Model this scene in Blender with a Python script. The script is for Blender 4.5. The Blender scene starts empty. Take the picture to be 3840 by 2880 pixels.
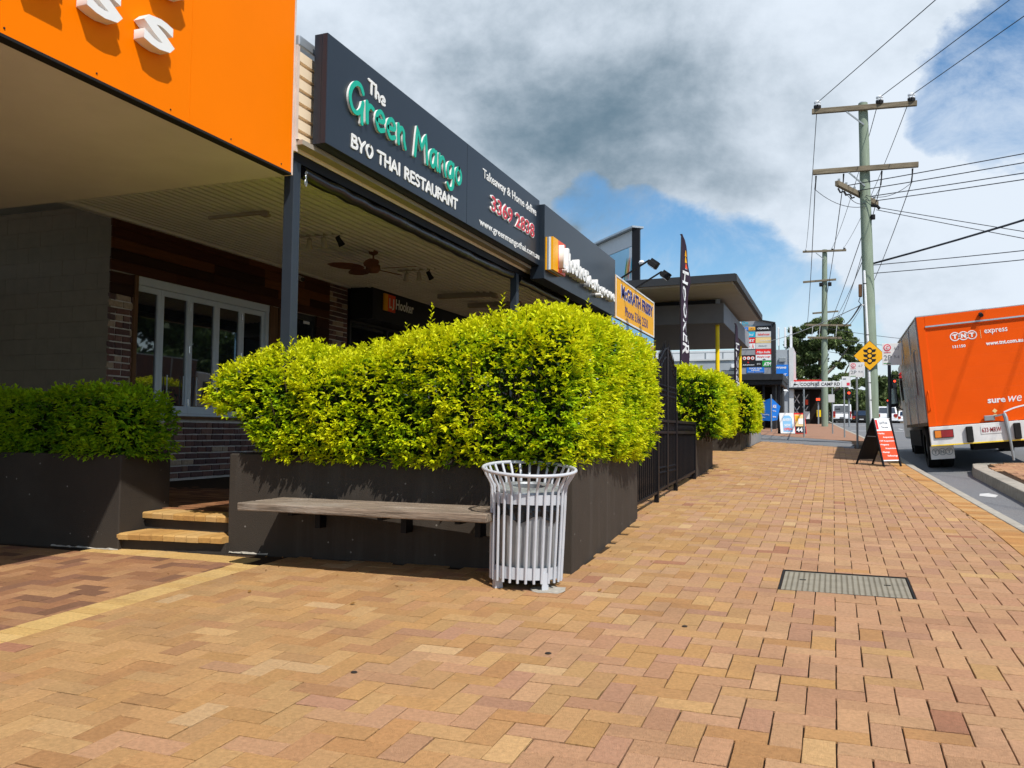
import bpy, bmesh, math, random
import numpy as np
from mathutils import Vector, Matrix, Quaternion, Euler

# ------------------------------------------------------------------ camera, sky, sun, exposure
SC = bpy.context.scene
COL = SC.collection
R = math.radians
random.seed(7)
rng = np.random.default_rng(7)

cam_d = bpy.data.cameras.new('camera')
cam = bpy.data.objects.new('camera', cam_d)
COL.objects.link(cam)
cam_d.sensor_width = 36.0
cam_d.lens = 29.78
cam_d.clip_end = 5000
YAW, PITCH, ROLL = math.atan(694 / 1830), math.atan(101.5 / 1830), 0.010
fw = Vector((-math.sin(YAW) * math.cos(PITCH), math.cos(YAW) * math.cos(PITCH), math.sin(PITCH)))
r0 = Vector((math.cos(YAW), math.sin(YAW), 0))
u0 = r0.cross(fw)
rt = r0 * math.cos(ROLL) + u0 * math.sin(ROLL)
up = u0 * math.cos(ROLL) - r0 * math.sin(ROLL)
cam.matrix_world = Matrix(((rt.x, up.x, -fw.x, 0), (rt.y, up.y, -fw.y, 0), (rt.z, up.z, -fw.z, 1.007), (0, 0, 0, 1)))
SC.camera = cam

SUN_DIR = Vector((-0.54, 0.50, -1.0)).normalized()
sun_d = bpy.data.lights.new('sun', 'SUN')
sun_d.energy = 4.3
sun_d.angle = R(0.53)
sun_d.color = (1.0, 0.96, 0.89)
sun = bpy.data.objects.new('sun', sun_d)
COL.objects.link(sun)
sun.rotation_euler = SUN_DIR.to_track_quat('-Z', 'Y').to_euler()

world = bpy.data.worlds.new('World')
SC.world = world
world.use_nodes = True
WN, WL = world.node_tree.nodes, world.node_tree.links
WN.clear()


def build_sky():
    def nd(t, **k):
        n = WN.new(t)
        for a, b in k.items():
            setattr(n, a, b)
        return n

    def math_(op, a, b=None, clamp=False):
        n = nd('ShaderNodeMath', operation=op, use_clamp=clamp)
        for i, v in enumerate((a, b)):
            if v is None:
                continue
            if isinstance(v, (int, float)):
                n.inputs[i].default_value = v
            else:
                WL.new(v, n.inputs[i])
        return n.outputs[0]

    def smooth(v, lo, hi):
        n = nd('ShaderNodeMapRange', interpolation_type='SMOOTHSTEP')
        n.inputs['From Min'].default_value = lo
        n.inputs['From Max'].default_value = hi
        WL.new(v, n.inputs['Value'])
        return n.outputs['Result']
    out = nd('ShaderNodeOutputWorld')
    sky = nd('ShaderNodeTexSky', sky_type='NISHITA')
    sky.sun_disc = False
    sky.sun_elevation = math.asin(-SUN_DIR.z)
    sky.sun_rotation = math.atan2(-SUN_DIR.x, -SUN_DIR.y)
    sky.air_density = 1.1
    sky.dust_density = 0.2
    sky.ozone_density = 1.2
    bg_sky = nd('ShaderNodeBackground')
    bg_sky.inputs['Strength'].default_value = 0.115
    hs = nd('ShaderNodeHueSaturation')
    hs.inputs['Saturation'].default_value = 1.35
    WL.new(sky.outputs[0], hs.inputs['Color'])
    WL.new(hs.outputs[0], bg_sky.inputs['Color'])
    tc = nd('ShaderNodeTexCoord')
    sep = nd('ShaderNodeSeparateXYZ')
    WL.new(tc.outputs['Generated'], sep.inputs[0])
    comb = nd('ShaderNodeMapping')
    comb.inputs['Scale'].default_value = (1.0, 1.0, 1.35)
    WL.new(tc.outputs['Generated'], comb.inputs[0])

    def noise(scale, detail, rough, off, dist=0.0):
        mp = nd('ShaderNodeMapping')
        mp.inputs['Location'].default_value = off
        WL.new(comb.outputs[0], mp.inputs[0])
        n = nd('ShaderNodeTexNoise')
        n.inputs['Scale'].default_value = scale
        n.inputs['Detail'].default_value = detail
        n.inputs['Roughness'].default_value = rough
        n.inputs['Distortion'].default_value = dist
        WL.new(mp.outputs[0], n.inputs['Vector'])
        return n.outputs['Fac']

    warp = noise(9.0, 8, 0.6, (1.7, 8.2, 3.1))

    def blob(d, width, amp):
        v = nd('ShaderNodeVectorMath', operation='DOT_PRODUCT')
        WL.new(tc.outputs['Generated'], v.inputs[0])
        v.inputs[1].default_value = Vector(d).normalized()
        return math_('MULTIPLY', smooth(v.outputs['Value'], math.cos(R(width * 1.35)), 1.0), amp)

    def total(parts):
        s = parts[0]
        for q in parts[1:]:
            s = math_('ADD', s, q)
        return s
    # cloud cover: broken cumulus everywhere, with this day's large cloud over the street
    def dev(v, amp):
        return math_('MULTIPLY', math_('SUBTRACT', v, 0.5), amp)
    cover = total([dev(noise(4.6, 14, 0.60, (0.35, 0.1, 0.0), 0.2), 1.7), dev(warp, 0.6),
                   blob((-0.42, 0.80, 0.43), 20, 0.50), blob((-0.20, 0.90, 0.36), 20, 0.55), blob((0.02, 0.94, 0.30), 12, 0.40), blob((0.14, 0.965, 0.21), 10, 0.45),
                   blob((-0.08, 0.965, 0.235), 8, 0.45), blob((0.04, 0.985, 0.16), 6, 0.45), blob((-0.25, 0.95, 0.20), 3, 0.25),
                   blob((-0.30, 0.905, 0.293), 3.5, -0.62), blob((-0.235, 0.93, 0.258), 3.6, -0.62), blob((-0.19, 0.955, 0.20), 5, -0.55),
                   blob((-0.115, 0.98, 0.165), 8.5, -0.95), blob((-0.02, 0.99, 0.12), 7, -0.7),
                   blob((0.20, 0.92, 0.33), 9, -0.28), blob((0.08, 0.91, 0.40), 9, -0.22), blob((0.085, 0.935, 0.335), 5, -0.28), blob((0.155, 0.94, 0.295), 5.5, -0.35), blob((0.05, 0.985, 0.13), 5, -0.30)])
    mask = smooth(cover, -0.06, 0.30)
    # cloud shade: thick parts show a grey belly, thin edges are lit white
    dark = total([dev(noise(4.4, 13, 0.60, (4.2, 2.1, 0.7), 0.10), 2.4), math_('MULTIPLY', cover, 0.10),
                  blob((-0.25, 0.895, 0.345), 10.5, 0.50), blob((-0.13, 0.95, 0.275), 8, 0.22),
                  blob((0.075, 0.985, 0.145), 5, 0.35), blob((-0.05, 0.965, 0.26), 5, 0.14),
                  blob((-0.42, 0.80, 0.43), 13, 0.05), blob((-0.05, 0.90, 0.42), 13, -0.20), blob((0.14, 0.96, 0.24), 8, -0.30)])
    dk = smooth(dark, -0.18, 1.12)
    mix = nd('ShaderNodeMix', data_type='RGBA')
    WL.new(dk, mix.inputs['Factor'])
    mix.inputs['A'].default_value = (0.70, 0.775, 0.865, 1)
    mix.inputs['B'].default_value = (0.12, 0.195, 0.26, 1)
    wisp = math_('MULTIPLY', smooth(noise(5.0, 10, 0.66, (9.0, 1.0, 2.0), 0.6), 0.34, 0.68), 0.70)
    bg_cl = nd('ShaderNodeBackground')
    bg_cl.inputs['Strength'].default_value = 0.95
    WL.new(mix.outputs['Result'], bg_cl.inputs['Color'])
    hz = math_('MULTIPLY', math_('SUBTRACT', 1.0, smooth(sep.outputs['Z'], 0.0, 0.11)), 0.85)
    m_all = math_('MINIMUM', total([mask, wisp, hz]), 1.0)
    ms = nd('ShaderNodeMixShader')
    WL.new(m_all, ms.inputs[0])
    WL.new(bg_sky.outputs[0], ms.inputs[1])
    WL.new(bg_cl.outputs[0], ms.inputs[2])
    WL.new(ms.outputs[0], out.inputs['Surface'])


build_sky()
SC.view_settings.view_transform = 'Standard'
SC.view_settings.look = 'None'
SC.view_settings.exposure = 0.25
SC.view_settings.gamma = 1.0
SC.view_settings.use_curve_mapping = False
SC.cycles.max_bounces = 8
SC.cycles.transparent_max_bounces = 8
SC.cycles.use_denoising = True


# ------------------------------------------------------------------ materials
MATS = {}


def mat(name, color=(0.5, 0.5, 0.5), rough=0.7, spec=0.3, amt=0.15, scale=6.0, bump=0.0, bscale=None, metal=0.0, attr=False,
        emit=None, estr=0.0, stain=0.0, stain_col=(0.05, 0.045, 0.04), stain_scale=1.2, stretch=None, detail=6, coat=0.0,
        streak=0.0, transl=0.0, speck=0.0):
    m = bpy.data.materials.new(name)
    m.use_nodes = True
    n, l = m.node_tree.nodes, m.node_tree.links
    p = n['Principled BSDF']
    geo = n.new('ShaderNodeNewGeometry')
    vec = geo.outputs['Position']
    if stretch:
        mp = n.new('ShaderNodeMapping')
        mp.inputs['Scale'].default_value = stretch
        l.new(vec, mp.inputs[0])
        vec = mp.outputs[0]
    nz = n.new('ShaderNodeTexNoise')
    nz.inputs['Scale'].default_value = scale
    nz.inputs['Detail'].default_value = detail
    nz.inputs['Roughness'].default_value = 0.6
    l.new(vec, nz.inputs['Vector'])
    mr = n.new('ShaderNodeMapRange')
    mr.inputs['From Min'].default_value = 0.25
    mr.inputs['From Max'].default_value = 0.75
    mr.inputs['To Min'].default_value = 1 - amt
    mr.inputs['To Max'].default_value = 1 + amt
    l.new(nz.outputs['Fac'], mr.inputs['Value'])
    mul = n.new('ShaderNodeVectorMath')
    mul.operation = 'SCALE'
    if attr:
        at = n.new('ShaderNodeAttribute')
        at.attribute_name = 'tone'
        l.new(at.outputs['Color'], mul.inputs[0])
    else:
        mul.inputs[0].default_value = color
    l.new(mr.outputs[0], mul.inputs['Scale'])
    colr = mul.outputs[0]
    if stain > 0 or streak > 0:
        n2 = n.new('ShaderNodeTexNoise')
        n2.inputs['Scale'].default_value = stain_scale
        n2.inputs['Detail'].default_value = 8
        n2.inputs['Roughness'].default_value = 0.65
        if streak > 0:
            mp2 = n.new('ShaderNodeMapping')
            mp2.inputs['Scale'].default_value = (6, 6, 0.5)
            l.new(geo.outputs['Position'], mp2.inputs[0])
            l.new(mp2.outputs[0], n2.inputs['Vector'])
        else:
            l.new(geo.outputs['Position'], n2.inputs['Vector'])
        m2 = n.new('ShaderNodeMapRange')
        m2.inputs['From Min'].default_value = 0.5
        m2.inputs['From Max'].default_value = 0.75
        m2.inputs['To Max'].default_value = max(stain, streak)
        l.new(n2.outputs['Fac'], m2.inputs['Value'])
        mx = n.new('ShaderNodeMix')
        mx.data_type = 'RGBA'
        l.new(m2.outputs[0], mx.inputs['Factor'])
        l.new(colr, mx.inputs['A'])
        mx.inputs['B'].default_value = (*stain_col, 1)
        colr = mx.outputs['Result']
    if speck > 0:
        vo = n.new('ShaderNodeTexVoronoi')
        vo.inputs['Scale'].default_value = 9.0
        l.new(geo.outputs['Position'], vo.inputs['Vector'])
        m3 = n.new('ShaderNodeMapRange')
        m3.inputs['From Min'].default_value = 0.075
        m3.inputs['From Max'].default_value = 0.055
        m3.inputs['To Max'].default_value = speck
        l.new(vo.outputs['Distance'], m3.inputs['Value'])
        mx3 = n.new('ShaderNodeMix')
        mx3.data_type = 'RGBA'
        l.new(m3.outputs[0], mx3.inputs['Factor'])
        l.new(colr, mx3.inputs['A'])
        mx3.inputs['B'].default_value = (0.32, 0.30, 0.27, 1)
        colr = mx3.outputs['Result']
    l.new(colr, p.inputs['Base Color'])
    p.inputs['Roughness'].default_value = rough
    p.inputs['Specular IOR Level'].default_value = spec
    p.inputs['Metallic'].default_value = metal
    if coat:
        p.inputs['Coat Weight'].default_value = coat
        p.inputs['Coat Roughness'].default_value = 0.08
    if bump > 0:
        n3 = n.new('ShaderNodeTexNoise')
        n3.inputs['Scale'].default_value = bscale or scale * 6
        n3.inputs['Detail'].default_value = 5
        l.new(vec, n3.inputs['Vector'])
        b = n.new('ShaderNodeBump')
        b.inputs['Strength'].default_value = bump
        b.inputs['Distance'].default_value = 0.01
        l.new(n3.outputs['Fac'], b.inputs['Height'])
        l.new(b.outputs[0], p.inputs['Normal'])
    if emit:
        p.inputs['Emission Color'].default_value = (*emit, 1)
        p.inputs['Emission Strength'].default_value = estr
    if transl > 0:
        tr = n.new('ShaderNodeBsdfTranslucent')
        l.new(colr, tr.inputs['Color'])
        ms = n.new('ShaderNodeMixShader')
        ms.inputs[0].default_value = transl
        l.new(p.outputs[0], ms.inputs[1])
        l.new(tr.outputs[0], ms.inputs[2])
        l.new(ms.outputs[0], n['Material Output'].inputs['Surface'])
    MATS[name] = m
    return m


def glass_mat(name, tint=(0.012, 0.014, 0.017), rough=0.02):
    m = mat(name, tint, rough, 0.9, amt=0.1, scale=1.5)
    p = m.node_tree.nodes['Principled BSDF']
    p.inputs['IOR'].default_value = 1.9
    return m


M = dict(
    paver=mat('paver clay', attr=True, rough=0.9, spec=0.15, amt=0.20, scale=55, bump=0.8, bscale=190, stain=0.38, stain_col=(0.17, 0.10, 0.06), stain_scale=1.6),
    joint=mat('joint sand', (0.045, 0.029, 0.018), 0.95, 0.1, 0.4, 40),
    brick=mat('old brick', attr=True, rough=0.9, spec=0.15, amt=0.25, scale=30, bump=0.6, bscale=90),
    grout=mat('grey grout', (0.36, 0.33, 0.28), 0.95, 0.1, 0.3, 30, bump=0.4),
    mortar=mat('lime mortar', (0.52, 0.47, 0.42), 0.95, 0.1, 0.15, 30, bump=0.4),
    asphalt=mat('asphalt', (0.165, 0.168, 0.175), 0.9, 0.25, 0.40, 60, bump=0.7, bscale=160, stain=0.6, stain_col=(0.22, 0.20, 0.175), stain_scale=0.8),
    concrete=mat('kerb concrete', (0.34, 0.31, 0.26), 0.9, 0.2, 0.2, 12, bump=0.4, stain=0.45, stain_col=(0.11, 0.10, 0.085), stain_scale=1.6),
    ground=mat('dry ground', (0.10, 0.10, 0.055), 0.95, 0.1, 0.4, 0.3),
    white_line=mat('road paint', (0.52, 0.52, 0.51), 0.8, 0.2, 0.15, 10),
    charcoal=mat('charcoal render', (0.042, 0.034, 0.027), 0.82, 0.25, 0.10, 3.0, bump=0.30, bscale=120, stain=0.4, stain_col=(0.078, 0.068, 0.058), stain_scale=1.1, streak=0.0, speck=0.5),
    charcoal2=mat('charcoal paint streaked', (0.045, 0.036, 0.028), 0.8, 0.25, 0.10, 3.0, bump=0.3, bscale=120, streak=0.40, stain_col=(0.10, 0.09, 0.08), stain_scale=1.0, speck=0.55),
    soil=mat('potting soil', (0.03, 0.022, 0.016), 1.0, 0.1, 0.4, 30, bump=0.6),
    timber=mat('weathered timber', (0.23, 0.18, 0.135), 0.88, 0.12, 0.7, 4, bump=0.7, stretch=(0.7, 14, 14), stain=0.55, stain_col=(0.42, 0.38, 0.33), stain_scale=3.0),
    black_steel=mat('black painted steel', (0.006, 0.006, 0.008), 0.5, 0.2, 0.1, 4),
    post_steel=mat('blue-black post paint', (0.022, 0.030, 0.042), 0.5, 0.4, 0.1, 4),
    white_steel=mat('pale grey powder coat', (0.47, 0.49, 0.525), 0.42, 0.4, 0.08, 5, stain=0.15, stain_col=(0.40, 0.37, 0.33), stain_scale=6),
    galv=mat('galvanised steel', (0.33, 0.35, 0.36), 0.5, 0.5, 0.5, 3, metal=0.55, stretch=(6, 6, 0.7), stain=0.4, stain_col=(0.18, 0.18, 0.18), stain_scale=4),
    bag=mat('black plastic bag', (0.008, 0.008, 0.009), 0.25, 0.6, 0.1, 5, bump=0.9, bscale=30),
    orange=mat('orange sign panel', (0.90, 0.195, 0.0), 0.5, 0.04, 0.03, 1.0, bump=0.04, bscale=0.8, stain=0.06, stain_col=(0.6, 0.14, 0.0)),
    orange_edge=mat('pale sign edge', (0.66, 0.52, 0.44), 0.6, 0.3),
    white_acrylic=mat('white acrylic', (0.80, 0.79, 0.76), 0.35, 0.4, 0.03, 4, stain=0.10, stain_col=(0.55, 0.47, 0.38), stain_scale=5),
    soffit=mat('painted soffit', (0.61, 0.60, 0.58), 0.85, 0.2, 0.10, 1.0, bump=0.1),
    soffit_tan=mat('tan soffit lining', (0.36, 0.31, 0.25), 0.8, 0.2, 0.08, 2),
    ceiling=mat('painted corrugated sheet', (0.68, 0.68, 0.66), 0.6, 0.3, 0.08, 2, stain=0.15, stain_col=(0.3, 0.26, 0.2)),
    beige=mat('beige cladding', (0.86, 0.68, 0.47), 0.65, 0.3, 0.05, 4),
    flashing=mat('galvanised flashing', (0.45, 0.48, 0.50), 0.4, 0.5, 0.1, 3, metal=0.6),
    sign_navy=mat('dark navy sign face', (0.015, 0.022, 0.032), 0.34, 0.40, 0.12, 0.8, bump=0.25, bscale=1.6),
    teal=mat('teal acrylic', (0.0, 0.40, 0.27), 0.4, 0.4, 0.04),
    red_acrylic=mat('red acrylic', (0.60, 0.028, 0.045), 0.4, 0.4, 0.05),
    yellow_acrylic=mat('amber acrylic', (0.88, 0.40, 0.0), 0.4, 0.4, 0.05),
    logo_red=mat('orange red acrylic', (0.80, 0.085, 0.018), 0.4, 0.4, 0.05),
    block=mat('grey painted block', (0.215, 0.185, 0.135), 0.9, 0.15, 0.10, 6, bump=0.3),
    cladding=mat('dark timber cladding', attr=True, rough=0.7, spec=0.2, amt=0.35, scale=4, stretch=(8, 0.8, 12), bump=0.2),
    alu=mat('pale grey aluminium', (0.52, 0.58, 0.63), 0.5, 0.4, 0.05),
    alu_dark=mat('dark aluminium', (0.02, 0.02, 0.022), 0.5, 0.4, 0.05),
    glass=glass_mat('window glass'),
    interior=mat('dim interior', (0.02, 0.016, 0.013), 0.9, 0.1, 0.3, 2),
    jamb=mat('brown timber jamb', (0.13, 0.065, 0.03), 0.7, 0.2, 0.3, 4, stretch=(8, 8, 0.8)),
    blind=mat('rolled clear blind', (0.010, 0.010, 0.012), 0.28, 0.6, 0.2, 3, bump=0.6, bscale=9),
    fan=mat('dark fan timber', (0.16, 0.065, 0.035), 0.6, 0.25, 0.3, 12),
    spot=mat('cream lamp metal', (0.42, 0.38, 0.31), 0.5, 0.4, 0.05),
    terracotta=mat('step brick', attr=True, rough=0.85, spec=0.2, amt=0.15, scale=25, bump=0.4),
    leaf=mat('hedge leaf', attr=True, rough=0.55, spec=0.15, amt=0.12, scale=9, transl=0.38),
    twig=mat('twig bark', (0.06, 0.042, 0.026), 0.9, 0.1, 0.3, 20),
    pole=mat('treated timber pole', (0.235, 0.285, 0.215), 0.85, 0.15, 0.20, 3, bump=0.3, stretch=(5, 5, 0.6), stain=0.2, stain_col=(0.16, 0.14, 0.09)),
    arm=mat('weathered crossarm', (0.20, 0.165, 0.115), 0.9, 0.1, 0.4, 4, stretch=(0.8, 6, 6), stain=0.35, stain_col=(0.10, 0.07, 0.055), stain_scale=3),
    porcelain=mat('porcelain', (0.75, 0.77, 0.80), 0.25, 0.5, 0.03),
    wire=mat('cable', (0.035, 0.04, 0.05), 0.6, 0.3, 0.1),
    steel_grey=mat('grey galvanised post', (0.26, 0.285, 0.30), 0.5, 0.4, 0.1, 4, metal=0.3),
    sign_white=mat('white sign sheet', (0.74, 0.75, 0.76), 0.4, 0.4, 0.03),
    sign_black=mat('black sign print', (0.012, 0.012, 0.013), 0.5, 0.3, 0.05),
    sign_amber=mat('amber sign sheet', (0.88, 0.42, 0.004), 0.45, 0.4, 0.04),
    sign_blue=mat('blue sign sheet', (0.012, 0.17, 0.62), 0.45, 0.4, 0.05),
    sky_blue=mat('light blue sign sheet', (0.22, 0.47, 0.72), 0.5, 0.3, 0.05),
    sign_red=mat('red sign sheet', (0.70, 0.022, 0.018), 0.45, 0.4, 0.05),
    sign_scarlet=mat('scarlet print', (0.78, 0.065, 0.012), 0.45, 0.4, 0.05),
    sign_green=mat('green sign print', (0.02, 0.30, 0.05), 0.5, 0.3, 0.05),
    sign_navy_ink=mat('navy ink', (0.018, 0.016, 0.17), 0.5, 0.3, 0.05),
    sign_cream=mat('cream print', (0.74, 0.55, 0.25), 0.5, 0.3, 0.05),
    sign_grey=mat('mid grey print', (0.22, 0.24, 0.27), 0.5, 0.3, 0.05),
    sign_cyan=mat('cyan print', (0.02, 0.40, 0.58), 0.5, 0.3, 0.05),
    sign_pink=mat('red ring print', (0.72, 0.05, 0.09), 0.5, 0.3, 0.05),
    flag=mat('aubergine banner cloth', (0.042, 0.028, 0.045), 0.8, 0.1, 0.12, 3, bump=0.3, bscale=8),
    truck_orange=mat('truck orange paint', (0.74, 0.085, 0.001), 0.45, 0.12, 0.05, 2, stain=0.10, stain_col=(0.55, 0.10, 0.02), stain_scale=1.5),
    truck_side=mat('truck side panel', (0.14, 0.085, 0.075), 0.24, 0.30, 0.35, 0.9, metal=0.0, stain=0.7, stain_col=(0.22, 0.07, 0.03), stain_scale=0.9),  # red-brown base and orange blotches imitate reflections in the panel
    truck_white=mat('truck white paint', (0.66, 0.66, 0.65), 0.45, 0.4, 0.10, 5, stain=0.2, stain_col=(0.40, 0.33, 0.26), stain_scale=3),
    rubber=mat('tyre rubber', (0.016, 0.016, 0.016), 0.9, 0.2, 0.2, 10),
    chassis=mat('dark chassis', (0.015, 0.015, 0.016), 0.8, 0.2, 0.2, 5),
    chrome=mat('bright metal', (0.6, 0.6, 0.6), 0.25, 0.5, 0.05, metal=0.9),
    lamp_red=mat('red lens', (0.28, 0.01, 0.012), 0.2, 0.5, 0.05),
    lamp_amber=mat('amber lens', (0.70, 0.20, 0.01), 0.2, 0.5, 0.05),
    signal_red=mat('lit red signal', (0.5, 0.02, 0.01), 0.4, 0.3, 0.02, emit=(1.0, 0.06, 0.02), estr=2.5),
    car_white=mat('white car paint', (0.78, 0.78, 0.79), 0.25, 0.5, 0.03, coat=0.4),
    dark_render=mat('dark grey render', (0.15, 0.142, 0.147), 0.8, 0.25, 0.08, 3),
    mid_render=mat('mid grey render', (0.26, 0.27, 0.29), 0.75, 0.3, 0.08, 3),
    roof_dark=mat('dark roof sheet', (0.022, 0.023, 0.025), 0.55, 0.35, 0.1, 3),
    yellow=mat('yellow column paint', (0.90, 0.62, 0.0), 0.45, 0.35, 0.04),
    grey_build=mat('pale grey building', (0.33, 0.36, 0.39), 0.8, 0.2, 0.08, 1.5),
    pale_build=mat('off-white building', (0.55, 0.56, 0.56), 0.8, 0.2, 0.08, 1.5),
    far_paving=mat('far brick paving', (0.30, 0.165, 0.105), 0.9, 0.15, 0.2, 6),
    grey_block=mat('grey low wall', (0.26, 0.26, 0.26), 0.85, 0.2, 0.12, 5, bump=0.2),
    tree_leaf=mat('gum leaf', attr=True, rough=0.6, spec=0.2, amt=0.2, scale=1.2, transl=0.2),
    bark=mat('gum bark', (0.20, 0.16, 0.125), 0.9, 0.1, 0.3, 3),
    board_blue=mat('billboard sky print', (0.36, 0.66, 0.86), 0.5, 0.3, 0.10, 0.8),
    frame_grey=mat('billboard frame paint', (0.52, 0.54, 0.56), 0.5, 0.4, 0.05),
    fence=mat('fence timber', (0.16, 0.125, 0.09), 0.9, 0.1, 0.3, 3),
    tread=mat('pit lid tread plate', (0.27, 0.24, 0.18), 0.6, 0.35, 0.2, 10, metal=0.2, stain=0.3, stain_col=(0.2, 0.19, 0.15)),
    mirror=mat('mirror glass', (0.35, 0.45, 0.45), 0.08, 0.6, 0.05, metal=0.9),
    dirt=mat('dark gum spot', (0.03, 0.024, 0.02), 0.9, 0.2, 0.2),
    litter=mat('dry leaf', (0.24, 0.12, 0.03), 0.8, 0.2, 0.3, 30),
)


# ------------------------------------------------------------------ geometry helpers
def world_off(parent):
    v = Vector((0, 0, 0))
    while parent is not None:
        v += parent.location
        parent = parent.parent
    return v


class MB:
    """collects polygons; build() links them as ONE mesh object"""

    def __init__(self):
        self.v, self.f, self.t = [], [], []

    def add(self, vs, fs, tone=None):
        o = len(self.v)
        self.v.extend([tuple(p) for p in vs])
        self.f.extend([tuple(i + o for i in f) for f in fs])
        self.t.extend([tone or (1, 1, 1)] * len(fs))
        return self

    def box(self, x0, x1, y0, y1, z0, z1, tone=None):
        vs = [(x, y, z) for z in (z0, z1) for y in (y0, y1) for x in (x0, x1)]
        return self.add(vs, [(0, 2, 3, 1), (4, 5, 7, 6), (0, 1, 5, 4), (2, 6, 7, 3), (0, 4, 6, 2), (1, 3, 7, 5)], tone)

    def obox(self, c, ax, ay, az, tone=None):
        c, ax, ay, az = map(Vector, (c, ax, ay, az))
        vs = [c + ax * a + ay * b + az * d for d in (-1, 1) for b in (-1, 1) for a in (-1, 1)]
        return self.add(vs, [(0, 2, 3, 1), (4, 5, 7, 6), (0, 1, 5, 4), (2, 6, 7, 3), (0, 4, 6, 2), (1, 3, 7, 5)], tone)

    def bar(self, p0, p1, w, h, upv=(0, 0, 1)):
        p0, p1 = Vector(p0), Vector(p1)
        d = p1 - p0
        a = d.normalized()
        s = a.cross(Vector(upv))
        if s.length < 1e-4:
            s = a.cross(Vector((1, 0, 0)))
        s.normalize()
        u = s.cross(a)
        return self.obox((p0 + p1) / 2, d / 2, s * w / 2, u * h / 2)

    def cyl(self, p0, p1, ra, rb=None, n=12, cap=True):
        return self.tube([p0, p1], [ra, ra if rb is None else rb], n, cap)

    def tube(self, path, rad, n=8, cap=True, closed=False):
        P = [Vector(p) for p in path]
        if not isinstance(rad, (list, tuple)):
            rad = [rad] * len(P)
        o = len(self.v)
        prev = None
        L = len(P)
        for i, p in enumerate(P):
            if closed:
                t = P[(i + 1) % L] - P[i - 1]
            else:
                t = P[min(i + 1, L - 1)] - P[max(i - 1, 0)]
            t.normalize()
            if prev is None:
                ref = Vector((0, 0, 1)) if abs(t.z) < 0.9 else Vector((1, 0, 0))
                s = t.cross(ref).normalized()
            else:
                s = (prev - t * prev.dot(t)).normalized()
            prev = s
            u = t.cross(s)
            for k in range(n):
                a = 2 * math.pi * k / n
                self.v.append(tuple(p + (s * math.cos(a) + u * math.sin(a)) * rad[i]))
        fs = []
        rings = L if closed else L - 1
        for i in range(rings):
            j = (i + 1) % L
            for k in range(n):
                k2 = (k + 1) % n
                fs.append((o + i * n + k, o + i * n + k2, o + j * n + k2, o + j * n + k))
        if cap and not closed:
            fs.append(tuple(o + k for k in range(n))[::-1])
            fs.append(tuple(o + (L - 1) * n + k for k in range(n)))
        self.f.extend(fs)
        self.t.extend([(1, 1, 1)] * len(fs))
        return self

    def lathe(self, prof, c, n=32, closed=False):
        o = len(self.v)
        c = Vector(c)
        for r, z in prof:
            for k in range(n):
                a = 2 * math.pi * k / n
                self.v.append((c.x + r * math.cos(a), c.y + r * math.sin(a), c.z + z))
        fs = []
        L = len(prof)
        for i in range(L if closed else L - 1):
            j = (i + 1) % L
            for k in range(n):
                k2 = (k + 1) % n
                fs.append((o + i * n + k, o + i * n + k2, o + j * n + k2, o + j * n + k))
        self.f.extend(fs)
        self.t.extend([(1, 1, 1)] * len(fs))
        return self

    def prism(self, poly, d):
        """poly: planar 3-D polygon, d: extrusion vector"""
        d = Vector(d)
        n = len(poly)
        P = [Vector(p) for p in poly]
        vs = P + [p + d for p in P]
        fs = [tuple(range(n))[::-1], tuple(range(n, 2 * n))] + [(i, (i + 1) % n, n + (i + 1) % n, n + i) for i in range(n)]
        return self.add(vs, fs)

    def build(self, name, m, parent=None, smooth=False, bevel=0.0, local=False, attr=False, loc=None, seg=2):
        me = bpy.data.meshes.new(name)
        off = Vector((0, 0, 0)) if local else world_off(parent)
        if loc is not None:
            off = off + Vector(loc)
        me.from_pydata([(p[0] - off.x, p[1] - off.y, p[2] - off.z) for p in self.v], [], self.f)
        me.materials.append(m)
        if attr:
            ca = me.color_attributes.new('tone', 'FLOAT_COLOR', 'CORNER')
            arr = np.ones((len(me.loops), 4), dtype=np.float32)
            k = 0
            for pi, f in enumerate(self.f):
                arr[k:k + len(f), :3] = self.t[pi]
                k += len(f)
            ca.data.foreach_set('color', arr.ravel())
        me.validate()
        fixn(me)
        o = bpy.data.objects.new(name, me)
        COL.objects.link(o)
        o.parent = parent
        if loc is not None:
            o.location = loc
        if smooth:
            me.polygons.foreach_set('use_smooth', [True] * len(me.polygons))
            if smooth != 'full':
                me.set_sharp_from_angle(angle=R(40))
        if bevel:
            b = o.modifiers.new('bevel', 'BEVEL')
            b.width = bevel
            b.segments = seg
            b.limit_method = 'ANGLE'
            b.angle_limit = R(35)
        return o


def fixn(me):
    bm = bmesh.new()
    bm.from_mesh(me)
    bmesh.ops.recalc_face_normals(bm, faces=bm.faces)
    bm.to_mesh(me)
    bm.free()


def thing(name, label, cat, loc=(0, 0, 0), group=None, rot=None):
    o = bpy.data.objects.new(name, None)
    COL.objects.link(o)
    o.location = loc
    o.empty_display_size = 0.2
    if rot:
        o.rotation_euler = rot
    return tag(o, label, cat, group)


def tag(o, label, cat, group=None):
    o['label'] = label
    o['category'] = cat
    if group:
        o['group'] = group
    return o


def struct(o):
    o['kind'] = 'structure'
    return o


def stuff(o):
    o['kind'] = 'stuff'
    return o


def inst(me, name, parent, loc, rot=None):
    """a copy of a piece that shares its mesh; loc is in world space"""
    o = bpy.data.objects.new(name, me)
    COL.objects.link(o)
    o.parent = parent
    o.location = Vector(loc) - world_off(parent)
    if rot is not None:
        o.rotation_euler = rot
    return o


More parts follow.
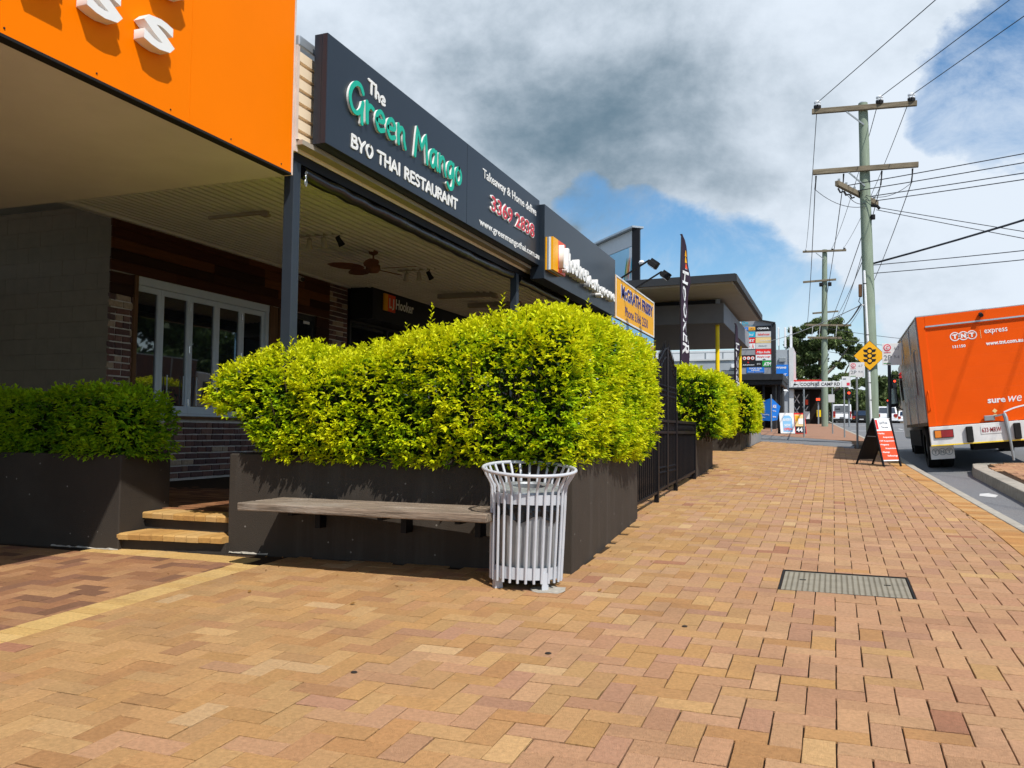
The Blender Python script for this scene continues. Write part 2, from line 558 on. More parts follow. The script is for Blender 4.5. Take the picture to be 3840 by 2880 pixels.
def copy_tree(src, loc, label=None, rotz=None):
    r = src.copy()
    COL.objects.link(r)
    r.location = loc
    if label:
        r['label'] = label
    if rotz is not None:
        r.rotation_euler = (0, 0, rotz)
    for ch in list(src.children):
        c = ch.copy()
        COL.objects.link(c)
        c.parent = r
        for g2 in list(ch.children):
            d = g2.copy()
            COL.objects.link(d)
            d.parent = c
    return r


def fast_mesh(name, V, F, m, tones=None, parent=None, smooth=False, loc=None):
    """V (n,3) float array, F (k,q) int array of same-size polygons, tones (k,3)"""
    me = bpy.data.meshes.new(name)
    off = world_off(parent)
    if loc is not None:
        off = off + Vector(loc)
    V = np.asarray(V, dtype=np.float32) - np.array(off, dtype=np.float32)
    F = np.asarray(F, dtype=np.int32)
    q = F.shape[1]
    me.vertices.add(len(V))
    me.vertices.foreach_set('co', V.ravel())
    me.loops.add(F.size)
    me.loops.foreach_set('vertex_index', F.ravel())
    me.polygons.add(len(F))
    me.polygons.foreach_set('loop_start', np.arange(0, F.size, q, dtype=np.int32))
    me.polygons.foreach_set('loop_total', np.full(len(F), q, dtype=np.int32))
    me.polygons.foreach_set('use_smooth', np.full(len(F), bool(smooth), dtype=bool))
    if tones is not None:
        ca = me.color_attributes.new('tone', 'FLOAT_COLOR', 'CORNER')
        c = np.ones((F.size, 4), dtype=np.float32)
        c[:, :3] = np.repeat(np.asarray(tones, dtype=np.float32), q, axis=0)
        ca.data.foreach_set('color', c.ravel())
    me.materials.append(m)
    me.update()
    me.validate()
    o = bpy.data.objects.new(name, me)
    COL.objects.link(o)
    o.parent = parent
    if loc is not None:
        o.location = loc
    return o


def text(s, name, m, parent, org, ux, uy, w, h, depth=0.004, bold=0.0, shear=0.0, local=False, keep=False):
    """raised lettering fitted to a w x h box with lower left corner org, along ux / uy, rising along ux x uy"""
    cu = bpy.data.curves.new(name, 'FONT')
    cu.body = s
    cu.size = 1.0
    cu.extrude = 0.5
    cu.offset = bold
    cu.shear = shear
    cu.resolution_u = 2
    cu.space_line = 0.95
    to = bpy.data.objects.new(name, cu)
    me = bpy.data.meshes.new_from_object(to)
    bpy.data.objects.remove(to)
    bpy.data.curves.remove(cu)
    n = len(me.vertices)
    co = np.zeros(n * 3)
    me.vertices.foreach_get('co', co)
    co = co.reshape(-1, 3)
    mn, mx = co.min(0), co.max(0)
    sx, sy = w / (mx[0] - mn[0]), h / (mx[1] - mn[1])
    if keep:
        sx = sy = min(sx, sy)
    U, V = np.array(Vector(ux).normalized()), np.array(Vector(uy).normalized())
    N = np.cross(U, V)
    off = np.zeros(3) if local else np.array(world_off(parent))
    P = np.array(org) - off + np.outer((co[:, 0] - mn[0]) * sx, U) + np.outer((co[:, 1] - mn[1]) * sy, V) + np.outer((co[:, 2] + 0.5) * depth, N)
    me.vertices.foreach_set('co', P.ravel())
    me.materials.clear()
    me.materials.append(m)
    me.name = name
    me.update()
    o = bpy.data.objects.new(name, me)
    COL.objects.link(o)
    o.parent = parent
    return o


def catmull(pts, step=6):
    P = [np.array(p, float) for p in pts]
    if len(P) == 2:
        return P
    out = []
    for i in range(len(P) - 1):
        a, b, c, d = P[max(i - 1, 0)], P[i], P[i + 1], P[min(i + 2, len(P) - 1)]
        for k in range(step):
            t = k / step
            out.append(0.5 * ((2 * b) + (-a + c) * t + (2 * a - 5 * b + 4 * c - d) * t * t + (-a + 3 * b - 3 * c + d) * t ** 3))
    out.append(P[-1])
    return out


def ribbon(mb, pts, r, d0, d1, org, U, V, N):
    """a brush stroke: flat raised band with round ends following 2-D pts"""
    P = [np.array(p, float) for p in pts]
    T = []
    for i in range(len(P)):
        t = P[min(i + 1, len(P) - 1)] - P[max(i - 1, 0)]
        T.append(t / (np.linalg.norm(t) + 1e-9))
    sec = []
    for a in (85, 60, 30):
        sec.append((P[0] - T[0] * r * math.sin(R(a)), T[0], r * math.cos(R(a))))
    sec += [(P[i], T[i], r) for i in range(len(P))]
    for a in (30, 60, 85):
        sec.append((P[-1] + T[-1] * r * math.sin(R(a)), T[-1], r * math.cos(R(a))))
    vs, fs = [], []
    for c, t, w in sec:
        nn = np.array((-t[1], t[0]))
        for e, d in ((c - nn * w, d0), (c + nn * w, d0), (c + nn * w, d1), (c - nn * w, d1)):
            vs.append(org + U * e[0] + V * e[1] + N * d)
    for i in range(len(sec) - 1):
        a, b = i * 4, i * 4 + 4
        for k in range(4):
            k2 = (k + 1) % 4
            fs.append((a + k, a + k2, b + k2, b + k))
    fs.append((0, 1, 2, 3))
    e = (len(sec) - 1) * 4
    fs.append((e + 3, e + 2, e + 1, e))
    mb.add(vs, fs)


GLYPH = {   # brush-lettered alphabet: advance, strokes (curved when more than two points, 'L' = straight segments)
    'G': (0.74, [[(.64, .80), (.52, .97), (.32, .95), (.14, .72), (.08, .42), (.2, .13), (.4, .10), (.57, .28), (.63, .46)], [(.64, .50), (.60, .2), (.61, -.12)]]),
    'r': (0.46, [[(.08, .62), (.10, .02)], [(.10, .36), (.22, .57), (.38, .54)]]),
    'e': (0.54, [[(.10, .31), (.40, .36), (.43, .50), (.28, .62), (.12, .50), (.08, .24), (.22, .03), (.45, .12)]]),
    'n': (0.54, [[(.08, .62), (.10, .02)], [(.10, .34), (.25, .58), (.38, .48), (.40, .22), (.48, .0)]]),
    'M': (0.86, [['L', (.06, .0), (.18, 1.0), (.42, .36), (.66, .95), (.76, .0)]]),
    'a': (0.56, [[(.42, .54), (.28, .61), (.12, .47), (.08, .20), (.20, .02), (.34, .14), (.42, .50)], [(.43, .60), (.42, .22), (.50, .0)]]),
    'g': (0.56, [[(.42, .54), (.28, .61), (.12, .47), (.08, .22), (.20, .05), (.34, .16), (.42, .50)], [(.43, .60), (.45, .0), (.38, -.30), (.20, -.37), (.06, -.24)]]),
    'o': (0.52, [[(.27, .61), (.12, .50), (.08, .24), (.22, .03), (.38, .14), (.42, .42), (.27, .61)]]),
    'T': (0.62, [[(.04, .92), (.58, .96)], [(.32, .94), (.30, .02)]]),
    'h': (0.54, [[(.10, .98), (.10, .02)], [(.10, .34), (.25, .56), (.38, .46), (.40, .2), (.46, .02)]]),
    'B': (0.60, [[(.12, .97), (.10, .02)], [(.12, .95), (.40, .90), (.40, .62), (.14, .52)], [(.14, .52), (.48, .44), (.46, .10), (.10, .03)]]),
    'Y': (0.62, [[(.05, .97), (.30, .50)], [(.56, .97), (.30, .50), (.24, .02)]]),
    'O': (0.68, [[(.34, .97), (.14, .80), (.08, .42), (.24, .05), (.44, .10), (.58, .45), (.52, .82), (.34, .97)]]),
    'H': (0.66, [[(.10, .97), (.10, .02)], [(.54, .98), (.54, .02)], [(.10, .48), (.54, .52)]]),
    'A': (0.66, [['L', (.05, .02), (.30, .97), (.58, .02)], [(.16, .34), (.48, .34)]]),
    'I': (0.26, [[(.12, .97), (.12, .02)]]),
    'R': (0.60, [[(.12, .97), (.10, .02)], [(.12, .95), (.42, .88), (.42, .58), (.14, .48)], [(.24, .48), (.52, .02)]]),
    'E': (0.54, [['L', (.46, .95), (.10, .95), (.10, .04), (.48, .04)], [(.10, .50), (.40, .50)]]),
    'S': (0.54, [[(.44, .86), (.28, .97), (.10, .82), (.18, .58), (.38, .44), (.44, .20), (.26, .03), (.07, .14)]]),
    'U': (0.64, [[(.10, .97), (.10, .30), (.24, .04), (.44, .08), (.54, .34), (.54, .97)]]),
    'N': (0.68, [['L', (.10, .02), (.12, .97), (.54, .04), (.56, .98)]]),
    ' ': (0.34, []),
}


def brush_word(s, name, m, parent, org, U, V, w, h, stroke, depth, lift=0.0, tilt=0.0):
    U, V = np.array(Vector(U)), np.array(Vector(V))
    N = np.cross(U, V)
    adv = sum(GLYPH[c][0] for c in s)
    sx, k, x, objs = w / adv, 0, 0.0, []
    for c in s:
        a, strokes = GLYPH[c]
        if strokes:
            mb = MB()
            for st in strokes:
                straight = st[0] == 'L'
                pts = st[1:] if straight else st
                pts = [((p[0] + x) * sx, p[1] * h + (p[0] + x) * sx * tilt) for p in pts]
                if straight:
                    dense = []
                    for i in range(len(pts) - 1):
                        for q in range(4):
                            dense.append(np.array(pts[i]) * (1 - q / 4) + np.array(pts[i + 1]) * q / 4)
                    dense.append(np.array(pts[-1]))
                    pts = dense
                else:
                    pts = catmull(pts)
                k += 1
                ribbon(mb, pts, stroke, lift, lift + depth + 0.0012 * (k % 4), np.array(org, float), U, V, N)
            objs.append(mb.build(name, m, parent))
        x += a
    return objs


# ------------------------------------------------------------------ ground, footpath, road
def g(y):
    """height of the street, climbing away from the viewer"""
    if y < 20:
        return 0.045 * (y - 5.85)
    if y < 24:
        t = y - 20
        return 0.63675 + 0.045 * t - 0.0025 * t * t
    if y < 80:
        return 0.77675 + 0.025 * (y - 24)
    return 2.17675 + 0.004 * (y - 80)


KX = [(-40, 1.8), (1, 1.66), (9, 1.60), (11.4, 1.47), (16, 1.22), (24, 0.95), (30, 0.84), (42, 0.45), (55, 0.1), (78, -0.4), (110, -2.2), (160, -8)]


def kerb(y):
    for (a, p), (b, q) in zip(KX, KX[1:]):
        if y <= b:
            return p + (q - p) * (y - a) / (b - a)
    return KX[-1][1]


def fall(y):
    return 0.055 if y < 20 else max(0.0, 0.055 * (1 - (y - 20) / 20))


def road_z(x, y):
    return g(y) - 0.15 + fall(y) * min(max(x - kerb(y), 0), 6)


def lin(r, gg, b, k=1.42):
    return tuple((c / 255) ** 2.2 / k for c in (r, gg, b))


def sheet(name, ys, xf0, xf1, zf, m, nx=1):
    mb = MB()
    vs, fs = [], []
    for y in ys:
        for k in range(nx + 1):
            x = xf0(y) + (xf1(y) - xf0(y)) * k / nx
            vs.append((x, y, zf(x, y)))
    w = nx + 1
    for i in range(len(ys) - 1):
        for k in range(nx):
            a = i * w + k
            fs.append((a, a + 1, a + w + 1, a + w))
    mb.add(vs, fs)
    return mb.build(name, m, smooth='full')


YS = [-40, -20, -10, -4, 0, 3, 6, 9, 11.4, 13, 14.5, 16, 18, 20, 21, 22, 23, 24, 26, 28, 30, 34, 38, 42, 48, 55, 62, 70, 78, 90, 110, 140]
struct(sheet('ground', [-400, -150] + YS + [200, 400, 1500], lambda y: -1500, lambda y: 1500, lambda x, y: g(y) - 0.32, MATS['dry ground'], 6))
struct(sheet('road', YS, lambda y: kerb(y) + 0.10, lambda y: kerb(y) + 13, road_z, M['asphalt'], 8))

DRV0 = lambda x: 24.6 - (x + 1.9) * 1.50      # near edge of the asphalt crossing
DRV1 = lambda x: 30.5 - (x + 1.9) * 2.1       # far edge

footpath = struct(sheet('footpath', [y for y in YS if -5 < y <= 24] + [25, 26], lambda y: -14, lambda y: kerb(y), lambda x, y: g(y) - 0.011, M['joint']))
mb = MB()
for y0, y1 in zip(YS[2:], YS[3:]):
    n = max(1, int((y1 - y0) / 1.2)) if y1 < 60 else 1
    for i in range(n):
        a, b = y0 + (y1 - y0) * i / n + 0.006, y0 + (y1 - y0) * (i + 1) / n
        vs = []
        for y in (a, b):
            k = kerb(y)
            for x, z in ((k + 0.002, g(y) + 0.002), (k + 0.125, g(y) - 0.006), (k + 0.15, g(y) - 0.22), (k + 0.002, g(y) - 0.22)):
                vs.append((x, y, z))
        mb.add(vs, [(0, 1, 5, 4), (1, 2, 6, 5), (0, 4, 7, 3), (0, 3, 2, 1), (4, 5, 6, 7)])
struct(mb.build('kerb', M['concrete'], bevel=0.012))

# asphalt crossing and the footpath beyond it
mb = MB()
xs = [-14, -6, -3, -1.9, -1.2, -0.6, 0, 0.5, 1.0]
vs, fs = [], []
for x in xs:
    for t in (0, 0.25, 0.5, 0.75, 1):
        y = DRV0(max(x, -3)) * (1 - t) + DRV1(max(x, -3)) * t
        vs.append((min(x, kerb(y) - 0.001), y, g(y) - 0.004 - 0.015 * max(0, x)))
for i in range(len(xs) - 1):
    for k in range(4):
        a = i * 5 + k
        fs.append((a, a + 5, a + 6, a + 1))
mb.add(vs, fs)
struct(mb.build('driveway', M['asphalt'], smooth='full'))
mb = MB()
vs, fs = [], []
far_ys = [0, 0.12, 0.3, 0.5, 0.75, 1.0]
xs = [-3.2, -1.9, -1.0, 0, 0.4]
for x in xs:
    for t in far_ys:
        y = DRV1(x) * (1 - t) + 62 * t
        vs.append((min(x + (0.8 if x > 0.3 else 0) * 1, kerb(y) - 0.004) if x > 0.3 else min(x, kerb(y) - 0.02), y, g(y) + 0.0))
w = len(far_ys)
for i in range(len(xs) - 1):
    for k in range(w - 1):
        a = i * w + k
        fs.append((a, a + w, a + w + 1, a + 1))
mb.add(vs, fs)
struct(mb.build('far_footpath', M['far_paving'], smooth='full'))

# ---- pavers: every brick has its own edges
PC, PG = 0.1165, 0.0026
def soften(cols, mean, t, k):
    return [lin(*[m + (c - m) * t for c, m in zip(col, mean)], k=k) for col in cols]


PAL_MAIN = soften(((206, 154, 104), (200, 146, 90), (188, 128, 82), (212, 166, 112), (182, 126, 94), (204, 158, 108), (198, 142, 92), (204, 152, 100), (196, 148, 104), (203, 150, 94)), (192, 155, 108), .45, 1.36)
PAL_PINK = soften(((205, 153, 118), (200, 146, 110), (190, 134, 104), (210, 162, 118), (184, 130, 108), (203, 150, 110), (201, 148, 112), (206, 156, 112)), (191, 154, 119), .45, 1.36)
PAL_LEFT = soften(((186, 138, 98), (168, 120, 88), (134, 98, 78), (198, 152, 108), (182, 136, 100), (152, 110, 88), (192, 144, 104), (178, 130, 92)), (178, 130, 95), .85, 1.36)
PAL_BAND = [lin(*c, k=1.36) for c in ((228, 188, 124), (222, 180, 114), (226, 186, 120))]
PAL_KERB = [lin(*c) for c in ((210, 158, 100), (202, 146, 90), (216, 168, 112))]
RARE = [lin(214, 176, 130), lin(180, 128, 100), lin(216, 174, 122)]


def paver_geo(lx, ly, pg=0.0016):
    j = lambda s=0.0016: random.uniform(-s, s)
    hx, hy = lx / 2 - pg, ly / 2 - pg
    b = 0.0022
    c = [(-hx + j(), -hy + j()), (hx + j(), -hy + j()), (hx + j(), hy + j()), (-hx + j(), hy + j())]
    tx, ty = random.gauss(0, 0.006), random.gauss(0, 0.006)
    top = [(x - math.copysign(b, x), y - math.copysign(b, y), x * tx + y * ty) for x, y in c]
    mid = [(x, y, -b * 0.9 + x * tx + y * ty) for x, y in c]
    bot = [(x, y, -0.035) for x, y in c]
    vs = bot + mid + top
    fs = [(8, 9, 10, 11)]
    for i in range(4):
        k = (i + 1) % 4
        fs += [(i, k, 4 + k, 4 + i), (4 + i, 4 + k, 8 + k, 8 + i)]
    return vs, fs


def gap(x, y):
    return 0.0019 + 0.0010 * min(max((x + 2.0) / 1.6, 0), 1) * (1.0 if y < 6 else 0.75)


def inside_poly(x, y, P):
    c = False
    for i in range(len(P)):
        (x0, y0), (x1, y1) = P[i], P[i - 1]
        if (y0 > y) != (y1 > y) and x < (x1 - x0) * (y - y0) / (y1 - y0) + x0:
            c = not c
    return c


PLANT1 = [(-1.74, 5.84), (-1.88, 8.62), (-4.78, 8.62), (-4.64, 5.71)]
PLANTL = [(-5.58, 5.50), (-5.735, 6.24), (-8.6, 6.20), (-8.6, 5.40)]
PLANT2 = [(-1.95, 12.95), (-1.97, 15.1), (-3.4, 15.1), (-3.4, 12.95)]
PLANT3 = [(-1.93, 19.4), (-1.95, 21.1), (-4.3, 21.1), (-4.3, 19.4)]
PIT = (-0.335, 0.455, 5.83, 6.47)
slots = []     # (cx, cy, lx, ly, palette)


def mixpal(x, y):
    if random.random() < 0.035:
        return random.choice(RARE)
    t = min(max((x + 2.4) / 2.8 + random.uniform(-0.2, 0.2), 0), 0.95)
    return random.choice(PAL_PINK) if random.random() < t else random.choice(PAL_MAIN)


def put(x0, x1, y0, y1, lo, hi, tone):
    x0, x1 = max(x0, lo), min(x1, hi)
    if x1 - x0 < 0.03:
        return
    cx, cy = (x0 + x1) / 2, (y0 + y1) / 2
    if any(inside_poly(cx, cy, P) for P in (PLANT1, PLANTL, PLANT2, PLANT3)):
        return
    if cy > DRV0(cx) - 0.03 or cy < 0.7 or cx < -1.75 - (cy > 15.1) * 3 and 8.62 < cy < 19.3 and cx < (-2.1 if cy < 15.1 else -4.2):
        return
    if cy > 21.1 and cx < -1.86:
        return
    e = 0.014
    if x1 > PIT[0] - e and x0 < PIT[1] + e and y1 > PIT[2] - e and y0 < PIT[3] + e:
        cuts = [(x0, min(x1, PIT[0] - e), y0, y1), (max(x0, PIT[1] + e), x1, y0, y1), (x0, x1, y0, min(y1, PIT[2] - e)), (x0, x1, max(y0, PIT[3] + e), y1)]
        x0, x1, y0, y1 = max(cuts, key=lambda c: max(0, c[1] - c[0]) * max(0, c[3] - c[2]))
        if x1 - x0 < 0.02 or y1 - y0 < 0.02:
            return
        cx, cy = (x0 + x1) / 2, (y0 + y1) / 2
    k = random.uniform(0.90, 1.07)
    slots.append((cx, cy, x1 - x0, y1 - y0, tuple(c * k for c in tone)))


def herring(i0, i1, j0, j1, lo, hi, pal, ylo=-99, yhi=99):
    for j in range(j0, j1):
        for i in range(i0, i1):
            h = (i + j) % 4
            if h == 0:
                x0, x1, y0, y1 = i * PC, (i + 2) * PC, j * PC, (j + 1) * PC
            elif h == 2:
                x0, x1, y0, y1 = i * PC, (i + 1) * PC, j * PC, (j + 2) * PC
            else:
                continue
            cy = (y0 + y1) / 2
            if not (ylo <= y0 + 0.02 and y1 - 0.02 <= yhi):
                y0, y1 = max(y0, ylo), min(y1, yhi)
                if y1 - y0 < 0.04:
                    continue
            put(x0, x1, y0, y1, lo(cy), hi(cy), pal((x0 + x1) / 2, cy))


herring(-38, 16, 6, 216, lambda y: -4.045, lambda y: kerb(y) - 0.245, mixpal, 0.7, 99)
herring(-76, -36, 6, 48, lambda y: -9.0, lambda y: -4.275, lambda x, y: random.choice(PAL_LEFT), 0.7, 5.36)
y = 0.7
while y < 5.36:      # pale band between the two pavings
    put(-4.275, -4.045, y, y + PC, -9, 9, random.choice(PAL_BAND))
    y += PC
x = -5.85
while x < -4.33:     # pale edging in front of the steps
    put(x, x + PC, 5.365, 5.595, -9, 9, random.choice(PAL_BAND))
    x += PC
y = 0.7
while y < 21.5:      # soldier course beside the kerb
    k = kerb(y + PC / 2)
    put(k - 0.243, k - 0.004, y, y + PC, -9, 9, random.choice(PAL_KERB))
    y += PC


def pix(p):
    d = Vector(p) - cam.matrix_world.translation
    z = d.dot(fw)
    return (d.dot(rt) / z * 1830, d.dot(up) / z * 1830, z) if z > 0.2 else (9e9, 9e9, z)


vis, rest = [], []
for s in slots:
    px, py, z = pix((s[0], s[1], g(s[1])))
    (vis if abs(px) < 1130 and abs(py) < 850 else rest).append((z, s))
vis.sort(key=lambda q: q[0])
slope = 0.045
VAR = {}
for z, s in vis[:300]:
    key = (round(s[2], 3), round(s[3], 3), tuple(round(c, 2) for c in s[4]), round(gap(s[0], s[1]), 4))
    if key not in VAR:
        vs, fs = paver_geo(s[2], s[3], gap(s[0], s[1]))
        ob = MB().add(vs, fs, s[4]).build('paver', M['paver'], footpath, local=True, attr=True)
        VAR[key] = ob.data
    else:
        ob = inst(VAR[key], 'paver', footpath, (0, 0, 0))
    ob.location = (s[0], s[1], g(s[1]) + random.gauss(0, 0.0009))
    ob.rotation_euler = (math.atan(slope), 0, 0)
V, F, T = [], [], []
for z, s in vis[300:] + rest:
    vs, fs = paver_geo(s[2], s[3], gap(s[0], s[1]))
    o = len(V)
    dz = random.gauss(0, 0.0009)
    V += [(s[0] + a, s[1] + b, g(s[1] + b) + c + dz) for a, b, c in vs]
    F += [tuple(i + o for i in f) for f in fs]
    T += [s[4]] * len(fs)
stuff(fast_mesh('paver', V, F, M['paver'], T, footpath))

# ---- traffic island on the right
ISL = [(2.16, -4), (2.2, 12), (2.13, 15.6), (2.22, 16.4), (2.5, 16.75), (3.4, 16.8), (9, 16.8), (9, -4)]
isl_in = [(2.34, -4), (2.38, 12), (2.33, 15.5), (2.40, 16.1), (2.62, 16.45), (3.4, 16.5), (9, 16.5), (9, -4)]


def iz(x, y):
    return road_z(x, y) + 0.145 - 0.035 * min(x - 2.2, 3)


mb = MB()
o3 = [(x, y, iz(x, y)) for x, y in ISL]
i3 = [(x, y, iz(x, y) + 0.004) for x, y in isl_in]
b3 = [(x - 0.02 * (x < 2.3), y + 0.02 * (y > 16), road_z(x, y) - 0.2) for x, y in ISL]
n = len(ISL)
mb.add(o3 + i3 + b3, [(i, i + 1, n + i + 1, n + i) for i in range(n - 1)] + [(2 * n + i, 2 * n + i + 1, i + 1, i) for i in range(n - 1)])
struct(mb.build('island_kerb', M['concrete'], bevel=0.015))
isl = MB().add(i3, [tuple(range(n))]).build('traffic_island', M['joint'])
struct(isl)
V, F, T = [], [], []
for j in range(20, 148):
    for i in range(20, 50):
        h = (i + j) % 4
        if h == 0:
            x0, x1, y0, y1 = i * PC, (i + 2) * PC, j * PC, (j + 1) * PC
        elif h == 2:
            x0, x1, y0, y1 = i * PC, (i + 1) * PC, j * PC, (j + 2) * PC
        else:
            continue
        cx, cy = (x0 + x1) / 2, (y0 + y1) / 2
        if not inside_poly(cx, cy, isl_in) or not inside_poly(x0 + 0.01, y0 + 0.01, isl_in) or not inside_poly(x1 - 0.01, y1 - 0.01, isl_in) or cy < 2.5:
            continue
        vs, fs = paver_geo(x1 - x0, y1 - y0)
        o = len(V)
        V += [(cx + a, cy + b, iz(cx + a, cy + b) + c + 0.016) for a, b, c in vs]
        F += [tuple(q + o for q in f) for f in fs]
        T += [random.choice(PAL_PINK)] * len(fs)
stuff(fast_mesh('paver', V, F, M['paver'], T, isl))
# painted mark and lane lines
mb = MB()


def paint(pts):
    mb.add([(x, y, road_z(x, y) + 0.004) for x, y in pts], [tuple(range(len(pts)))])


paint([(1.83, 12.95), (1.99, 12.75), (2.06, 13.0), (1.98, 13.25), (1.87, 13.2)])
for y0 in (34, 42, 50, 58):
    k = kerb(y0) + 3.2
    paint([(k, y0), (k + 0.11, y0), (k + 0.11, y0 + 3), (k, y0 + 3)])
for y0 in (46, 63):
    k = kerb(y0)
    paint([(k + 0.5, y0), (k + 6.2, y0), (k + 6.2, y0 + 0.5), (k + 0.5, y0 + 0.5)])
struct(mb.build('road_marking', M['white_line']))

# ---- service pit lid in the footpath
pit = thing('pit_lid', 'rectangular metal tread plate pit lid set flush in the brick paving', 'pit lid', (0.06, 6.15, g(6.15)))
x0, x1, y0, y1 = PIT
fr = MB()
for a, b, c, d in ((x0 - 0.012, x1 + 0.012, y0 - 0.012, y0 - 0.002), (x0 - 0.012, x1 + 0.012, y1 + 0.002, y1 + 0.012), (x0 - 0.012, x0 - 0.002, y0 - 0.0018, y1 + 0.0018), (x1 + 0.002, x1 + 0.012, y0 - 0.0018, y1 + 0.0018)):
    fr.add([(x, y, g(y) + dz) for dz in (-0.05, -0.001) for y in (c, d) for x in (a, b)], [(4, 5, 7, 6), (0, 1, 5, 4), (2, 6, 7, 3), (0, 4, 6, 2), (1, 3, 7, 5)])
fr.build('frame', M['chassis'], pit)
MB().add([(x, y, g(y) - 0.008) for x, y in ((x0 + 0.004, y0 + 0.004), (x1 - 0.004, y0 + 0.004), (x1 - 0.004, y1 - 0.004), (x0 + 0.004, y1 - 0.004))], [(0, 1, 2, 3)]).build('lid', M['tread'], pit)
mb = MB()
NX, NY = 22, 30
for i in range(NX):
    for j in range(NY):
        cx = x0 + 0.03 + (x1 - x0 - 0.06) * i / (NX - 1)
        cy = y0 + 0.03 + (y1 - y0 - 0.06) * j / (NY - 1)
        s = 1 if (i + j) % 2 else -1
        d = Vector((0.7, 0.7 * s, 0.7 * s * slope)).normalized()
        e = Vector((-0.7 * s, 0.7, 0.7 * slope)).normalized()
        c = Vector((cx, cy, g(cy) - 0.008))
        mb.add([c - d * 0.013, c - e * 0.004 + Vector((0, 0, .003)), c + d * 0.013, c + e * 0.004 + Vector((0, 0, .003))], [(0, 1, 2, 3)])
stuff(mb.build('tread_bar', M['tread'], pit))
mb = MB()
for cx in (x0 + 0.13, x1 - 0.13):
    cy = 6.2
    mb.box(cx - 0.02, cx + 0.02, cy - 0.005, cy + 0.005, g(cy) - 0.012, g(cy) - 0.0035)
mb.build('key_slot', M['sign_black'], pit)

# ---- small things on the paving
for (x, y, r, lab) in ((-1.32, 4.02, .017, 'black chewing gum spot nearest the litter bin on the tan pavers'), (-2.07, 3.45, .016, 'black chewing gum spot on the pavers left of a cracked paver in the foreground'),
                       (-0.77, 4.73, .016, 'black chewing gum spot on the pavers between litter bin and pit lid')):
    mb = MB()
    mb.lathe([(0.0005, .004), (r * .7, .004), (r, .001)], (x, y, g(y) + 0.001), 10)
    tag(mb.build('gum_spot', M['dirt']), lab, 'gum spot', 'dark spots on the paving')
for (x, y, a, lab) in ((-2.75, 4.55, .4, 'curled brown dead leaf on the tan pavers left of the litter bin'), (-1.42, 5.38, 1.2, 'tiny yellow fallen leaf beside the litter bin'), (-1.86, 9.0, 2.2, 'brown fallen leaf by the fence foot'),
                       (-3.55, 4.6, 2.0, 'brown crumpled leaf on the pavers left of the wooden bench front')):
    c, s = math.cos(a) * .024, math.sin(a) * .024
    z = g(y) + .003
    mb = MB()
    mb.add([(x - c, y - s, z), (x + s * .5, y - c * .5, z + .004), (x + c, y + s, z + .012), (x - s * .5, y + c * .5, z + .010), (x, y, z + .001)], [(0, 1, 4), (1, 2, 4), (2, 3, 4), (3, 0, 4)])
    tag(mb.build('fallen_leaf', M['litter']), lab, 'leaf', 'fallen leaves on the footpath')


# ------------------------------------------------------------------ planters
def planter(name, label, P, top, m, th=0.11, soil=0.10, zb=None):
    c = Vector((sum(p[0] for p in P) / len(P), sum(p[1] for p in P) / len(P), 0))
    t = thing(name, label, 'planter', (c.x, c.y, g(P[0][1]) - 0.02))
    inn = []
    n = len(P)
    for i in range(n):
        a, b, d = Vector((*P[i - 1], 0)), Vector((*P[i], 0)), Vector((*P[(i + 1) % n], 0))
        u, v = (a - b).normalized(), (d - b).normalized()
        bis = (u + v).normalized()
        inn.append(b + bis * th / math.sin(u.angle(v) / 2))
    zb = zb if zb is not None else g(min(p[1] for p in P)) - 0.15
    vs = [(x, y, zb) for x, y in P] + [(x, y, top) for x, y in P] + [(q.x, q.y, top) for q in inn] + [(q.x, q.y, top - soil - .05) for q in inn]
    fs = []
    for i in range(n):
        k = (i + 1) % n
        fs += [(i, k, n + k, n + i), (n + i, n + k, 2 * n + k, 2 * n + i), (2 * n + i, 2 * n + k, 3 * n + k, 3 * n + i)]
    MB().add(vs, fs).build('wall', m, t, bevel=0.010)
    MB().add([(q.x, q.y, top - soil) for q in inn], [tuple(range(n))]).build('soil', M['soil'], t)
    return t


planter('rendered_planter', 'large charcoal rendered planter box holding the tall lime hedge behind the bench', PLANT1, 0.80, M['charcoal2'])
planter('rendered_planter', 'charcoal rendered planter in shade left of the brick steps', PLANTL, 0.775, M['charcoal'])
planter('rendered_planter', 'charcoal planter at the far end of the black iron fence', PLANT2, 0.965, M['charcoal2'])
planter('rendered_planter', 'low charcoal planter under the third hedge beside the grey blocks', PLANT3, 1.06, M['charcoal'])
for y0, y1, lab in ((21.16, 22.95, 'nearer of two low grey concrete garden blocks beyond the last planter'), (23.0, 24.75, 'farther low grey concrete garden block beside the asphalt crossing')):
    MBx = MB().box(-2.6, -1.90, y0, y1, g(y0) - .2, 1.075)
    tag(MBx.build('garden_block', M['grey_block'], bevel=0.03), lab, 'block wall', 'low grey blocks')


# ------------------------------------------------------------------ hedges
def vnorm(a):
    return a / (np.linalg.norm(a, axis=1, keepdims=True) + 1e-9)


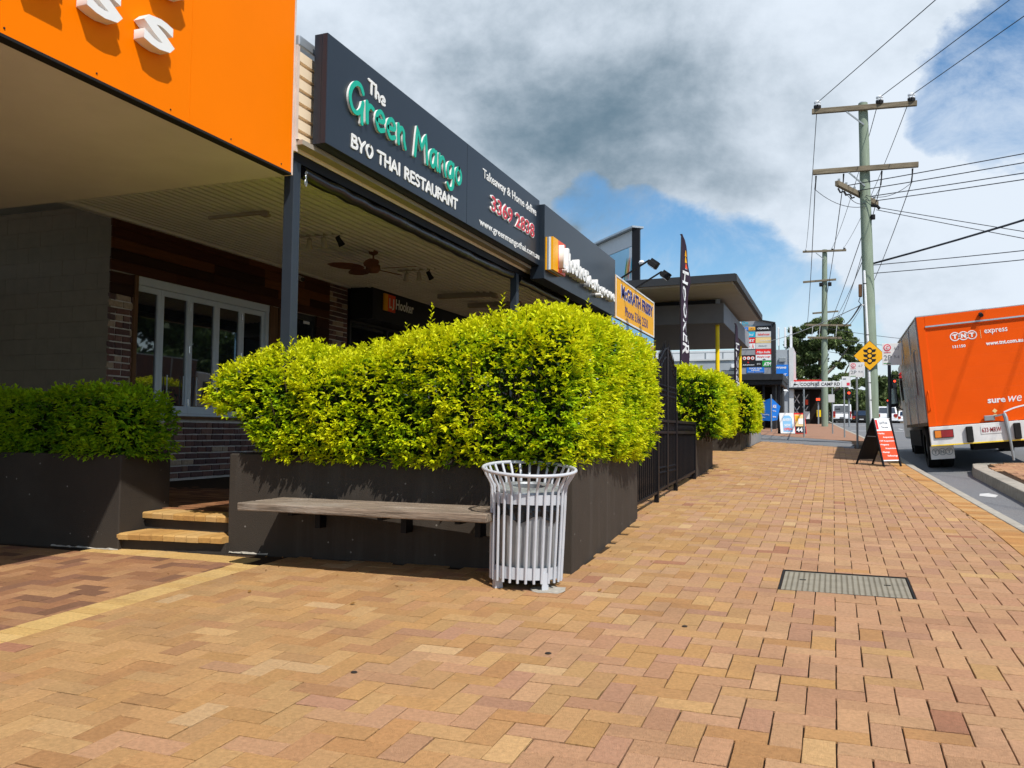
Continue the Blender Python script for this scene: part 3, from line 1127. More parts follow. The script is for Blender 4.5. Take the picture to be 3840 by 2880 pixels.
def leaf_mesh(P, D, Nn, ln, wd):
    """P base points, D leaf direction, Nn rough up normal -> folded leaves, 4 triangles each"""
    n = len(P)
    D = vnorm(D)
    S = vnorm(np.cross(D, Nn))
    U = np.cross(S, D)
    ln, wd = ln[:, None], wd[:, None]
    b = P
    m1 = P + D * ln * 0.48 - U * ln * 0.06
    tip = P + D * ln - U * ln * 0.10
    l = P + D * ln * 0.45 + S * wd * 0.5 + U * wd * 0.22
    r = P + D * ln * 0.45 - S * wd * 0.5 + U * wd * 0.22
    V = np.stack([b, l, tip, r, m1], 1).reshape(-1, 3)
    i = np.arange(n)[:, None] * 5
    F = np.concatenate([i + [0, 4, 1], i + [4, 2, 1], i + [0, 3, 4], i + [4, 3, 2]], 1).reshape(-1, 3)
    return V, F


def lump(P, k=4.2, seed=0.0):
    x, y, z = P[:, 0] * k + seed, P[:, 1] * k + seed * 1.7, P[:, 2] * k
    return (np.sin(x * 1.3 + 1.1 * np.sin(z * 1.1)) * np.sin(y * 1.2 + .7) + np.sin(z * 1.7 + x * .6) * np.cos(y * .8 + x * 1.9)
            + .6 * np.sin(x * 2.9 + z * 2.3) * np.cos(y * 2.7 + 1.0)) / 2.6


def hedge(name, label, x0, x1, y0, y1, z0, ztop, dens, pal, faces='FRTLB', leafl=.055, seed=0.0, inner=0.5, lumpy=0.085, undercut=0.0, sprigs=(), loc=None, lprof=None):
    t = thing(name, label, 'hedge', loc or ((x0 + x1) / 2, (y0 + y1) / 2, z0))
    Ps, Ns, Ds = [], [], []

    def surf(kind, n):
        a, b = rng.random(n), rng.random(n)
        if kind == 'T':
            x, y = x0 + (x1 - x0) * a, y0 + (y1 - y0) * b
            P = np.stack([x, y, ztop(x, y)], 1)
            N = np.tile([0, 0, 1.], (n, 1))
        else:
            if kind in 'FB':
                x = x0 + (x1 - x0) * a
                y = np.full(n, y0 if kind == 'F' else y1)
                N = np.tile([0, -1. if kind == 'F' else 1., 0], (n, 1))
            else:
                y = y0 + (y1 - y0) * a
                x = np.full(n, x0 if kind == 'L' else x1)
                N = np.tile([-1. if kind == 'L' else 1., 0, 0], (n, 1))
            zt = ztop(x, y)
            z = z0 + (zt - z0) * b
            P = np.stack([x, y, z], 1)
            # round the shoulders and tuck the foot in
            sh = np.clip((b - 0.80) / 0.20, 0, 1) ** 2 * 0.06 + np.clip((0.22 - b) / 0.22, 0, 1) ** 1.5 * undercut
            P -= N * sh[:, None]
            N = N + np.array([0, 0, 1.0]) * np.clip((b - 0.72) / 0.28, 0, 1)[:, None]
        # round vertical corners
        if lprof is not None:
            xl = np.interp(P[:, 2], *lprof)
            P[:, 0] = xl + (P[:, 0] - x0) / (x1 - x0) * (x1 - xl)
        N = vnorm(N)
        dep = rng.exponential(0.035, n) + 0.0
        keep = rng.random(n) < np.clip(0.70 + 0.70 * lump(P, 13.0, seed + 3.1), 0.25, 1.0)
        P, N, dep = P[keep], N[keep], dep[keep]
        L = lump(P, 4.2, seed)
        P = P + N * (L * lumpy)[:, None] - N * dep[:, None]
        Ps.append(P)
        Ns.append(N)
        Ds.append(dep - L * lumpy * 0.8)
    area = dict(F=(x1 - x0) * (1.05), B=(x1 - x0) * 1.05, L=(y1 - y0) * 1.05, R=(y1 - y0) * 1.05, T=(x1 - x0) * (y1 - y0))
    for k in faces:
        d = dens.get(k, dens['*'])
        surf(k, int(area[k] * d / 6))
    P, N, Dp = np.concatenate(Ps), np.concatenate(Ns), np.concatenate(Ds)
    n = len(P)
    # each sample is a short shoot carrying three pairs of leaves
    A = vnorm(N * 1.0 + np.array([0, 0, 0.30]) + rng.normal(0, 0.38, (n, 3)))
    Q = vnorm(np.cross(A, rng.normal(0, 1, (n, 3))))
    W = np.cross(A, Q)
    sl = rng.uniform(0.035, 0.075, n)
    LP, LD, LN, LT, LL = [], [], [], [], []
    pal = np.array(pal)
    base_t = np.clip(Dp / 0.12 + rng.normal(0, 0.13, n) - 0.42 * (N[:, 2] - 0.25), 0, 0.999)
    for k in range(6):
        f = (k // 2) / 2.0
        sgn = 1 if k % 2 else -1
        side = Q if (k // 2) % 2 == 0 else W
        LP.append(P + A * (sl * f)[:, None])
        LD.append((A * (0.75 + 0.5 * f) + side * sgn * (1.0 - 0.35 * f) + rng.normal(0, 0.2, (n, 3))) * [1, 1, 0.7])
        LN.append(A * 0.35 + np.array([0, 0, 1.0]) + rng.normal(0, .30, (n, 3)))
        LL.append(leafl * rng.uniform(0.62, 1.12, n) * (1 - 0.28 * f))
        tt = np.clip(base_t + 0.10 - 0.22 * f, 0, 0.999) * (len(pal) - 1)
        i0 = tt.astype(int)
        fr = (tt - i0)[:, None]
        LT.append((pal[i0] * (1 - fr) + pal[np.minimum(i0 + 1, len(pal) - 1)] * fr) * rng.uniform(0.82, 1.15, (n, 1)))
    # leaves deeper inside, coloured darker to put shade into the gaps
    ni = int(n * inner * 3)
    ins = np.stack([rng.uniform(x0 + .1, x1 - .1, ni), rng.uniform(y0 + .1, y1 - .1, ni), np.zeros(ni)], 1)
    edge = rng.random(ni) < 0.75
    which = rng.integers(0, len(faces), ni)
    for q, fc in enumerate(faces):
        s = edge & (which == q)
        d = rng.uniform(0.10, 0.30, ni)
        if fc == 'F':
            ins[s, 1] = y0 + d[s]
        elif fc == 'B':
            ins[s, 1] = y1 - d[s]
        elif fc == 'L':
            ins[s, 0] = x0 + d[s]
        elif fc == 'R':
            ins[s, 0] = x1 - d[s]
    zt = ztop(ins[:, 0], ins[:, 1])
    ins[:, 2] = z0 + 0.03 + (zt - 0.14 - z0) * rng.random(ni)
    if lprof is not None:
        xl = np.interp(ins[:, 2], *lprof)
        ins[:, 0] = xl + (ins[:, 0] - x0) / (x1 - x0) * (x1 - xl)
    LP.append(ins)
    LD.append(rng.normal(0, 1, (ni, 3)) + [0, 0, .3])
    LN.append(rng.normal(0, 1, (ni, 3)))
    LL.append(leafl * rng.uniform(0.9, 1.5, ni))
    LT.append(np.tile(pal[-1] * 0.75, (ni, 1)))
    # tall new shoots above the clipped top
    for (sx, sy, sh) in sprigs:
        zb = float(ztop(np.array([sx]), np.array([sy]))[0]) - 0.05
        m = int(sh / 0.018)
        tw = MB()
        ln = np.array([rng.normal(0, .12), rng.normal(0, .12), 1.0])
        for k in range(m):
            f = k / m
            p = np.array([sx, sy, zb]) + ln * sh * f
            a = k * 2.4
            d = np.array([math.cos(a), math.sin(a), 0.55 + f])
            LP.append(p[None])
            LD.append(d[None])
            LN.append(np.array([[0, 0, 1.0]]))
            LL.append(np.array([leafl * (1.05 - 0.5 * f)]))
            LT.append(pal[0][None] * rng.uniform(.9, 1.1))
        tw.tube([(sx, sy, zb), tuple(np.array([sx, sy, zb]) + ln * sh)], [.004, .002], 5)
        tw.build('shoot', M['leaf'], t)
    LP, LD, LN, LL, LT = map(np.concatenate, (LP, LD, LN, LL, LT))
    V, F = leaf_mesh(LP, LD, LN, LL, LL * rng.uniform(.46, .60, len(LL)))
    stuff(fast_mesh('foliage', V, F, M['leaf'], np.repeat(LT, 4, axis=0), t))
    tw = MB()
    for k in range(int((x1 - x0) * (y1 - y0) * 9) + 8):
        sx, sy = random.uniform(x0 + .15, x1 - .15), random.uniform(y0 + .15, y1 - .15)
        zt = float(ztop(np.array([sx]), np.array([sy]))[0])
        b = Vector((sx, sy, z0 - .06))
        for q in range(3):
            e = Vector((sx + random.uniform(-.25, .25), sy + random.uniform(-.25, .25), z0 + (zt - z0) * random.uniform(.55, .9)))
            tw.tube([b, b.lerp(e, .5) + Vector((random.uniform(-.04, .04), random.uniform(-.04, .04), 0)), e], [.010, .007, .003], 5)
    stuff(tw.build('stems', M['twig'], t))
    return t


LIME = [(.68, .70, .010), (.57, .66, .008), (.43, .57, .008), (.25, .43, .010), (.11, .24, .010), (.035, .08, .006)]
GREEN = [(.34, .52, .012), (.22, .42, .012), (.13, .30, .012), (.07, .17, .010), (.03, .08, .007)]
XH = np.array([-5.1, -4.75, -4.5, -4.3, -4.1, -3.9, -3.6, -3.2, -2.7, -2.2, -1.9, -1.4])
ZH = np.array([1.48, 1.58, 1.68, 1.71, 1.65, 1.60, 1.66, 1.74, 1.83, 1.92, 1.90, 1.80])
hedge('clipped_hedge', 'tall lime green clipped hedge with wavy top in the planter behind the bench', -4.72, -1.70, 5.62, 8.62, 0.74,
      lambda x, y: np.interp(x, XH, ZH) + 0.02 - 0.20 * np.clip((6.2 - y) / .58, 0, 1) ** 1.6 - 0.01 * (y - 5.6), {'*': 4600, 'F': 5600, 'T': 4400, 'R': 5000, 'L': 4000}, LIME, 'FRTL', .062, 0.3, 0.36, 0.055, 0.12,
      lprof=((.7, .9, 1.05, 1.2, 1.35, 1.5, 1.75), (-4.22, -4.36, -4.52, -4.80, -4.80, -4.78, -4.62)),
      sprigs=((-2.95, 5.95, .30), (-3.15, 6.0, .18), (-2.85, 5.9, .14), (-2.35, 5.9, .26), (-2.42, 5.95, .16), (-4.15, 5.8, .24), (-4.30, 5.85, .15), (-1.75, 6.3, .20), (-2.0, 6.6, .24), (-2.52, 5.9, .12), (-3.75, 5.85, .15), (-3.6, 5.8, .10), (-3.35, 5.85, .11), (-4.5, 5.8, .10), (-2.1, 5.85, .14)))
hedge('clipped_hedge', 'low dark green hedge in the shaded planter left of the steps', -8.3, -5.56, 5.47, 6.10, 0.74,
      lambda x, y: 1.30 + 0.03 * np.sin(x * 3.1 + 1.2) - 0.10 * np.clip((x + 5.85) / .35, 0, 1), {'*': 4200}, GREEN, 'FRT', .064, 2.2, 0.4, 0.05, 0.05,
      sprigs=((-7.3, 5.75, .10), (-6.1, 5.7, .10)))
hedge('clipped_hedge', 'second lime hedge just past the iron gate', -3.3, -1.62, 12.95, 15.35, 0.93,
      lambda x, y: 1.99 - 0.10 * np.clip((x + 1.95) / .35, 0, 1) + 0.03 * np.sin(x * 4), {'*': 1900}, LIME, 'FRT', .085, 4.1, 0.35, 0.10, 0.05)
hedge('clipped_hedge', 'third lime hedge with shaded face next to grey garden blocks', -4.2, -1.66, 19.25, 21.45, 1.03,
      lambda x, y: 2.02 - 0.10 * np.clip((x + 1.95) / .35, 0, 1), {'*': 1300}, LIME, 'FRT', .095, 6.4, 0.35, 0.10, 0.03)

# pale grout at the foot of the planters
def grout(p0, p1, n, label):
    p0, p1 = Vector((*p0, 0)), Vector((*p1, 0))
    d = (p1 - p0).normalized()
    nn = Vector((d.y, -d.x, 0))
    mb = MB()
    A, B = [], []
    for k in range(n + 1):
        p = p0.lerp(p1, k / n)
        w_, h_ = random.uniform(.004, .022), random.uniform(.004, .016)
        z = g(p.y)
        A.append((p.x, p.y, z + h_))
        q = p + nn * w_
        B.append((q.x, q.y, z + .001))
    mb.add(A + B, [(i, i + 1, n + 2 + i, n + 1 + i) for i in range(n)])
    struct(mb.build('mortar_seam', M['grout']))


grout((-4.64, 5.71), (-4.25, 5.728), 14, '')
grout((-6.3, 5.472), (-5.58, 5.50), 22, '')

# small plants on the garden blocks
for (x, y, s, lab) in ((-2.15, 21.6, .22, 'small spiky pale green plant beside the third hedge'), (-2.15, 22.6, .18, 'small spiky plant on the nearer grey block'), (-2.3, 24.0, .2, 'small strappy plant on the farther grey block')):
    t = thing('small_plant', lab, 'plant', (x, y, 1.07), 'small plants on the grey blocks')
    n = 46
    a = rng.uniform(0, 6.28, n)
    D = np.stack([np.cos(a), np.sin(a), rng.uniform(.3, 1.6, n)], 1)
    V, F = leaf_mesh(np.tile([x, y, 1.06], (n, 1)) + rng.normal(0, .03, (n, 3)) * [1, 1, 0], D, np.tile([0, 0, 1.], (n, 1)), rng.uniform(.7, 1.3, n) * s, np.full(n, .022))
    stuff(fast_mesh('foliage', V, F, M['leaf'], np.tile([.30, .36, .06], (n * 4, 1)) * rng.uniform(.6, 1.2, (n * 4, 1)), t))


# dropped clippings along the foot of the planter
mb = MB()
for k in range(34):
    x, y = random.uniform(-4.5, -1.9), 5.66 - random.random() ** 2 * .9
    if k > 22:
        x, y = -1.70 + random.random() ** 2 * .9, random.uniform(5.7, 8.9)
    a, r_ = random.uniform(0, 6.28), random.uniform(.008, .017)
    c, s = math.cos(a) * r_, math.sin(a) * r_
    z = g(y) + .003
    mb.add([(x - c, y - s, z), (x + s * .5, y - c * .5, z + .003), (x + c, y + s, z + .008), (x - s * .5, y + c * .5, z + .007), (x, y, z + .001)], [(0, 1, 4), (1, 2, 4), (2, 3, 4), (3, 0, 4)])
stuff(mb.build('hedge_clippings', M['litter']))

# ------------------------------------------------------------------ brick steps
steps = thing('brick_steps', 'two low steps with tan bullnose brick treads between the dark planters', 'steps', (-5.1, 5.75, 0))
MB().add([(x, y, z) for z in (-0.1, 0.075) for x, y in ((-5.60, 5.55), (-4.62, 5.67), (-4.62, 6.0), (-5.66, 6.0))], [(0, 1, 5, 4), (1, 2, 6, 5), (2, 3, 7, 6), (3, 0, 4, 7), (4, 5, 6, 7)]).build('riser', M['charcoal'], steps)
MB().add([(x, y, z) for z in (-0.1, 0.215) for x, y in ((-5.66, 5.87), (-4.62, 5.87), (-4.62, 6.3), (-5.74, 6.3))], [(0, 1, 5, 4), (1, 2, 6, 5), (2, 3, 7, 6), (3, 0, 4, 7), (4, 5, 6, 7)]).build('riser', M['charcoal'], steps)
TP = [lin(224, 176, 108, k=1.5), lin(216, 166, 98, k=1.5), lin(226, 182, 118, k=1.5), lin(208, 158, 94, k=1.5)]


def tread(p0, p1, depth, ztop, n):
    p0, p1 = Vector(p0), Vector(p1)
    d = (p1 - p0) / n
    for k in range(n):
        a, b = p0 + d * (k + .03), p0 + d * (k + .97)
        prof = [(0.0, -.052), (-.004, -.012), (.004, -.003), (.016, 0.0), (depth, 0.003), (depth, -.052)]
        dz = random.uniform(-.002, .002)
        A = [(a.x, a.y + q, ztop + z + dz) for q, z in prof]
        B = [(b.x, b.y + q, ztop + z + dz) for q, z in prof]
        m = len(prof)
        mb = MB().add(A + B, [tuple(range(m))[::-1], tuple(range(m, 2 * m))] + [(i, (i + 1) % m, m + (i + 1) % m, m + i) for i in range(m)], random.choice(TP))
        mb.build('tread_brick', M['terracotta'], steps, attr=True)


tread((-5.60, 5.50, 0), (-4.625, 5.63, 0), 0.34, 0.125, 9)
tread((-5.66, 5.83, 0), (-4.625, 5.83, 0), 0.30, 0.268, 9)
MB().add([(-5.6, 5.51, g(5.5) + .001), (-5.6, 5.56, .02), (-6.0, 5.52, .02), (-6.0, 5.47, -.013)], [(0, 1, 2, 3)]).build('mortar_skirt', M['mortar'], steps)

# ------------------------------------------------------------------ bench fixed to the planter
bench = thing('bench', 'weathered grey timber slab bench bracketed to the dark planter wall', 'bench', (-3.18, 5.45, g(5.45)))
for k, (a, b) in enumerate(((5.165, 5.345), (5.352, 5.532), (5.539, 5.70))):
    MB().box(-4.12 + 0.012 * k, -2.13 - 0.01 * k, a, b, 0.402, 0.460 + 0.002 * k).build('plank', M['timber'], bench, bevel=0.008)
for x in (-3.75, -3.0, -2.4):
    mb = MB()
    mb.box(x - .018, x + .018, 5.30, 5.735, 0.368, 0.400)
    mb.box(x - .022, x + .022, 5.66, 5.77, 0.24, 0.367)
    mb.build('bracket', M['black_steel'], bench)

# ------------------------------------------------------------------ litter bin
BX, BY = -1.945, 5.425
BZ = g(BY)
bin_ = thing('litter_bin', 'pale grey slatted metal litter bin with flared rim beside the bench', 'litter bin', (BX, BY, BZ), rot=(R(-0.8), R(1.2), 0))
prof = [(.313, .772), (.298, .742), (.276, .706), (.259, .672), (.252, .640), (.250, .60), (.244, .30), (.238, .040)]
NB = 28
VX, VY = -.3375, .941


def lean(x, y, z, t=None):
    """the flared top and lid sit a little crooked, tipped towards the footpath"""
    t = min(max((z - .60) / .12, 0), 1) if t is None else t
    return (x, y, z + .115 * (x * VX + y * VY) * t)


for k in range(NB):
    a = 2 * math.pi * (k + .5) / NB
    MB().tube([lean(r_ * math.cos(a), r_ * math.sin(a), z_) for r_, z_ in prof], .0092, 8).build('bar', M['white_steel'], bin_, smooth=True, local=True)
MB().tube([lean(.314 * math.cos(2 * math.pi * k / 48), .314 * math.sin(2 * math.pi * k / 48), .772) for k in range(48)], .012, 8, closed=True).build('rim', M['white_steel'], bin_, smooth='full', local=True)
for z0, z1, r_ in ((.545, .612, .236), (.062, .138, .229)):
    MB().lathe([(r_, z0), (r_, z1), (r_ - .006, z1), (r_ - .006, z0)], (0, 0, 0), 48, True).build('band', M['white_steel'], bin_, smooth=True, local=True)
for a in (R(-42), R(-138), R(90)):
    mb = MB()
    c, s = math.cos(a), math.sin(a)
    for w in (1,):
        mb.obox((c * .232 - s * .018 * w, s * .232 + c * .018 * w, .045), (-s * .024, c * .024, 0), (c * .003, s * .003, 0), (0, 0, .062))
    mb.obox((c * .205 - s * .040, s * .205 + c * .040, .03), (-s * .003, c * .003, 0), (c * .024, s * .024, 0), (0, 0, .048))
    mb.build('leg', M['white_steel'], bin_, local=True)
lv = []
for i in range(64):
    a = 2 * math.pi * i / 64
    lv.append(.198 + .004 * (1 if i % 4 < 2 else -1))
mb = MB()
zs = (.06, .50)
mb.add([(lv[i] * math.cos(2 * math.pi * i / 64) * (1 if z > .1 else .96), lv[i] * math.sin(2 * math.pi * i / 64) * (1 if z > .1 else .96), z) for z in zs for i in range(64)],
       [(i, (i + 1) % 64, 64 + (i + 1) % 64, 64 + i) for i in range(64)])
mb.build('liner', M['galv'], bin_, smooth=True, local=True)
MB().lathe([(.0, .03), (.15, .03), (.17, .06)], (0, 0, 0), 32).build('base_disc', M['black_steel'], bin_, local=True)
mb = MB().lathe([(.225, .632), (.222, .650), (.17, .660), (.12, .662), (.112, .652), (.118, .615)], (0, 0, 0), 40)
mb.v = [lean(*p, t=1.0) for p in mb.v]
mb.build('lid', M['galv'], bin_, smooth=True, local=True)
mb = MB()
for j in range(5):
    z = .60 - j * .032
    for i in range(48):
        a = 2 * math.pi * i / 48
        r_ = .207 + .007 * math.sin(i * 2.1 + j) + (.004 * j * random.random())
        zz = z - (.05 * abs(math.sin(i * .37 + .5)) ** 3 if j == 4 else 0) + random.uniform(-.004, .004)
        mb.v.append((r_ * math.cos(a), r_ * math.sin(a), zz))
for j in range(4):
    for i in range(48):
        k = (i + 1) % 48
        mb.f.append((j * 48 + i, j * 48 + k, (j + 1) * 48 + k, (j + 1) * 48 + i))
        mb.t.append((1, 1, 1))
mb.build('bin_bag', M['bag'], bin_, local=True)
mb = MB()
pts = []
for k in range(14):
    a = 2 * math.pi * k / 14
    rr = .21 * random.uniform(.75, 1.15)
    pts.append((BX + .20 + rr * .62 * math.cos(a), BY - .12 + rr * .5 * math.sin(a)))
mb.add([(x, y, g(y) + .004) for x, y in pts], [tuple(range(14))])
struct(mb.build('concrete_patch', M['grout']))

# ------------------------------------------------------------------ iron fence and gate
fen = thing('iron_fence', 'black wrought iron fence with an arched double gate between two planters', 'fence', (-1.95, 10.8, g(10.8)))
XF = -1.95
for y, h in ((8.72, 1.17), (9.98, 1.30), (11.27, 1.30), (12.88, 1.17)):
    MB().box(XF - .025, XF + .025, y - .025, y + .025, g(y) - .03, h).build('post', M['black_steel'], fen)
for a, b in ((8.75, 9.955), (11.295, 12.855)):
    for z in (1.15, 1.01):
        MB().box(XF - .019, XF + .019, a, b, z - .019, z + .019).build('rail', M['black_steel'], fen)
    MB().bar((XF, a, g(a) + .12), (XF, b, g(b) + .12), .035, .03).build('rail', M['black_steel'], fen)
pk = {}


def picket(y, z0, z1, spike=False, par=fen):
    key = (round(z1 - z0, 2), spike)
    if key not in pk:
        h = key[0]
        mb = MB()
        mb.box(-.008, .008, -.008, .008, 0, h)
        if spike:
            mb.add([(-.012, 0, h), (0, -.012, h), (.012, 0, h), (0, .012, h), (0, 0, h + .10)], [(0, 1, 4), (1, 2, 4), (2, 3, 4), (3, 0, 4)])
        ob = mb.build('picket', M['black_steel'], par, local=True)
        pk[key] = ob.data
        ob.location = Vector((XF, y, z0)) - world_off(par)
    else:
        inst(pk[key], 'picket', par, (XF, y, z0))


y = 8.84
while y < 9.95:
    picket(y, g(y) + .13, 1.14)
    y += .105
y = 11.38
while y < 12.84:
    picket(y, g(y) + .13, 1.14)
    y += .105
arch = lambda y: 1.86 + 0.20 * (0.5 + 0.5 * math.cos(math.pi * min(1, abs(y - 10.62) / .62)))
gate_y = (10.03, 10.60, 10.64, 11.22)
for y in gate_y:
    MB().box(XF - .018, XF + .018, y - .018, y + .018, g(y) + .09, arch(y) + .02).build('gate_stile', M['black_steel'], fen)
for a, b in ((10.05, 10.58), (10.66, 11.20)):
    for z in (1.15, 1.01):
        MB().box(XF - .016, XF + .016, a, b, z - .016, z + .016).build('gate_rail', M['black_steel'], fen)
    MB().bar((XF, a, g(a) + .13), (XF, b, g(b) + .13), .03, .03).build('gate_rail', M['black_steel'], fen)
    MB().tube([(XF, a + (b - a) * k / 8, arch(a + (b - a) * k / 8)) for k in range(9)], .016, 6).build('gate_arch', M['black_steel'], fen)
    MB().tube([(XF, a + (b - a) * k / 8, arch(a + (b - a) * k / 8) - .11) for k in range(9)], .011, 6).build('gate_arch', M['black_steel'], fen)
    y = a + .075
    while y < b - .02:
        picket(y, g(y) + .15, arch(y) + .03, True)
        y += .095
mb = MB()
for a, b, zc in ((8.8, 9.95, 1.08), (11.3, 12.85, 1.08), (10.05, 11.2, 1.08)):
    y = a + .07
    while y < b - .05:
        mb.tube([(XF, y + .042 * math.cos(2 * math.pi * k / 12), zc + .042 * math.sin(2 * math.pi * k / 12)) for k in range(12)], .006, 5, closed=True)
        y += .105
for y in np.arange(10.12, 11.2, .095):
    for zc in (.52, .58, 1.46, 1.52, 1.58):
        mb.lathe([(.003, -.018), (.019, -.006), (.019, .006), (.003, .018)], (XF, y, zc), 6)
stuff(mb.build('scrollwork', M['black_steel'], fen))
MB().box(XF - .05, XF - .036, 11.32, 12.84, g(12.9) + .04, 1.0).build('backing_panel', M['post_steel'], fen)


# ------------------------------------------------------------------ restaurant behind the hedge
XW = -8.40
FL = 0.33
terr = struct(MB().add([(-8.5, 6.25, .27), (-3.9, 6.25, .262), (-3.9, 13, .262), (-3.5, 21, .30), (-8.5, 21, .33)], [(0, 1, 2, 3, 4)]).build('terrace', M['joint']))
V, F, T = [], [], []
for j in range(44):
    y = 6.12 + j * .118
    x = -8.4 + (j % 2) * .12
    while x < -4.7:
        if not inside_poly(x + .1, y, PLANT1) and not inside_poly(x + .1, y, PLANTL):
            vs, fs = paver_geo(.24, .118)
            o = len(V)
            V += [(x + .12 + a, y + .06 + b, .276 + c) for a, b, c in vs]
            F += [tuple(i + o for i in f) for f in fs]
            T += [lin(*random.choice(((150, 104, 72), (128, 86, 62), (170, 120, 84))))] * len(fs)
        x += .24
stuff(fast_mesh('paver', V, F, M['paver'], T, terr))

rest_b = thing('restaurant', 'brick and timber restaurant front with grey folding windows under a corrugated awning ceiling', 'shop building', (XW, 10.5, FL))
mb = MB()
mb.box(-8.75, XW - .012, 8.03, 12.895, FL - .3, 1.125)
mb.box(-8.75, XW - .012, 8.03, 8.415, 1.126, 2.67)
mb.box(-8.75, XW - .012, 12.90, 13.52, FL - .3, 3.75)
mb.box(-8.75, XW - .013, 8.03, 12.899, 2.965, 3.78)
mb.build('wall', M['mortar'], rest_b)
MB().box(-10.6, -8.76, 8.25, 13.5, FL - .3, FL - .05).box(-10.7, -10.6, 8.25, 13.5, 0, 3.7).build('inner_room', M['interior'], rest_b)

BRC = [lin(*c, k=1.0) for c in ((108, 80, 74), (96, 74, 70), (122, 94, 84), (90, 72, 70), (112, 82, 74), (102, 78, 74), (160, 140, 120))]
bslots = []


def brick_area(y0, y1, z0, z1):
    ch, k = .0865, 0
    z = z0
    while z < z1 - .04:
        y = y0
        first = True
        while y < y1 - .01:
            L = random.choice((.235, .235, .235, .12, .12, .17))
            if first and k % 2:
                L = .12
            first = False
            L = min(L, y1 - y)
            if y1 - y - L < .06:
                L = y1 - y
            bslots.append((y + L / 2, z + ch / 2, L, ch))
            y += L
        z += ch
        k += 1


brick_area(7.99, 8.415, 1.126, 2.67)
brick_area(8.00, 12.895, FL - .02, 1.125)
n_p2 = len(bslots)
brick_area(12.905, 13.52, 1.75, 3.68)


def brick_geo(L, H, tone):
    j = lambda: random.uniform(-.004, .004)
    d = random.uniform(.004, .014)
    hy, hz = L / 2 - .0085, H / 2 - .0085
    a = [(0.0, -hy + j(), -hz + j()), (0.0, hy + j(), -hz + j()), (0.0, hy + j(), hz + j()), (0.0, -hy + j(), hz + j())]
    b = [(d, p[1] * .955, p[2] * .90) for p in a]
    a = [(-.012, p[1], p[2]) for p in a]
    m_ = [(d * .55, p[1], p[2]) for p in a]
    vs = a + m_ + b
    fs = [(8, 9, 10, 11)] + [(i, (i + 1) % 4, 4 + (i + 1) % 4, 4 + i) for i in range(4)] + [(4 + i, 4 + (i + 1) % 4, 8 + (i + 1) % 4, 8 + i) for i in range(4)]
    return vs, fs


inview = [b for i, b in enumerate(bslots) if (b[0] < 10.6 and b[1] > .3) or (i >= n_p2 and b[1] > 1.9)]
back = [b for b in bslots if b not in inview]
random.shuffle(inview)
V, F, T = [], [], []
BV = {}
for k, (y, z, L, H) in enumerate(inview + back):
    tone = random.choice(BRC)
    if k < min(300, len(inview)):
        key = (round(L, 2), BRC.index(tone))
        if key not in BV:
            vs, fs = brick_geo(L, H, tone)
            ob = MB().add(vs, fs, tone).build('brick', M['brick'], rest_b, local=True, attr=True)
            BV[key] = ob.data
            ob.location = Vector((XW - .004, y, z)) - rest_b.location
        else:
            inst(BV[key], 'brick', rest_b, (XW - .004, y, z))
    else:
        vs, fs = brick_geo(L, H, tone)
        o = len(V)
        V += [(XW - .004 + a, y + b, z + c) for a, b, c in vs]
        F += [tuple(i + o for i in f) for f in fs]
        T += [tone] * len(fs)
if V:
    stuff(fast_mesh('brick', V, F, M['brick'], T, rest_b))

# grey block side wall turning back at the left
MB().box(-12.5, XW - .02, 8.012, 8.2, 0, 4.2).build('side_wall', M['block'], rest_b)
blk = {}
for j in range(20):
    z = FL - .2 + j * .2
    off = .2 if j % 2 else 0
    x = -8.40 - .0
    first = True
    while x > -11.2:
        L = .2 if (first and j % 2) else .4
        first = False
        if L not in blk:
            ob = MB().box(-L / 2 + .0006, L / 2 - .0006, -.003, .03, -.0992, .0992).build('block', M['block'], rest_b, local=True, bevel=.002, seg=1)
            blk[L] = ob
            ob.location = Vector((x - L / 2, 8.0, z + .1)) - rest_b.location
        else:
            o = blk[L].copy()
            COL.objects.link(o)
            o.location = Vector((x - L / 2, 8.0 + random.uniform(-.001, .001), z + .1)) - rest_b.location
        x -= L
# timber cladding boards
CL = [lin(*c, k=1.0) for c in ((72, 42, 26), (58, 34, 22), (92, 56, 32), (66, 36, 22), (104, 64, 36), (50, 30, 20))]


def boards(y0, y1, z0, z1, h=.138):
    z = z0
    while z < z1 - .02:
        hh = min(h, z1 - z)
        y = y0
        while y < y1 - .02:
            L = min(random.uniform(.7, 1.9), y1 - y)
            if y1 - y - L < .35:
                L = y1 - y
            d = random.uniform(0, .006)
            MB().box(XW - .012, XW + .012 + d, y + .002, y + L - .002, z + .003, z + hh - .003, random.choice(CL)).build('cladding_board', M['cladding'], rest_b, attr=True)
            y += L
        z += hh


boards(7.995, 12.895, 2.97, 3.66)
boards(7.995, 8.375, 2.675, 2.965)
boards(12.50, 12.895, 1.13, 2.965)
for y0, y1, z0, z1, xo in ((8.38, 8.44, 1.14, 2.965, .03), (11.19, 11.25, 1.14, 2.965, .03), (11.26, 11.42, 1.14, 2.965, .0), (11.43, 11.49, .33, 2.965, .03), (11.70, 11.79, 1.14, 2.965, .02)):
    MB().box(XW - .12, XW + xo, y0, y1, z0, z1).build('jamb', M['jamb'], rest_b)
MB().box(XW - .12, XW + .045, 8.44, 11.19, 1.126, 1.165).build('sill', M['jamb'], rest_b)


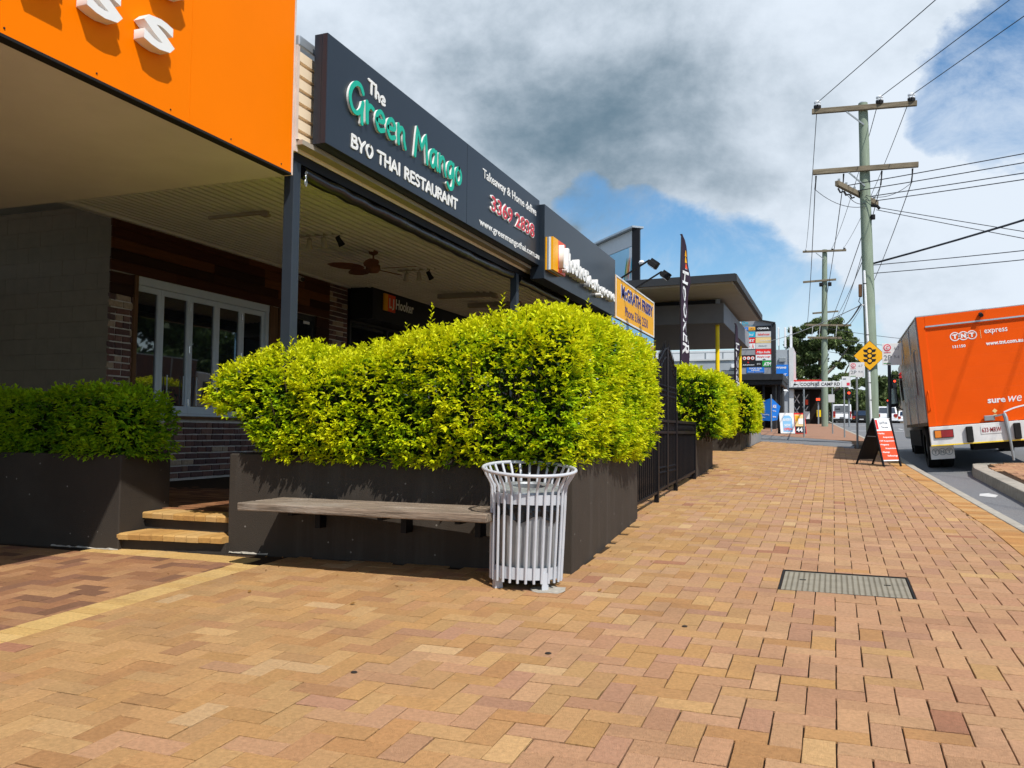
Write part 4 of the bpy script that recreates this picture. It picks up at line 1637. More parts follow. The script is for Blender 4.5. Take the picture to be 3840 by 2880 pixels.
def sash(par, y0, y1, z0, z1, x=XW - .055):
    s = .058
    mb = MB()
    mb.box(x - .02, x + .02, y0 + .002, y0 + s, z0, z1)
    mb.box(x - .02, x + .02, y1 - s, y1 - .002, z0, z1)
    mb.box(x - .02, x + .02, y0 + s + .0005, y1 - s - .0005, z1 - .075, z1)
    mb.box(x - .02, x + .02, y0 + s + .0005, y1 - s - .0005, z0, z0 + .10)
    mb.build('sash', M['alu'], par)
    MB().box(x - .008, x - .002, y0 + s, y1 - s, z0 + .10, z1 - .075).build('pane', M['glass'], par)


winf = MB()
winf.box(XW - .11, XW + .004, 8.442, 11.188, 2.858, 2.962)
winf.box(XW - .11, XW - .0, 11.12, 11.188, 1.168, 2.857)
winf.box(XW - .11, XW - .02, 8.442, 11.119, 1.168, 1.20)
win = winf.build('folding_window', M['alu'], rest_b)
ed = [8.442, 8.905, 9.46, 10.015, 10.57, 11.118]
for a, b in zip(ed, ed[1:]):
    sash(win, a, b, 1.203, 2.855)
for y in (9.46, 10.57):
    for z in (1.36, 2.1, 2.70):
        MB().cyl((XW - .03, y, z - .05), (XW - .03, y, z + .05), .011).build('hinge', M['chrome'], win)
for y in (9.05, 9.36, 9.62):
    MB().box(XW - .035, XW - .022, y - .006, y + .006, 1.32, 1.72).build('pull_handle', M['alu'], win)
w2 = MB().box(XW - .10, XW - .03, 11.795, 11.84, 1.14, 2.962).box(XW - .10, XW - .03, 12.44, 12.495, 1.14, 2.962).box(XW - .10, XW - .03, 11.841, 12.439, 2.87, 2.962).build('side_window', M['alu_dark'], rest_b)
MB().box(XW - .075, XW - .068, 11.84, 12.44, 1.14, 2.87).build('pane', M['glass'], w2)
MB().box(XW - .03, XW - .022, 12.16, 12.34, 2.80, 2.85).build('sticker', M['sign_white'], w2)
MB().box(XW - .12, XW - .011, 8.0, 12.895, .4, .41).build('plinth', M['charcoal'], rest_b)

# awning: ribbed ceiling sheet, roof, posts, beam
XC0, XC1 = -4.16, -8.43
zc = lambda x: 3.43 + (x - XC0) / (XC1 - XC0) * 0.255
mb = MB()
prof = []
x = XC0
while x > XC1:
    for dx, dz in ((0, 0), (.055, 0), (.070, -.038), (.113, -.038)):
        prof.append((x - dx, zc(x - dx) + dz))
    x -= .128
prof = [p for p in prof if p[0] >= XC1]
ya = [5.87, 9.0, 12.5, 16.2, 20.6]
n = len(prof)
mb.add([(px_, y, pz) for y in ya for px_, pz in prof], [(r_ * n + i, r_ * n + i + 1, (r_ + 1) * n + i + 1, (r_ + 1) * n + i) for r_ in range(len(ya) - 1) for i in range(n - 1)])
mb.build('ceiling_sheet', M['ceiling'], rest_b)
MB().box(-13.0, -4.22, 5.86, 20.7, 3.80, 3.88).build('roof', M['flashing'], rest_b)
MB().box(XC1 - .01, XC1 + .10, 5.87, 13.5, 3.615, 3.650).build('ceiling_trim', M['ceiling'], rest_b)
mb = MB()
mb.box(-4.235, -4.225, 5.88, 16.1, 3.35, 4.18)
for k in range(7):
    z = 3.41 + k * .117
    mb.add([(-4.225, y, z + a) if b else (-4.195, y, z + a) for y in (5.88, 16.0) for a, b in ((0, 1), (.010, 0), (.092, 0), (.104, 1))], [(0, 1, 5, 4), (1, 2, 6, 5), (2, 3, 7, 6)])
mb.build('parapet_cladding', M['beige'], rest_b)
MB().box(-4.40, -4.18, 5.88, 16.1, 4.245, 4.335).build('parapet_capping', M['flashing'], rest_b, bevel=.01)
MB().box(-4.24, -4.185, 5.862, 5.90, 3.33, 4.24).build('corner_trim', M['orange_edge'], rest_b)
MB().box(-4.225, -4.125, 5.88, 16.0, 3.385, 3.425).build('soffit_lining', M['soffit_tan'], rest_b)
MB().box(-4.34, -4.24, 5.88, 15.9, 3.27, 3.40).build('beam', M['black_steel'], rest_b)
for y in (5.97, 11.35):
    MB().box(-4.33, -4.23, y - .05, y + .05, .1, 3.27).build('post', M['post_steel'], rest_b, bevel=.006)
for y0, y1 in ((6.1, 11.2), (11.5, 15.8)):
    mb = MB()
    pth, rad = [], []
    nseg = 26
    for k in range(nseg + 1):
        f = k / nseg
        pth.append((-4.29 + random.uniform(-.008, .008), y0 + (y1 - y0) * f, 3.225 - .015 * math.sin(f * math.pi) + random.uniform(-.006, .006)))
        rad.append(.056 + random.uniform(-.005, .006))
    mb.tube(pth, rad, 12)
    tag(mb.build('rolled_blind', M['blind'], smooth=True), 'rolled black clear blind under the awning beam, ' + ('near bay by the hook' if y0 < 7 else 'far bay past the second post'), 'blind', 'rolled blinds under the awning')
hk = thing('hanging_hook', 'small bright snap hook on a short chain at the near end of the blind', 'hook', (-4.20, 6.05, 3.22))
MB().tube([(-4.20 + .008 * math.cos(t), 6.05, 3.195 + .014 * math.sin(t)) for t in np.linspace(0, 6.28, 10)[:-1]], .004, 5, closed=True).build('ring', M['chrome'], hk)
MB().tube([(-4.20, 6.05 + .006 * math.cos(t), 3.16 + .018 * math.sin(t)) for t in np.linspace(0, 6.28, 10)[:-1]], .003, 5, closed=True).build('link', M['chrome'], hk)
MB().tube([(-4.20, 6.05 + .013 * math.cos(t), 3.11 + .032 * math.sin(t)) for t in np.linspace(0, 6.28, 12)[:-1]], .0035, 5, closed=True).build('snap', M['chrome'], hk)

# ceiling fan
fan = thing('ceiling_fan', 'dark brown ceiling fan with leaf shaped blades under the corrugated ceiling', 'ceiling fan', (-6.05, 10.38, 3.52))
fz = 3.27
MB().lathe([(.0, .02), (.075, .0), (.06, -.05), (.015, -.07)], (-6.05, 10.38, 3.535), 16).build('canopy', M['fan'], fan, smooth=True)
MB().cyl((-6.05, 10.38, 3.48), (-6.05, 10.38, fz + .09), .013).build('rod', M['fan'], fan)
MB().lathe([(.0, .10), (.05, .09), (.10, .05), (.105, -.01), (.07, -.05), (.0, -.06)], (-6.05, 10.38, fz), 20).build('motor', M['fan'], fan, smooth=True)
for k in range(5):
    a = R(8 + 72 * k)
    c, s = math.cos(a), math.sin(a)
    lf = [(.13, .02), (.2, .075), (.32, .105), (.46, .10), (.58, .06), (.645, 0), (.58, -.06), (.46, -.10), (.32, -.105), (.2, -.075), (.13, -.02)]
    P = [(-6.05 + c * u - s * v, 10.38 + s * u + c * v, fz + .0 + v * .22 + .02 * u) for u, v in lf]
    MB().prism(P, (0, 0, .008)).build('blade', M['fan'], fan)


def track(name, label, y, xs, z):
    t = thing(name, label, 'track light', (sum(xs) / len(xs), y, z), 'track lights on the ceiling')
    MB().box(min(xs) - .15, max(xs) + .45, y - .015, y + .015, z - .03, z - .005).build('track', M['spot'], t)
    for k, x in enumerate(xs):
        mb = MB()
        mb.cyl((x, y, z - .03), (x, y, z - .09), .008)
        d = Vector((-.35 + .3 * k, .5 if k != 1 else .25, -.75)).normalized()
        c = Vector((x, y, z - .11))
        mb.tube([c - d * .055, c + d * .02, c + d * .075], [.03, .034, .046], 12)
        mb.build('spotlight', M['spot'] if k != 2 else M['chassis'], t, smooth=True)


track('track_light', 'track light with three spotlights on the ceiling before the fan', 9.27, (-6.36, -6.14, -5.91), 3.54)
track('track_light', 'track light with spotlights on the ceiling just beyond the fan', 11.75, (-6.25, -6.03, -5.85), 3.53)
for y, x0, x1, lab in ((14.05, -6.80, -5.64, 'grey boxed fluorescent light across the ceiling, nearer of two'), (15.25, -6.72, -5.60, 'grey boxed fluorescent light across the ceiling, farther of two'), (8.0, -6.9, -6.05, 'slim fluorescent batten on the ceiling above the folding windows')):
    t = thing('batten_light', lab, 'batten light', ((x0 + x1) / 2, y, 3.5), 'batten lights on the ceiling')
    hw, hz = (.055, 3.43) if y > 10 else (.02, 3.475)
    MB().box(x0, x1, y - hw, y + hw, hz, 3.515).build('housing', M['soffit_tan'], t, bevel=.006)
    MB().box(x1 - .08, x1 + .01, y - hw - .01, y + hw + .01, hz - .03, hz - .001).build('end_cap', M['soffit_tan'], t)
cc = thing('security_camera', 'small white security camera under the ceiling beside the black post', 'camera', (-8.28, 11.75, 3.5))
MB().box(-8.38, -8.30, 11.71, 11.79, 3.50, 3.58).build('bracket', M['sign_white'], cc)
MB().cyl((-8.30, 11.75, 3.53), (-8.12, 11.66, 3.46), .042).build('body', M['sign_white'], cc, smooth=True)
MB().cyl((-8.12, 11.66, 3.46), (-8.105, 11.652, 3.455), .036).build('lens', M['sign_black'], cc)

# ------------------------------------------------------------------ fascia sign of the restaurant
fs1 = thing('fascia_sign', 'long dark navy fascia sign with raised green and white brush lettering above the awning', 'shop sign', (-4.03, 8.8, 3.43))
for a, b in ((6.03, 8.985), (8.992, 11.615)):
    MB().box(-4.055, -4.0, a, b, 3.43, 4.39).build('panel', M['sign_navy'], fs1, bevel=.004)
MB().box(-4.13, -4.057, 6.032, 11.612, 3.432, 4.388).build('sign_box', M['sign_navy'], fs1)
U, Vv = (0, 1, 0), (0, 0, 1)
brush_word('The', 'letter', M['white_acrylic'], fs1, (-3.999, 6.70, 4.135), U, Vv, .33, .125, .0135, .006, 0, -.10)
for wd, y0, w, zb in (('Green', 6.33, 1.10, 3.82), ('Mango', 7.59, 1.21, 3.815)):
    brush_word(wd, 'letter', M['white_acrylic'], fs1, (-3.999, y0, zb), U, Vv, w, .305, .0215, .018)
    brush_word(wd, 'letter', M['teal'], fs1, (-3.999, y0, zb), U, Vv, w, .305, .0225, .004, .0225)
brush_word('BYO THAI RESTAURANT', 'letter', M['white_acrylic'], fs1, (-3.999, 6.42, 3.525), U, Vv, 2.30, .118, .0135, .006)
text('Takeaway & Home delive', 'lettering', M['white_acrylic'], fs1, (-3.9995, 9.46, 4.085), U, Vv, 2.0, .15, .004, .012)
text('3369 2838', 'lettering', M['white_acrylic'], fs1, (-3.9995, 9.70, 3.755), U, Vv, 1.66, .225, .014, .028)
text('3369 2838', 'lettering', M['red_acrylic'], fs1, (-3.985, 9.72, 3.77), U, Vv, 1.62, .195, .005, .006)
text('www.greenmangothai.com.au', 'lettering', M['white_acrylic'], fs1, (-3.9995, 9.37, 3.482), U, Vv, 2.24, .118, .004, .012)

fs2 = thing('fascia_sign', 'dark fascia sign with an amber logo box and thick white block letters', 'shop sign', (-3.98, 13.7, 3.24))
MB().box(-4.14, -3.92, 11.62, 15.92, 3.235, 4.335).build('panel', M['sign_navy'], fs2, bevel=.006)
lb = MB().box(-3.918, -3.895, 11.66, 12.27, 3.37, 3.855).build('logo_box', M['yellow_acrylic'], fs2)
MB().box(-3.894, -3.868, 11.66, 12.27, 3.37, 3.855).build('light_band', M['sign_grey'], lb)
MB().box(-3.867, -3.835, 11.66, 12.27, 3.37, 3.855).build('light_band', M['sign_white'], lb)
MB().box(-3.834, -3.80, 11.66, 11.90, 3.37, 3.855).build('light_band', M['yellow_acrylic'], lb)
MB().box(-3.834, -3.80, 11.901, 12.27, 3.37, 3.855).build('light_band', M['logo_red'], lb)
text('L', 'letter', M['white_acrylic'], fs2, (-3.799, 11.93, 3.44), U, Vv, .13, .34, .075, .03)
text('J', 'letter', M['white_acrylic'], fs2, (-3.799, 12.09, 3.40), U, Vv, .14, .38, .075, .03)
for k, ch in enumerate('Hooker'):
    hh = .30 if ch in 'Hk' else .215
    text(ch, 'letter', M['white_acrylic'], fs2, (-3.918, 12.36 + k * .215, 3.475), U, Vv, .185, hh, .118, .035)
yy = 13.68
for ch, w, hh, dz in (('A', .22, .20, 0), ('s', .16, .15, 0), ('h', .16, .21, 0), ('g', .16, .20, -.06), ('r', .11, .15, 0), ('o', .17, .15, 0), ('v', .16, .15, 0), ('e', .16, .15, 0)):
    text(ch, 'letter', M['white_acrylic'], fs2, (-3.918, yy, 3.45 + dz), U, Vv, w, hh, .10, .03)
    yy += w + .075

# ------------------------------------------------------------------ orange shop canopy on the left
oc = thing('orange_canopy', 'huge orange shop fascia with white raised letters over a pale brown soffit', 'shop canopy', (-4.3, 2.0, 3.12))
for a, b in ((-3.0, 1.7), (1.703, 4.64), (4.6425, 5.835)):
    MB().box(-4.27, -4.2, a, b, 3.136, 5.9).build('panel', M['orange'], oc)
MB().box(-4.275, -4.198, 5.8355, 5.858, 3.12, 5.9).build('end_trim', M['orange_edge'], oc)
MB().box(-4.274, -4.197, -3.0, 5.835, 3.118, 3.1355).build('drip_edge', M['chassis'], oc)
MB().box(-13.0, -4.2755, -3.0, 5.855, 3.122, 3.5).build('soffit', M['soffit'], oc)
MB().box(-13.2, -10.9, -3.0, 7.9, 0, 3.02).build('shopfront', M['block'], oc)  # plain unseen wall, added to stop light leaking in under the canopy
for k in range(13):
    y = 5.70 - k * .62
    for z in (3.17, 4.9):
        MB().cyl((-4.201, y, z), (-4.196, y, z), .006, n=8).build('fixing', M['chassis'], oc)
for ch, y0, w, z0, h in (('S', 4.11, .275, 3.485, .205), ('S', 3.665, .275, 3.485, .205), ('E', 3.25, .25, 3.485, .20), ('S', 4.18, .315, 3.895, .27), ('S', 3.69, .315, 3.895, .27)):
    o = text(ch, 'letter', M['white_acrylic'], oc, (-4.195, y0, z0), U, Vv, w, h, .085, .045)
    b = o.modifiers.new('bevel', 'BEVEL')
    b.width = .006
    b.segments = 2
    b.limit_method = 'ANGLE'
    b.angle_limit = R(50)

# ------------------------------------------------------------------ estate agent's office beyond the restaurant
ag = thing('agency_office', 'dark glass office front under the awning with a small black sign', 'shop building', (XW, 16.6, FL))
MB().box(-8.9, XW - .10, 13.53, 20.7, 0, 3.75).build('wall', M['interior'], ag)
for k in range(5):
    y0 = 13.6 + k * 1.4
    fr = MB().box(XW - .06, XW, y0, y0 + .06, FL, 3.1).build('window_frame', M['alu_dark'], ag)
    MB().box(XW - .05, XW - .04, y0 + .062, y0 + 1.338, FL, 3.0).build('pane', M['glass'], fr)
MB().box(XW - .06, XW + .005, 13.6, 20.6, 3.005, 3.16).build('head_beam', M['alu_dark'], ag)
MB().box(XW - .01, XW, 13.9, 14.6, 1.9, 2.0).build('window_poster', M['sign_white'], ag)
MB().box(XW - .036, XW - .03, 15.05, 15.09, 2.6, 3.0).build('blind_edge', M['sign_white'], ag)
ins = thing('hanging_sign', 'black shopfront sign with orange square and white name below the ceiling', 'shop sign', (-8.1, 16.0, 3.05))
MB().box(-8.38, -7.90, 13.56, 18.6, 3.05, 3.63).build('panel', M['sign_black'], ins)
for a, b, m_ in ((13.94, 14.08, 'yellow_acrylic'), (14.081, 14.37, 'logo_red')):
    MB().box(-7.899, -7.87, a, b, 3.255, 3.575).build('logo_box', M[m_], ins)
text('L', 'letter', M['white_acrylic'], ins, (-7.869, 14.13, 3.32), U, Vv, .085, .19, .004, .02)
text('J', 'letter', M['white_acrylic'], ins, (-7.869, 14.23, 3.29), U, Vv, .085, .22, .004, .02)
text('Hooker', 'lettering', M['white_acrylic'], ins, (-7.899, 14.44, 3.335), U, Vv, .74, .20, .004, .02)

# ------------------------------------------------------------------ trade sign boards further along
XB = -4.0
aw = thing('shop_awning', 'dark box awning carrying the amber trade sign', 'awning', (-4.2, 18, 3.2))
MB().box(-6.0, -4.06, 15.95, 20.2, 3.1, 4.0).build('fascia', M['roof_dark'], aw)
for y in (16.02, 20.1):
    MB().box(-4.2, -4.07, y - .05, y + .05, .3, 3.1).build('post', M['black_steel'], aw)


def border(mb, y0, y1, z0, z1, x, t, d=.012):
    mb.box(x, x + d, y0, y1, z1 - t, z1)
    mb.box(x, x + d, y0, y1, z0, z0 + t)
    mb.box(x, x + d, y0, y0 + t, z0 + t, z1 - t)
    mb.box(x, x + d, y1 - t, y1, z0 + t, z1 - t)
    return mb


ts = thing('trade_sign', 'amber trade sign with navy capital letters and a phone number', 'sign board', (XB, 18.2, 3.27))
MB().box(XB - .04, XB, 16.28, 20.12, 3.27, 4.125).build('panel', M['sign_amber'], ts)
border(MB(), 16.28, 20.12, 3.27, 4.125, XB + .0005, .035, .008).build('frame', M['sign_white'], ts)
text('McGRATH FRISBY', 'lettering', M['sign_white'], ts, (XB + .001, 16.72, 3.715), U, Vv, 3.28, .30, .002, .05)
text('McGRATH FRISBY', 'lettering', M['sign_navy_ink'], ts, (XB + .0035, 16.76, 3.73), U, Vv, 3.20, .27, .002, .035)
text('Phone 3366 2550', 'lettering', M['sign_navy_ink'], ts, (XB + .001, 17.1, 3.40), U, Vv, 2.3, .21, .002, .012)
ts2 = thing('trade_sign', 'light blue trade sign half hidden by the tall hedge under the amber one', 'sign board', (XB, 18, 2.5))
MB().box(XB - .04, XB - .002, 15.95, 20.12, 2.35, 3.24).build('panel', M['sky_blue'], ts2)
text('Plumbing', 'lettering', M['sign_white'], ts2, (XB - .0015, 16.10, 2.93), U, Vv, 1.55, .24, .002, .04)
text('Plumbing', 'lettering', M['sign_navy_ink'], ts2, (XB + .001, 16.12, 2.94), U, Vv, 1.51, .22, .002, .015)
text('Services', 'lettering', M['sign_white'], ts2, (XB - .0015, 18.2, 2.72), U, Vv, 1.3, .22, .002, .03)
MB().box(XB - .0015, XB + .004, 19.75, 20.02, 2.85, 3.1).build('emblem', M['sign_white'], ts2)
MB().cyl((XB + .0045, 19.88, 2.97), (XB + .008, 19.88, 2.97), .09, n=20).build('emblem_disc', M['sign_pink'], ts2)
for y, lab in ((16.75, 'nearer of two black floodlights on long arms above the amber trade sign'), (18.05, 'farther of two black floodlights on long arms above the amber trade sign')):
    t = thing('floodlight', lab, 'floodlight', (XB, y, 4.12), 'floodlights over the trade sign')
    MB().bar((-4.06, y, 4.10), (-3.42, y, 4.47), .035, .03).build('arm', M['black_steel'], t)
    mb = MB()
    mb.obox((-3.35, y, 4.37), (.075, 0, -.055), (0, .11, 0), (.03, 0, .04))
    mb.build('lamp_head', M['chassis'], t, bevel=.012)
    mb = MB()
    for k in range(5):
        mb.obox((-3.30 + .0 * k, y - .08 + .04 * k, 4.425), (.07, 0, -.05), (0, .004, 0), (.015, 0, .02))
    stuff(mb.build('cooling_fin', M['chassis'], t))
    MB().obox((-3.385, y, 4.325), (.062, 0, -.045), (0, .095, 0), (.002, 0, .003)).build('lens', M['chrome'], t)


# ------------------------------------------------------------------ dark canopy building with yellow columns
db = thing('canopy_building', 'dark grey forecourt building with a flying roof on yellow columns', 'building', (-5.5, 27, g(27)))
MB().box(-11.5, -2.78, 23.6, 31.0, 4.02, 4.56).build('canopy_band', M['dark_render'], db, bevel=.01)
MB().box(-2.779, -2.765, 23.6, 31.0, 4.02, 4.56).build('side_band', M['mid_render'], db)
MB().box(-11.0, -3.0, 23.85, 30.8, 4.561, 4.79).build('clerestory', M['sign_black'], db)
MB().box(-3.01, -2.9, 23.75, 23.9, 4.561, 4.80).build('corner_stub', M['mid_render'], db)
mb = MB()
mb.prism([(-2.28, 21.3, 4.70), (-2.28, 29.2, 4.76), (-12, 29.2, 4.62), (-12, 21.3, 4.56)], (0, 0, .05))
mb.build('soffit', M['soffit_tan'], db)
mb = MB()
mb.prism([(-2.22, 21.22, 4.755), (-2.22, 29.3, 4.815), (-12.1, 29.3, 4.675), (-12.1, 21.22, 4.615)], (0, 0, .10))
mb.build('roof', M['roof_dark'], db, bevel=.01)
MB().bar((-12.1, 21.2, 4.69), (-2.2, 21.2, 4.83), .05, .19).build('gutter', M['roof_dark'], db)
MB().bar((-2.2, 21.2, 4.83), (-2.2, 29.3, 4.88), .05, .17).build('gutter', M['roof_dark'], db)
for k in range(9):
    x = -2.9 - k * .42
    MB().bar((x, 21.3, 4.86 - .0142 * (-2.2 - x) * 1), (x, 29, 4.92 - .0142 * (-2.2 - x)), .05, .05).build('roof_rib', M['roof_dark'], db)
for x, y in ((-2.99, 24.0), (-3.0, 30.2), (-5.6, 28.2)):
    MB().cyl((x, y, g(y) - .05), (x, y, 4.02), .057, n=20).build('column', M['yellow'], db, smooth=True)
MB().box(-11.5, -9.0, 23.7, 30.8, g(27), 4.02).build('rear_room', M['dark_render'], db)

# feather flags
FU = None


def flag(name, label, x, y, zb, z0, z1, wd, ang, word, stripes):
    t = thing(name, label, 'banner', (x, y, zb), 'dark feather banners')
    MB().tube([(x, y, zb), (x, y, z0 + (z1 - z0) * .6), (x + .02, y + .01, z1 - .06), (x + .06 * math.cos(ang), y + .06 * math.sin(ang), z1)], [.016, .014, .010, .006], 8).build('pole', M['black_steel'], t, smooth=True)
    c, s = math.cos(ang), math.sin(ang)
    rows, cols = 26, 8

    def pt(u, f):      # u across 0..1, f up 0..1
        z = z0 + (z1 - z0) * f
        w = wd * (1.0 if f < .80 else max(0.05, math.sqrt(max(0, 1 - ((f - .80) / .20) ** 2))))
        e = u * w
        n_ = .035 * math.sin(u * 5.0 + f * 9) + .02 * math.sin(f * 23 + u * 2)
        n_ *= u
        return Vector((x + .012 + c * e - s * n_, y + s * e + c * n_, z - .10 * u * (f < .9) * (1 - f)))
    vs, fs = [], []
    for d in (0, .004):
        for r_ in range(rows + 1):
            for k in range(cols + 1):
                p = pt(k / cols, r_ / rows)
                vs.append((p.x + s * d, p.y - c * d, p.z))
    W, H = cols + 1, (rows + 1) * (cols + 1)
    for r_ in range(rows):
        for k in range(cols):
            a = r_ * W + k
            fs.append((a, a + 1, a + W + 1, a + W))
            fs.append((H + a, H + a + W, H + a + W + 1, H + a + 1))
    mb = MB().add(vs, fs)
    mb.build('cloth', M['flag'], t, smooth='full')
    # printed word running up the cloth, bent onto its folds
    cu = bpy.data.curves.new('word', 'FONT')
    cu.body, cu.offset, cu.resolution_u = word, .02, 2
    to = bpy.data.objects.new('word', cu)
    me = bpy.data.meshes.new_from_object(to)
    bpy.data.objects.remove(to)
    bpy.data.curves.remove(cu)
    co = np.zeros(len(me.vertices) * 3)
    me.vertices.foreach_get('co', co)
    co = co.reshape(-1, 3)
    mn, mx = co.min(0), co.max(0)
    q = (co - mn) / np.maximum(mx - mn, 1e-6)
    P = []
    for a, b, _ in q:
        p = pt(.22 + .60 * (b), .72 - a * .66)
        P.append((p.x + s * .009 - t.location.x, p.y - c * .009 - t.location.y, p.z - t.location.z))
    me.vertices.foreach_set('co', np.array(P).ravel())
    me.materials.clear()
    me.materials.append(M['sign_white'])
    o = bpy.data.objects.new('lettering', me)
    COL.objects.link(o)
    o.parent = t
    for k, (f0, f1, u0, u1, m_) in enumerate(stripes):
        vs = [pt(u0, f0), pt(u1, f0), pt(u1 - .1, f1), pt(u0 + .05, f1)]
        MB().add([(p.x + s * .0095, p.y - c * .0095, p.z) for p in vs], [(0, 1, 2, 3)]).build('printed_flash', M[m_], t)


flag('feather_banner', 'tall dark feather banner rising from behind the second hedge', -2.93, 17.5, g(17.5), 2.50, 5.13, .42, R(79), 'HOOKER', ((.84, .885, .5, .7, 'yellow_acrylic'), (.79, .838, .5, .7, 'sign_amber'), (.745, .785, .52, .72, 'logo_red'), (.74, .743, .5, .72, 'sign_white')))
flag('feather_banner', 'narrow dark feather banner seen nearly edge on beside the second yellow column', -2.42, 23.0, g(23), 2.15, 3.92, .36, R(84), 'HOOKER', ())

# tall billboard behind the awnings
bb = thing('billboard', 'pale blue billboard with a fan of rainbow streaks in a grey steel frame', 'billboard', (-4.85, 22.0, 4.6))
A, Bq = Vector((-4.85, 22.0, 0)), Vector((-7.6, 25.1, 0))
dv = (Bq - A).normalized()
nv = Vector((dv.y, -dv.x, 0))
if nv.y > 0:
    nv = -nv
BL = (Bq - A).length
mb = MB()
mb.bar(A + Vector((0, 0, 2)), A + Vector((0, 0, 6.42)), .14, .20, (1, 0, 0))
mb.build('post', M['black_steel'], bb)
MB().bar(Bq + Vector((0, 0, 2)), Bq + Vector((0, 0, 6.42)), .14, .20, (1, 0, 0)).build('post', M['black_steel'], bb)
MB().bar(A + Vector((0, 0, 6.20)) - dv * .06, Bq + Vector((0, 0, 6.20)), .06, .42).build('header_beam', M['frame_grey'], bb)
MB().bar(A + Vector((0, 0, 6.445)) - dv * .1, Bq + Vector((0, 0, 6.445)), .34, .05).build('top_cap', M['flashing'], bb)
for k in range(6):
    p = A + dv * (.3 + k * .55)
    MB().box(p.x - .03, p.x + .03, p.y - .03, p.y + .03, 6.47, 6.52).build('cap_stud', M['chassis'], bb)
MB().bar(A + Vector((0, 0, 5.2)) + dv * .08, Bq + Vector((0, 0, 5.2)), .04, 1.56).build('panel', M['board_blue'], bb)
MB().add([A + dv * .10 + nv * .024 + Vector((0, 0, 4.45)), A + dv * .42 + nv * .024 + Vector((0, 0, 4.45)), A + dv * .34 + nv * .024 + Vector((0, 0, 5.97)), A + dv * .10 + nv * .024 + Vector((0, 0, 5.97))], [(0, 1, 2, 3)]).build('white_border', M['sign_white'], bb)
for k, m_ in enumerate(('sign_green', 'sign_cream', 'sign_amber', 'logo_red', 'sign_white', 'sign_cyan')):
    P = []
    for side in (0, 1):
        for q in range(7):
            f = q / 6 if side == 0 else 1 - q / 6
            off = .62 - .075 * k - .16 * math.sin(f * 1.5) * (1 - k * .1) + (.055 if side else 0) * math.sin(f * math.pi)
            P.append(A + dv * off + nv * (.028 + .001 * k) + Vector((0, 0, 5.05 + .68 * f)))
    MB().add([tuple(p) for p in P], [tuple(range(len(P)))]).build('rainbow_streak', M[m_], bb)
text('West', 'lettering', M['sign_white'], bb, A + dv * 1.02 + nv * .026 + Vector((0, 0, 4.60)), -dv, (0, 0, 1), .55, .2, .004, .01)
MB().lathe([(0, .06), (.05, .05), (.075, 0), (.05, -.05), (0, -.06)], (-4.62, 21.6, 5.42), 16).build('dome_lamp', M['sign_white'], bb, smooth=True)

# ------------------------------------------------------------------ shopping centre pylon and shops beyond
PY = 42.0
py = thing('pylon_sign', 'tall dark shopping centre pylon covered in small tenant signs', 'sign', (-3.35, PY, g(PY)))
MB().add([(-4.12, PY, 3.85), (-2.705, PY, 3.85), (-2.705, PY, 6.33), (-3.4, PY, 6.46), (-4.12, PY, 6.46), (-4.12, PY + .5, 3.85), (-2.705, PY + .5, 3.85), (-2.705, PY + .5, 6.33), (-3.4, PY + .5, 6.46), (-4.12, PY + .5, 6.46)],
         [(0, 1, 2, 3, 4), (9, 8, 7, 6, 5), (0, 5, 6, 1), (1, 6, 7, 2), (2, 7, 8, 3), (3, 8, 9, 4), (4, 9, 5, 0)]).build('cabinet', M['mid_render'], py)
MB().box(-2.70, -2.53, PY - .05, PY + .5, g(PY), 6.26).build('side_column', M['roof_dark'], py)
MB().bar((-3.42, PY - .02, 6.47), (-2.53, PY - .02, 6.28), .25, .05).build('top_edge', M['roof_dark'], py)
xs0, xs1, xs2 = -4.08, -3.445, -2.725


def tile(x0, x1, z0, z1, m_, words=(), name='tenant_panel'):
    p = MB().box(x0 + .008, x1 - .008, PY - .03, PY - .002, z0 + .008, z1 - .008).build(name, M[m_], py)
    for (s, mm, fx0, fx1, fz0, fz1, bold, sh) in words:
        W_, H_ = x1 - x0, z1 - z0
        text(s, 'lettering', M[mm], p, (x0 + W_ * fx0, PY - .032, z0 + H_ * fz0), (1, 0, 0), (0, 0, 1), W_ * (fx1 - fx0), H_ * (fz1 - fz0), .006, bold, sh)
    return p


rows_z = [6.17, 5.89, 5.61, 5.33, 5.05, 4.775, 4.49, 4.19]
text('Do', 'lettering', M['sign_cyan'], py, (-4.05, PY - .004, 6.25), (1, 0, 0), (0, 0, 1), .28, .16, .006, .02)
text('Waterworks Road', 'lettering', M['sign_cyan'], py, (-4.05, PY - .004, 6.185), (1, 0, 0), (0, 0, 1), .55, .045, .006)
L_ = lambda i: (rows_z[i + 1], rows_z[i])
tile(xs0, xs0 + .31, rows_z[1] + .06, rows_z[0] - .06, 'sign_blue', (('Post', 'sign_white', .15, .85, .35, .65, .01, 0),))
tile(xs0 + .31, xs1, rows_z[1] + .06, rows_z[0] - .06, 'sign_amber', (('office', 'sign_navy_ink', .15, .85, .35, .65, .01, 0),))
tile(xs1, xs2, *L_(0), 'sign_black', (('OSAKA.', 'sign_white', .12, .88, .35, .68, .04, .2),))
tile(xs0, xs1, *L_(1), 'sign_cyan', (('medical', 'sign_white', .18, .86, .3, .7, .01, .2),))
tile(xs1, xs2, *L_(1), 'pale_build', (('bakehouse', 'sign_red', .15, .9, .3, .7, .01, .15),))
tile(xs0, xs1, *L_(2), 'sign_red', (('POST', 'sign_white', .12, .92, .2, .68, .05, 0),))
tile(xs1, xs2, *L_(2), 'sign_cream', (('home loans', 'sign_white', .3, .95, .3, .6, .01, 0),))
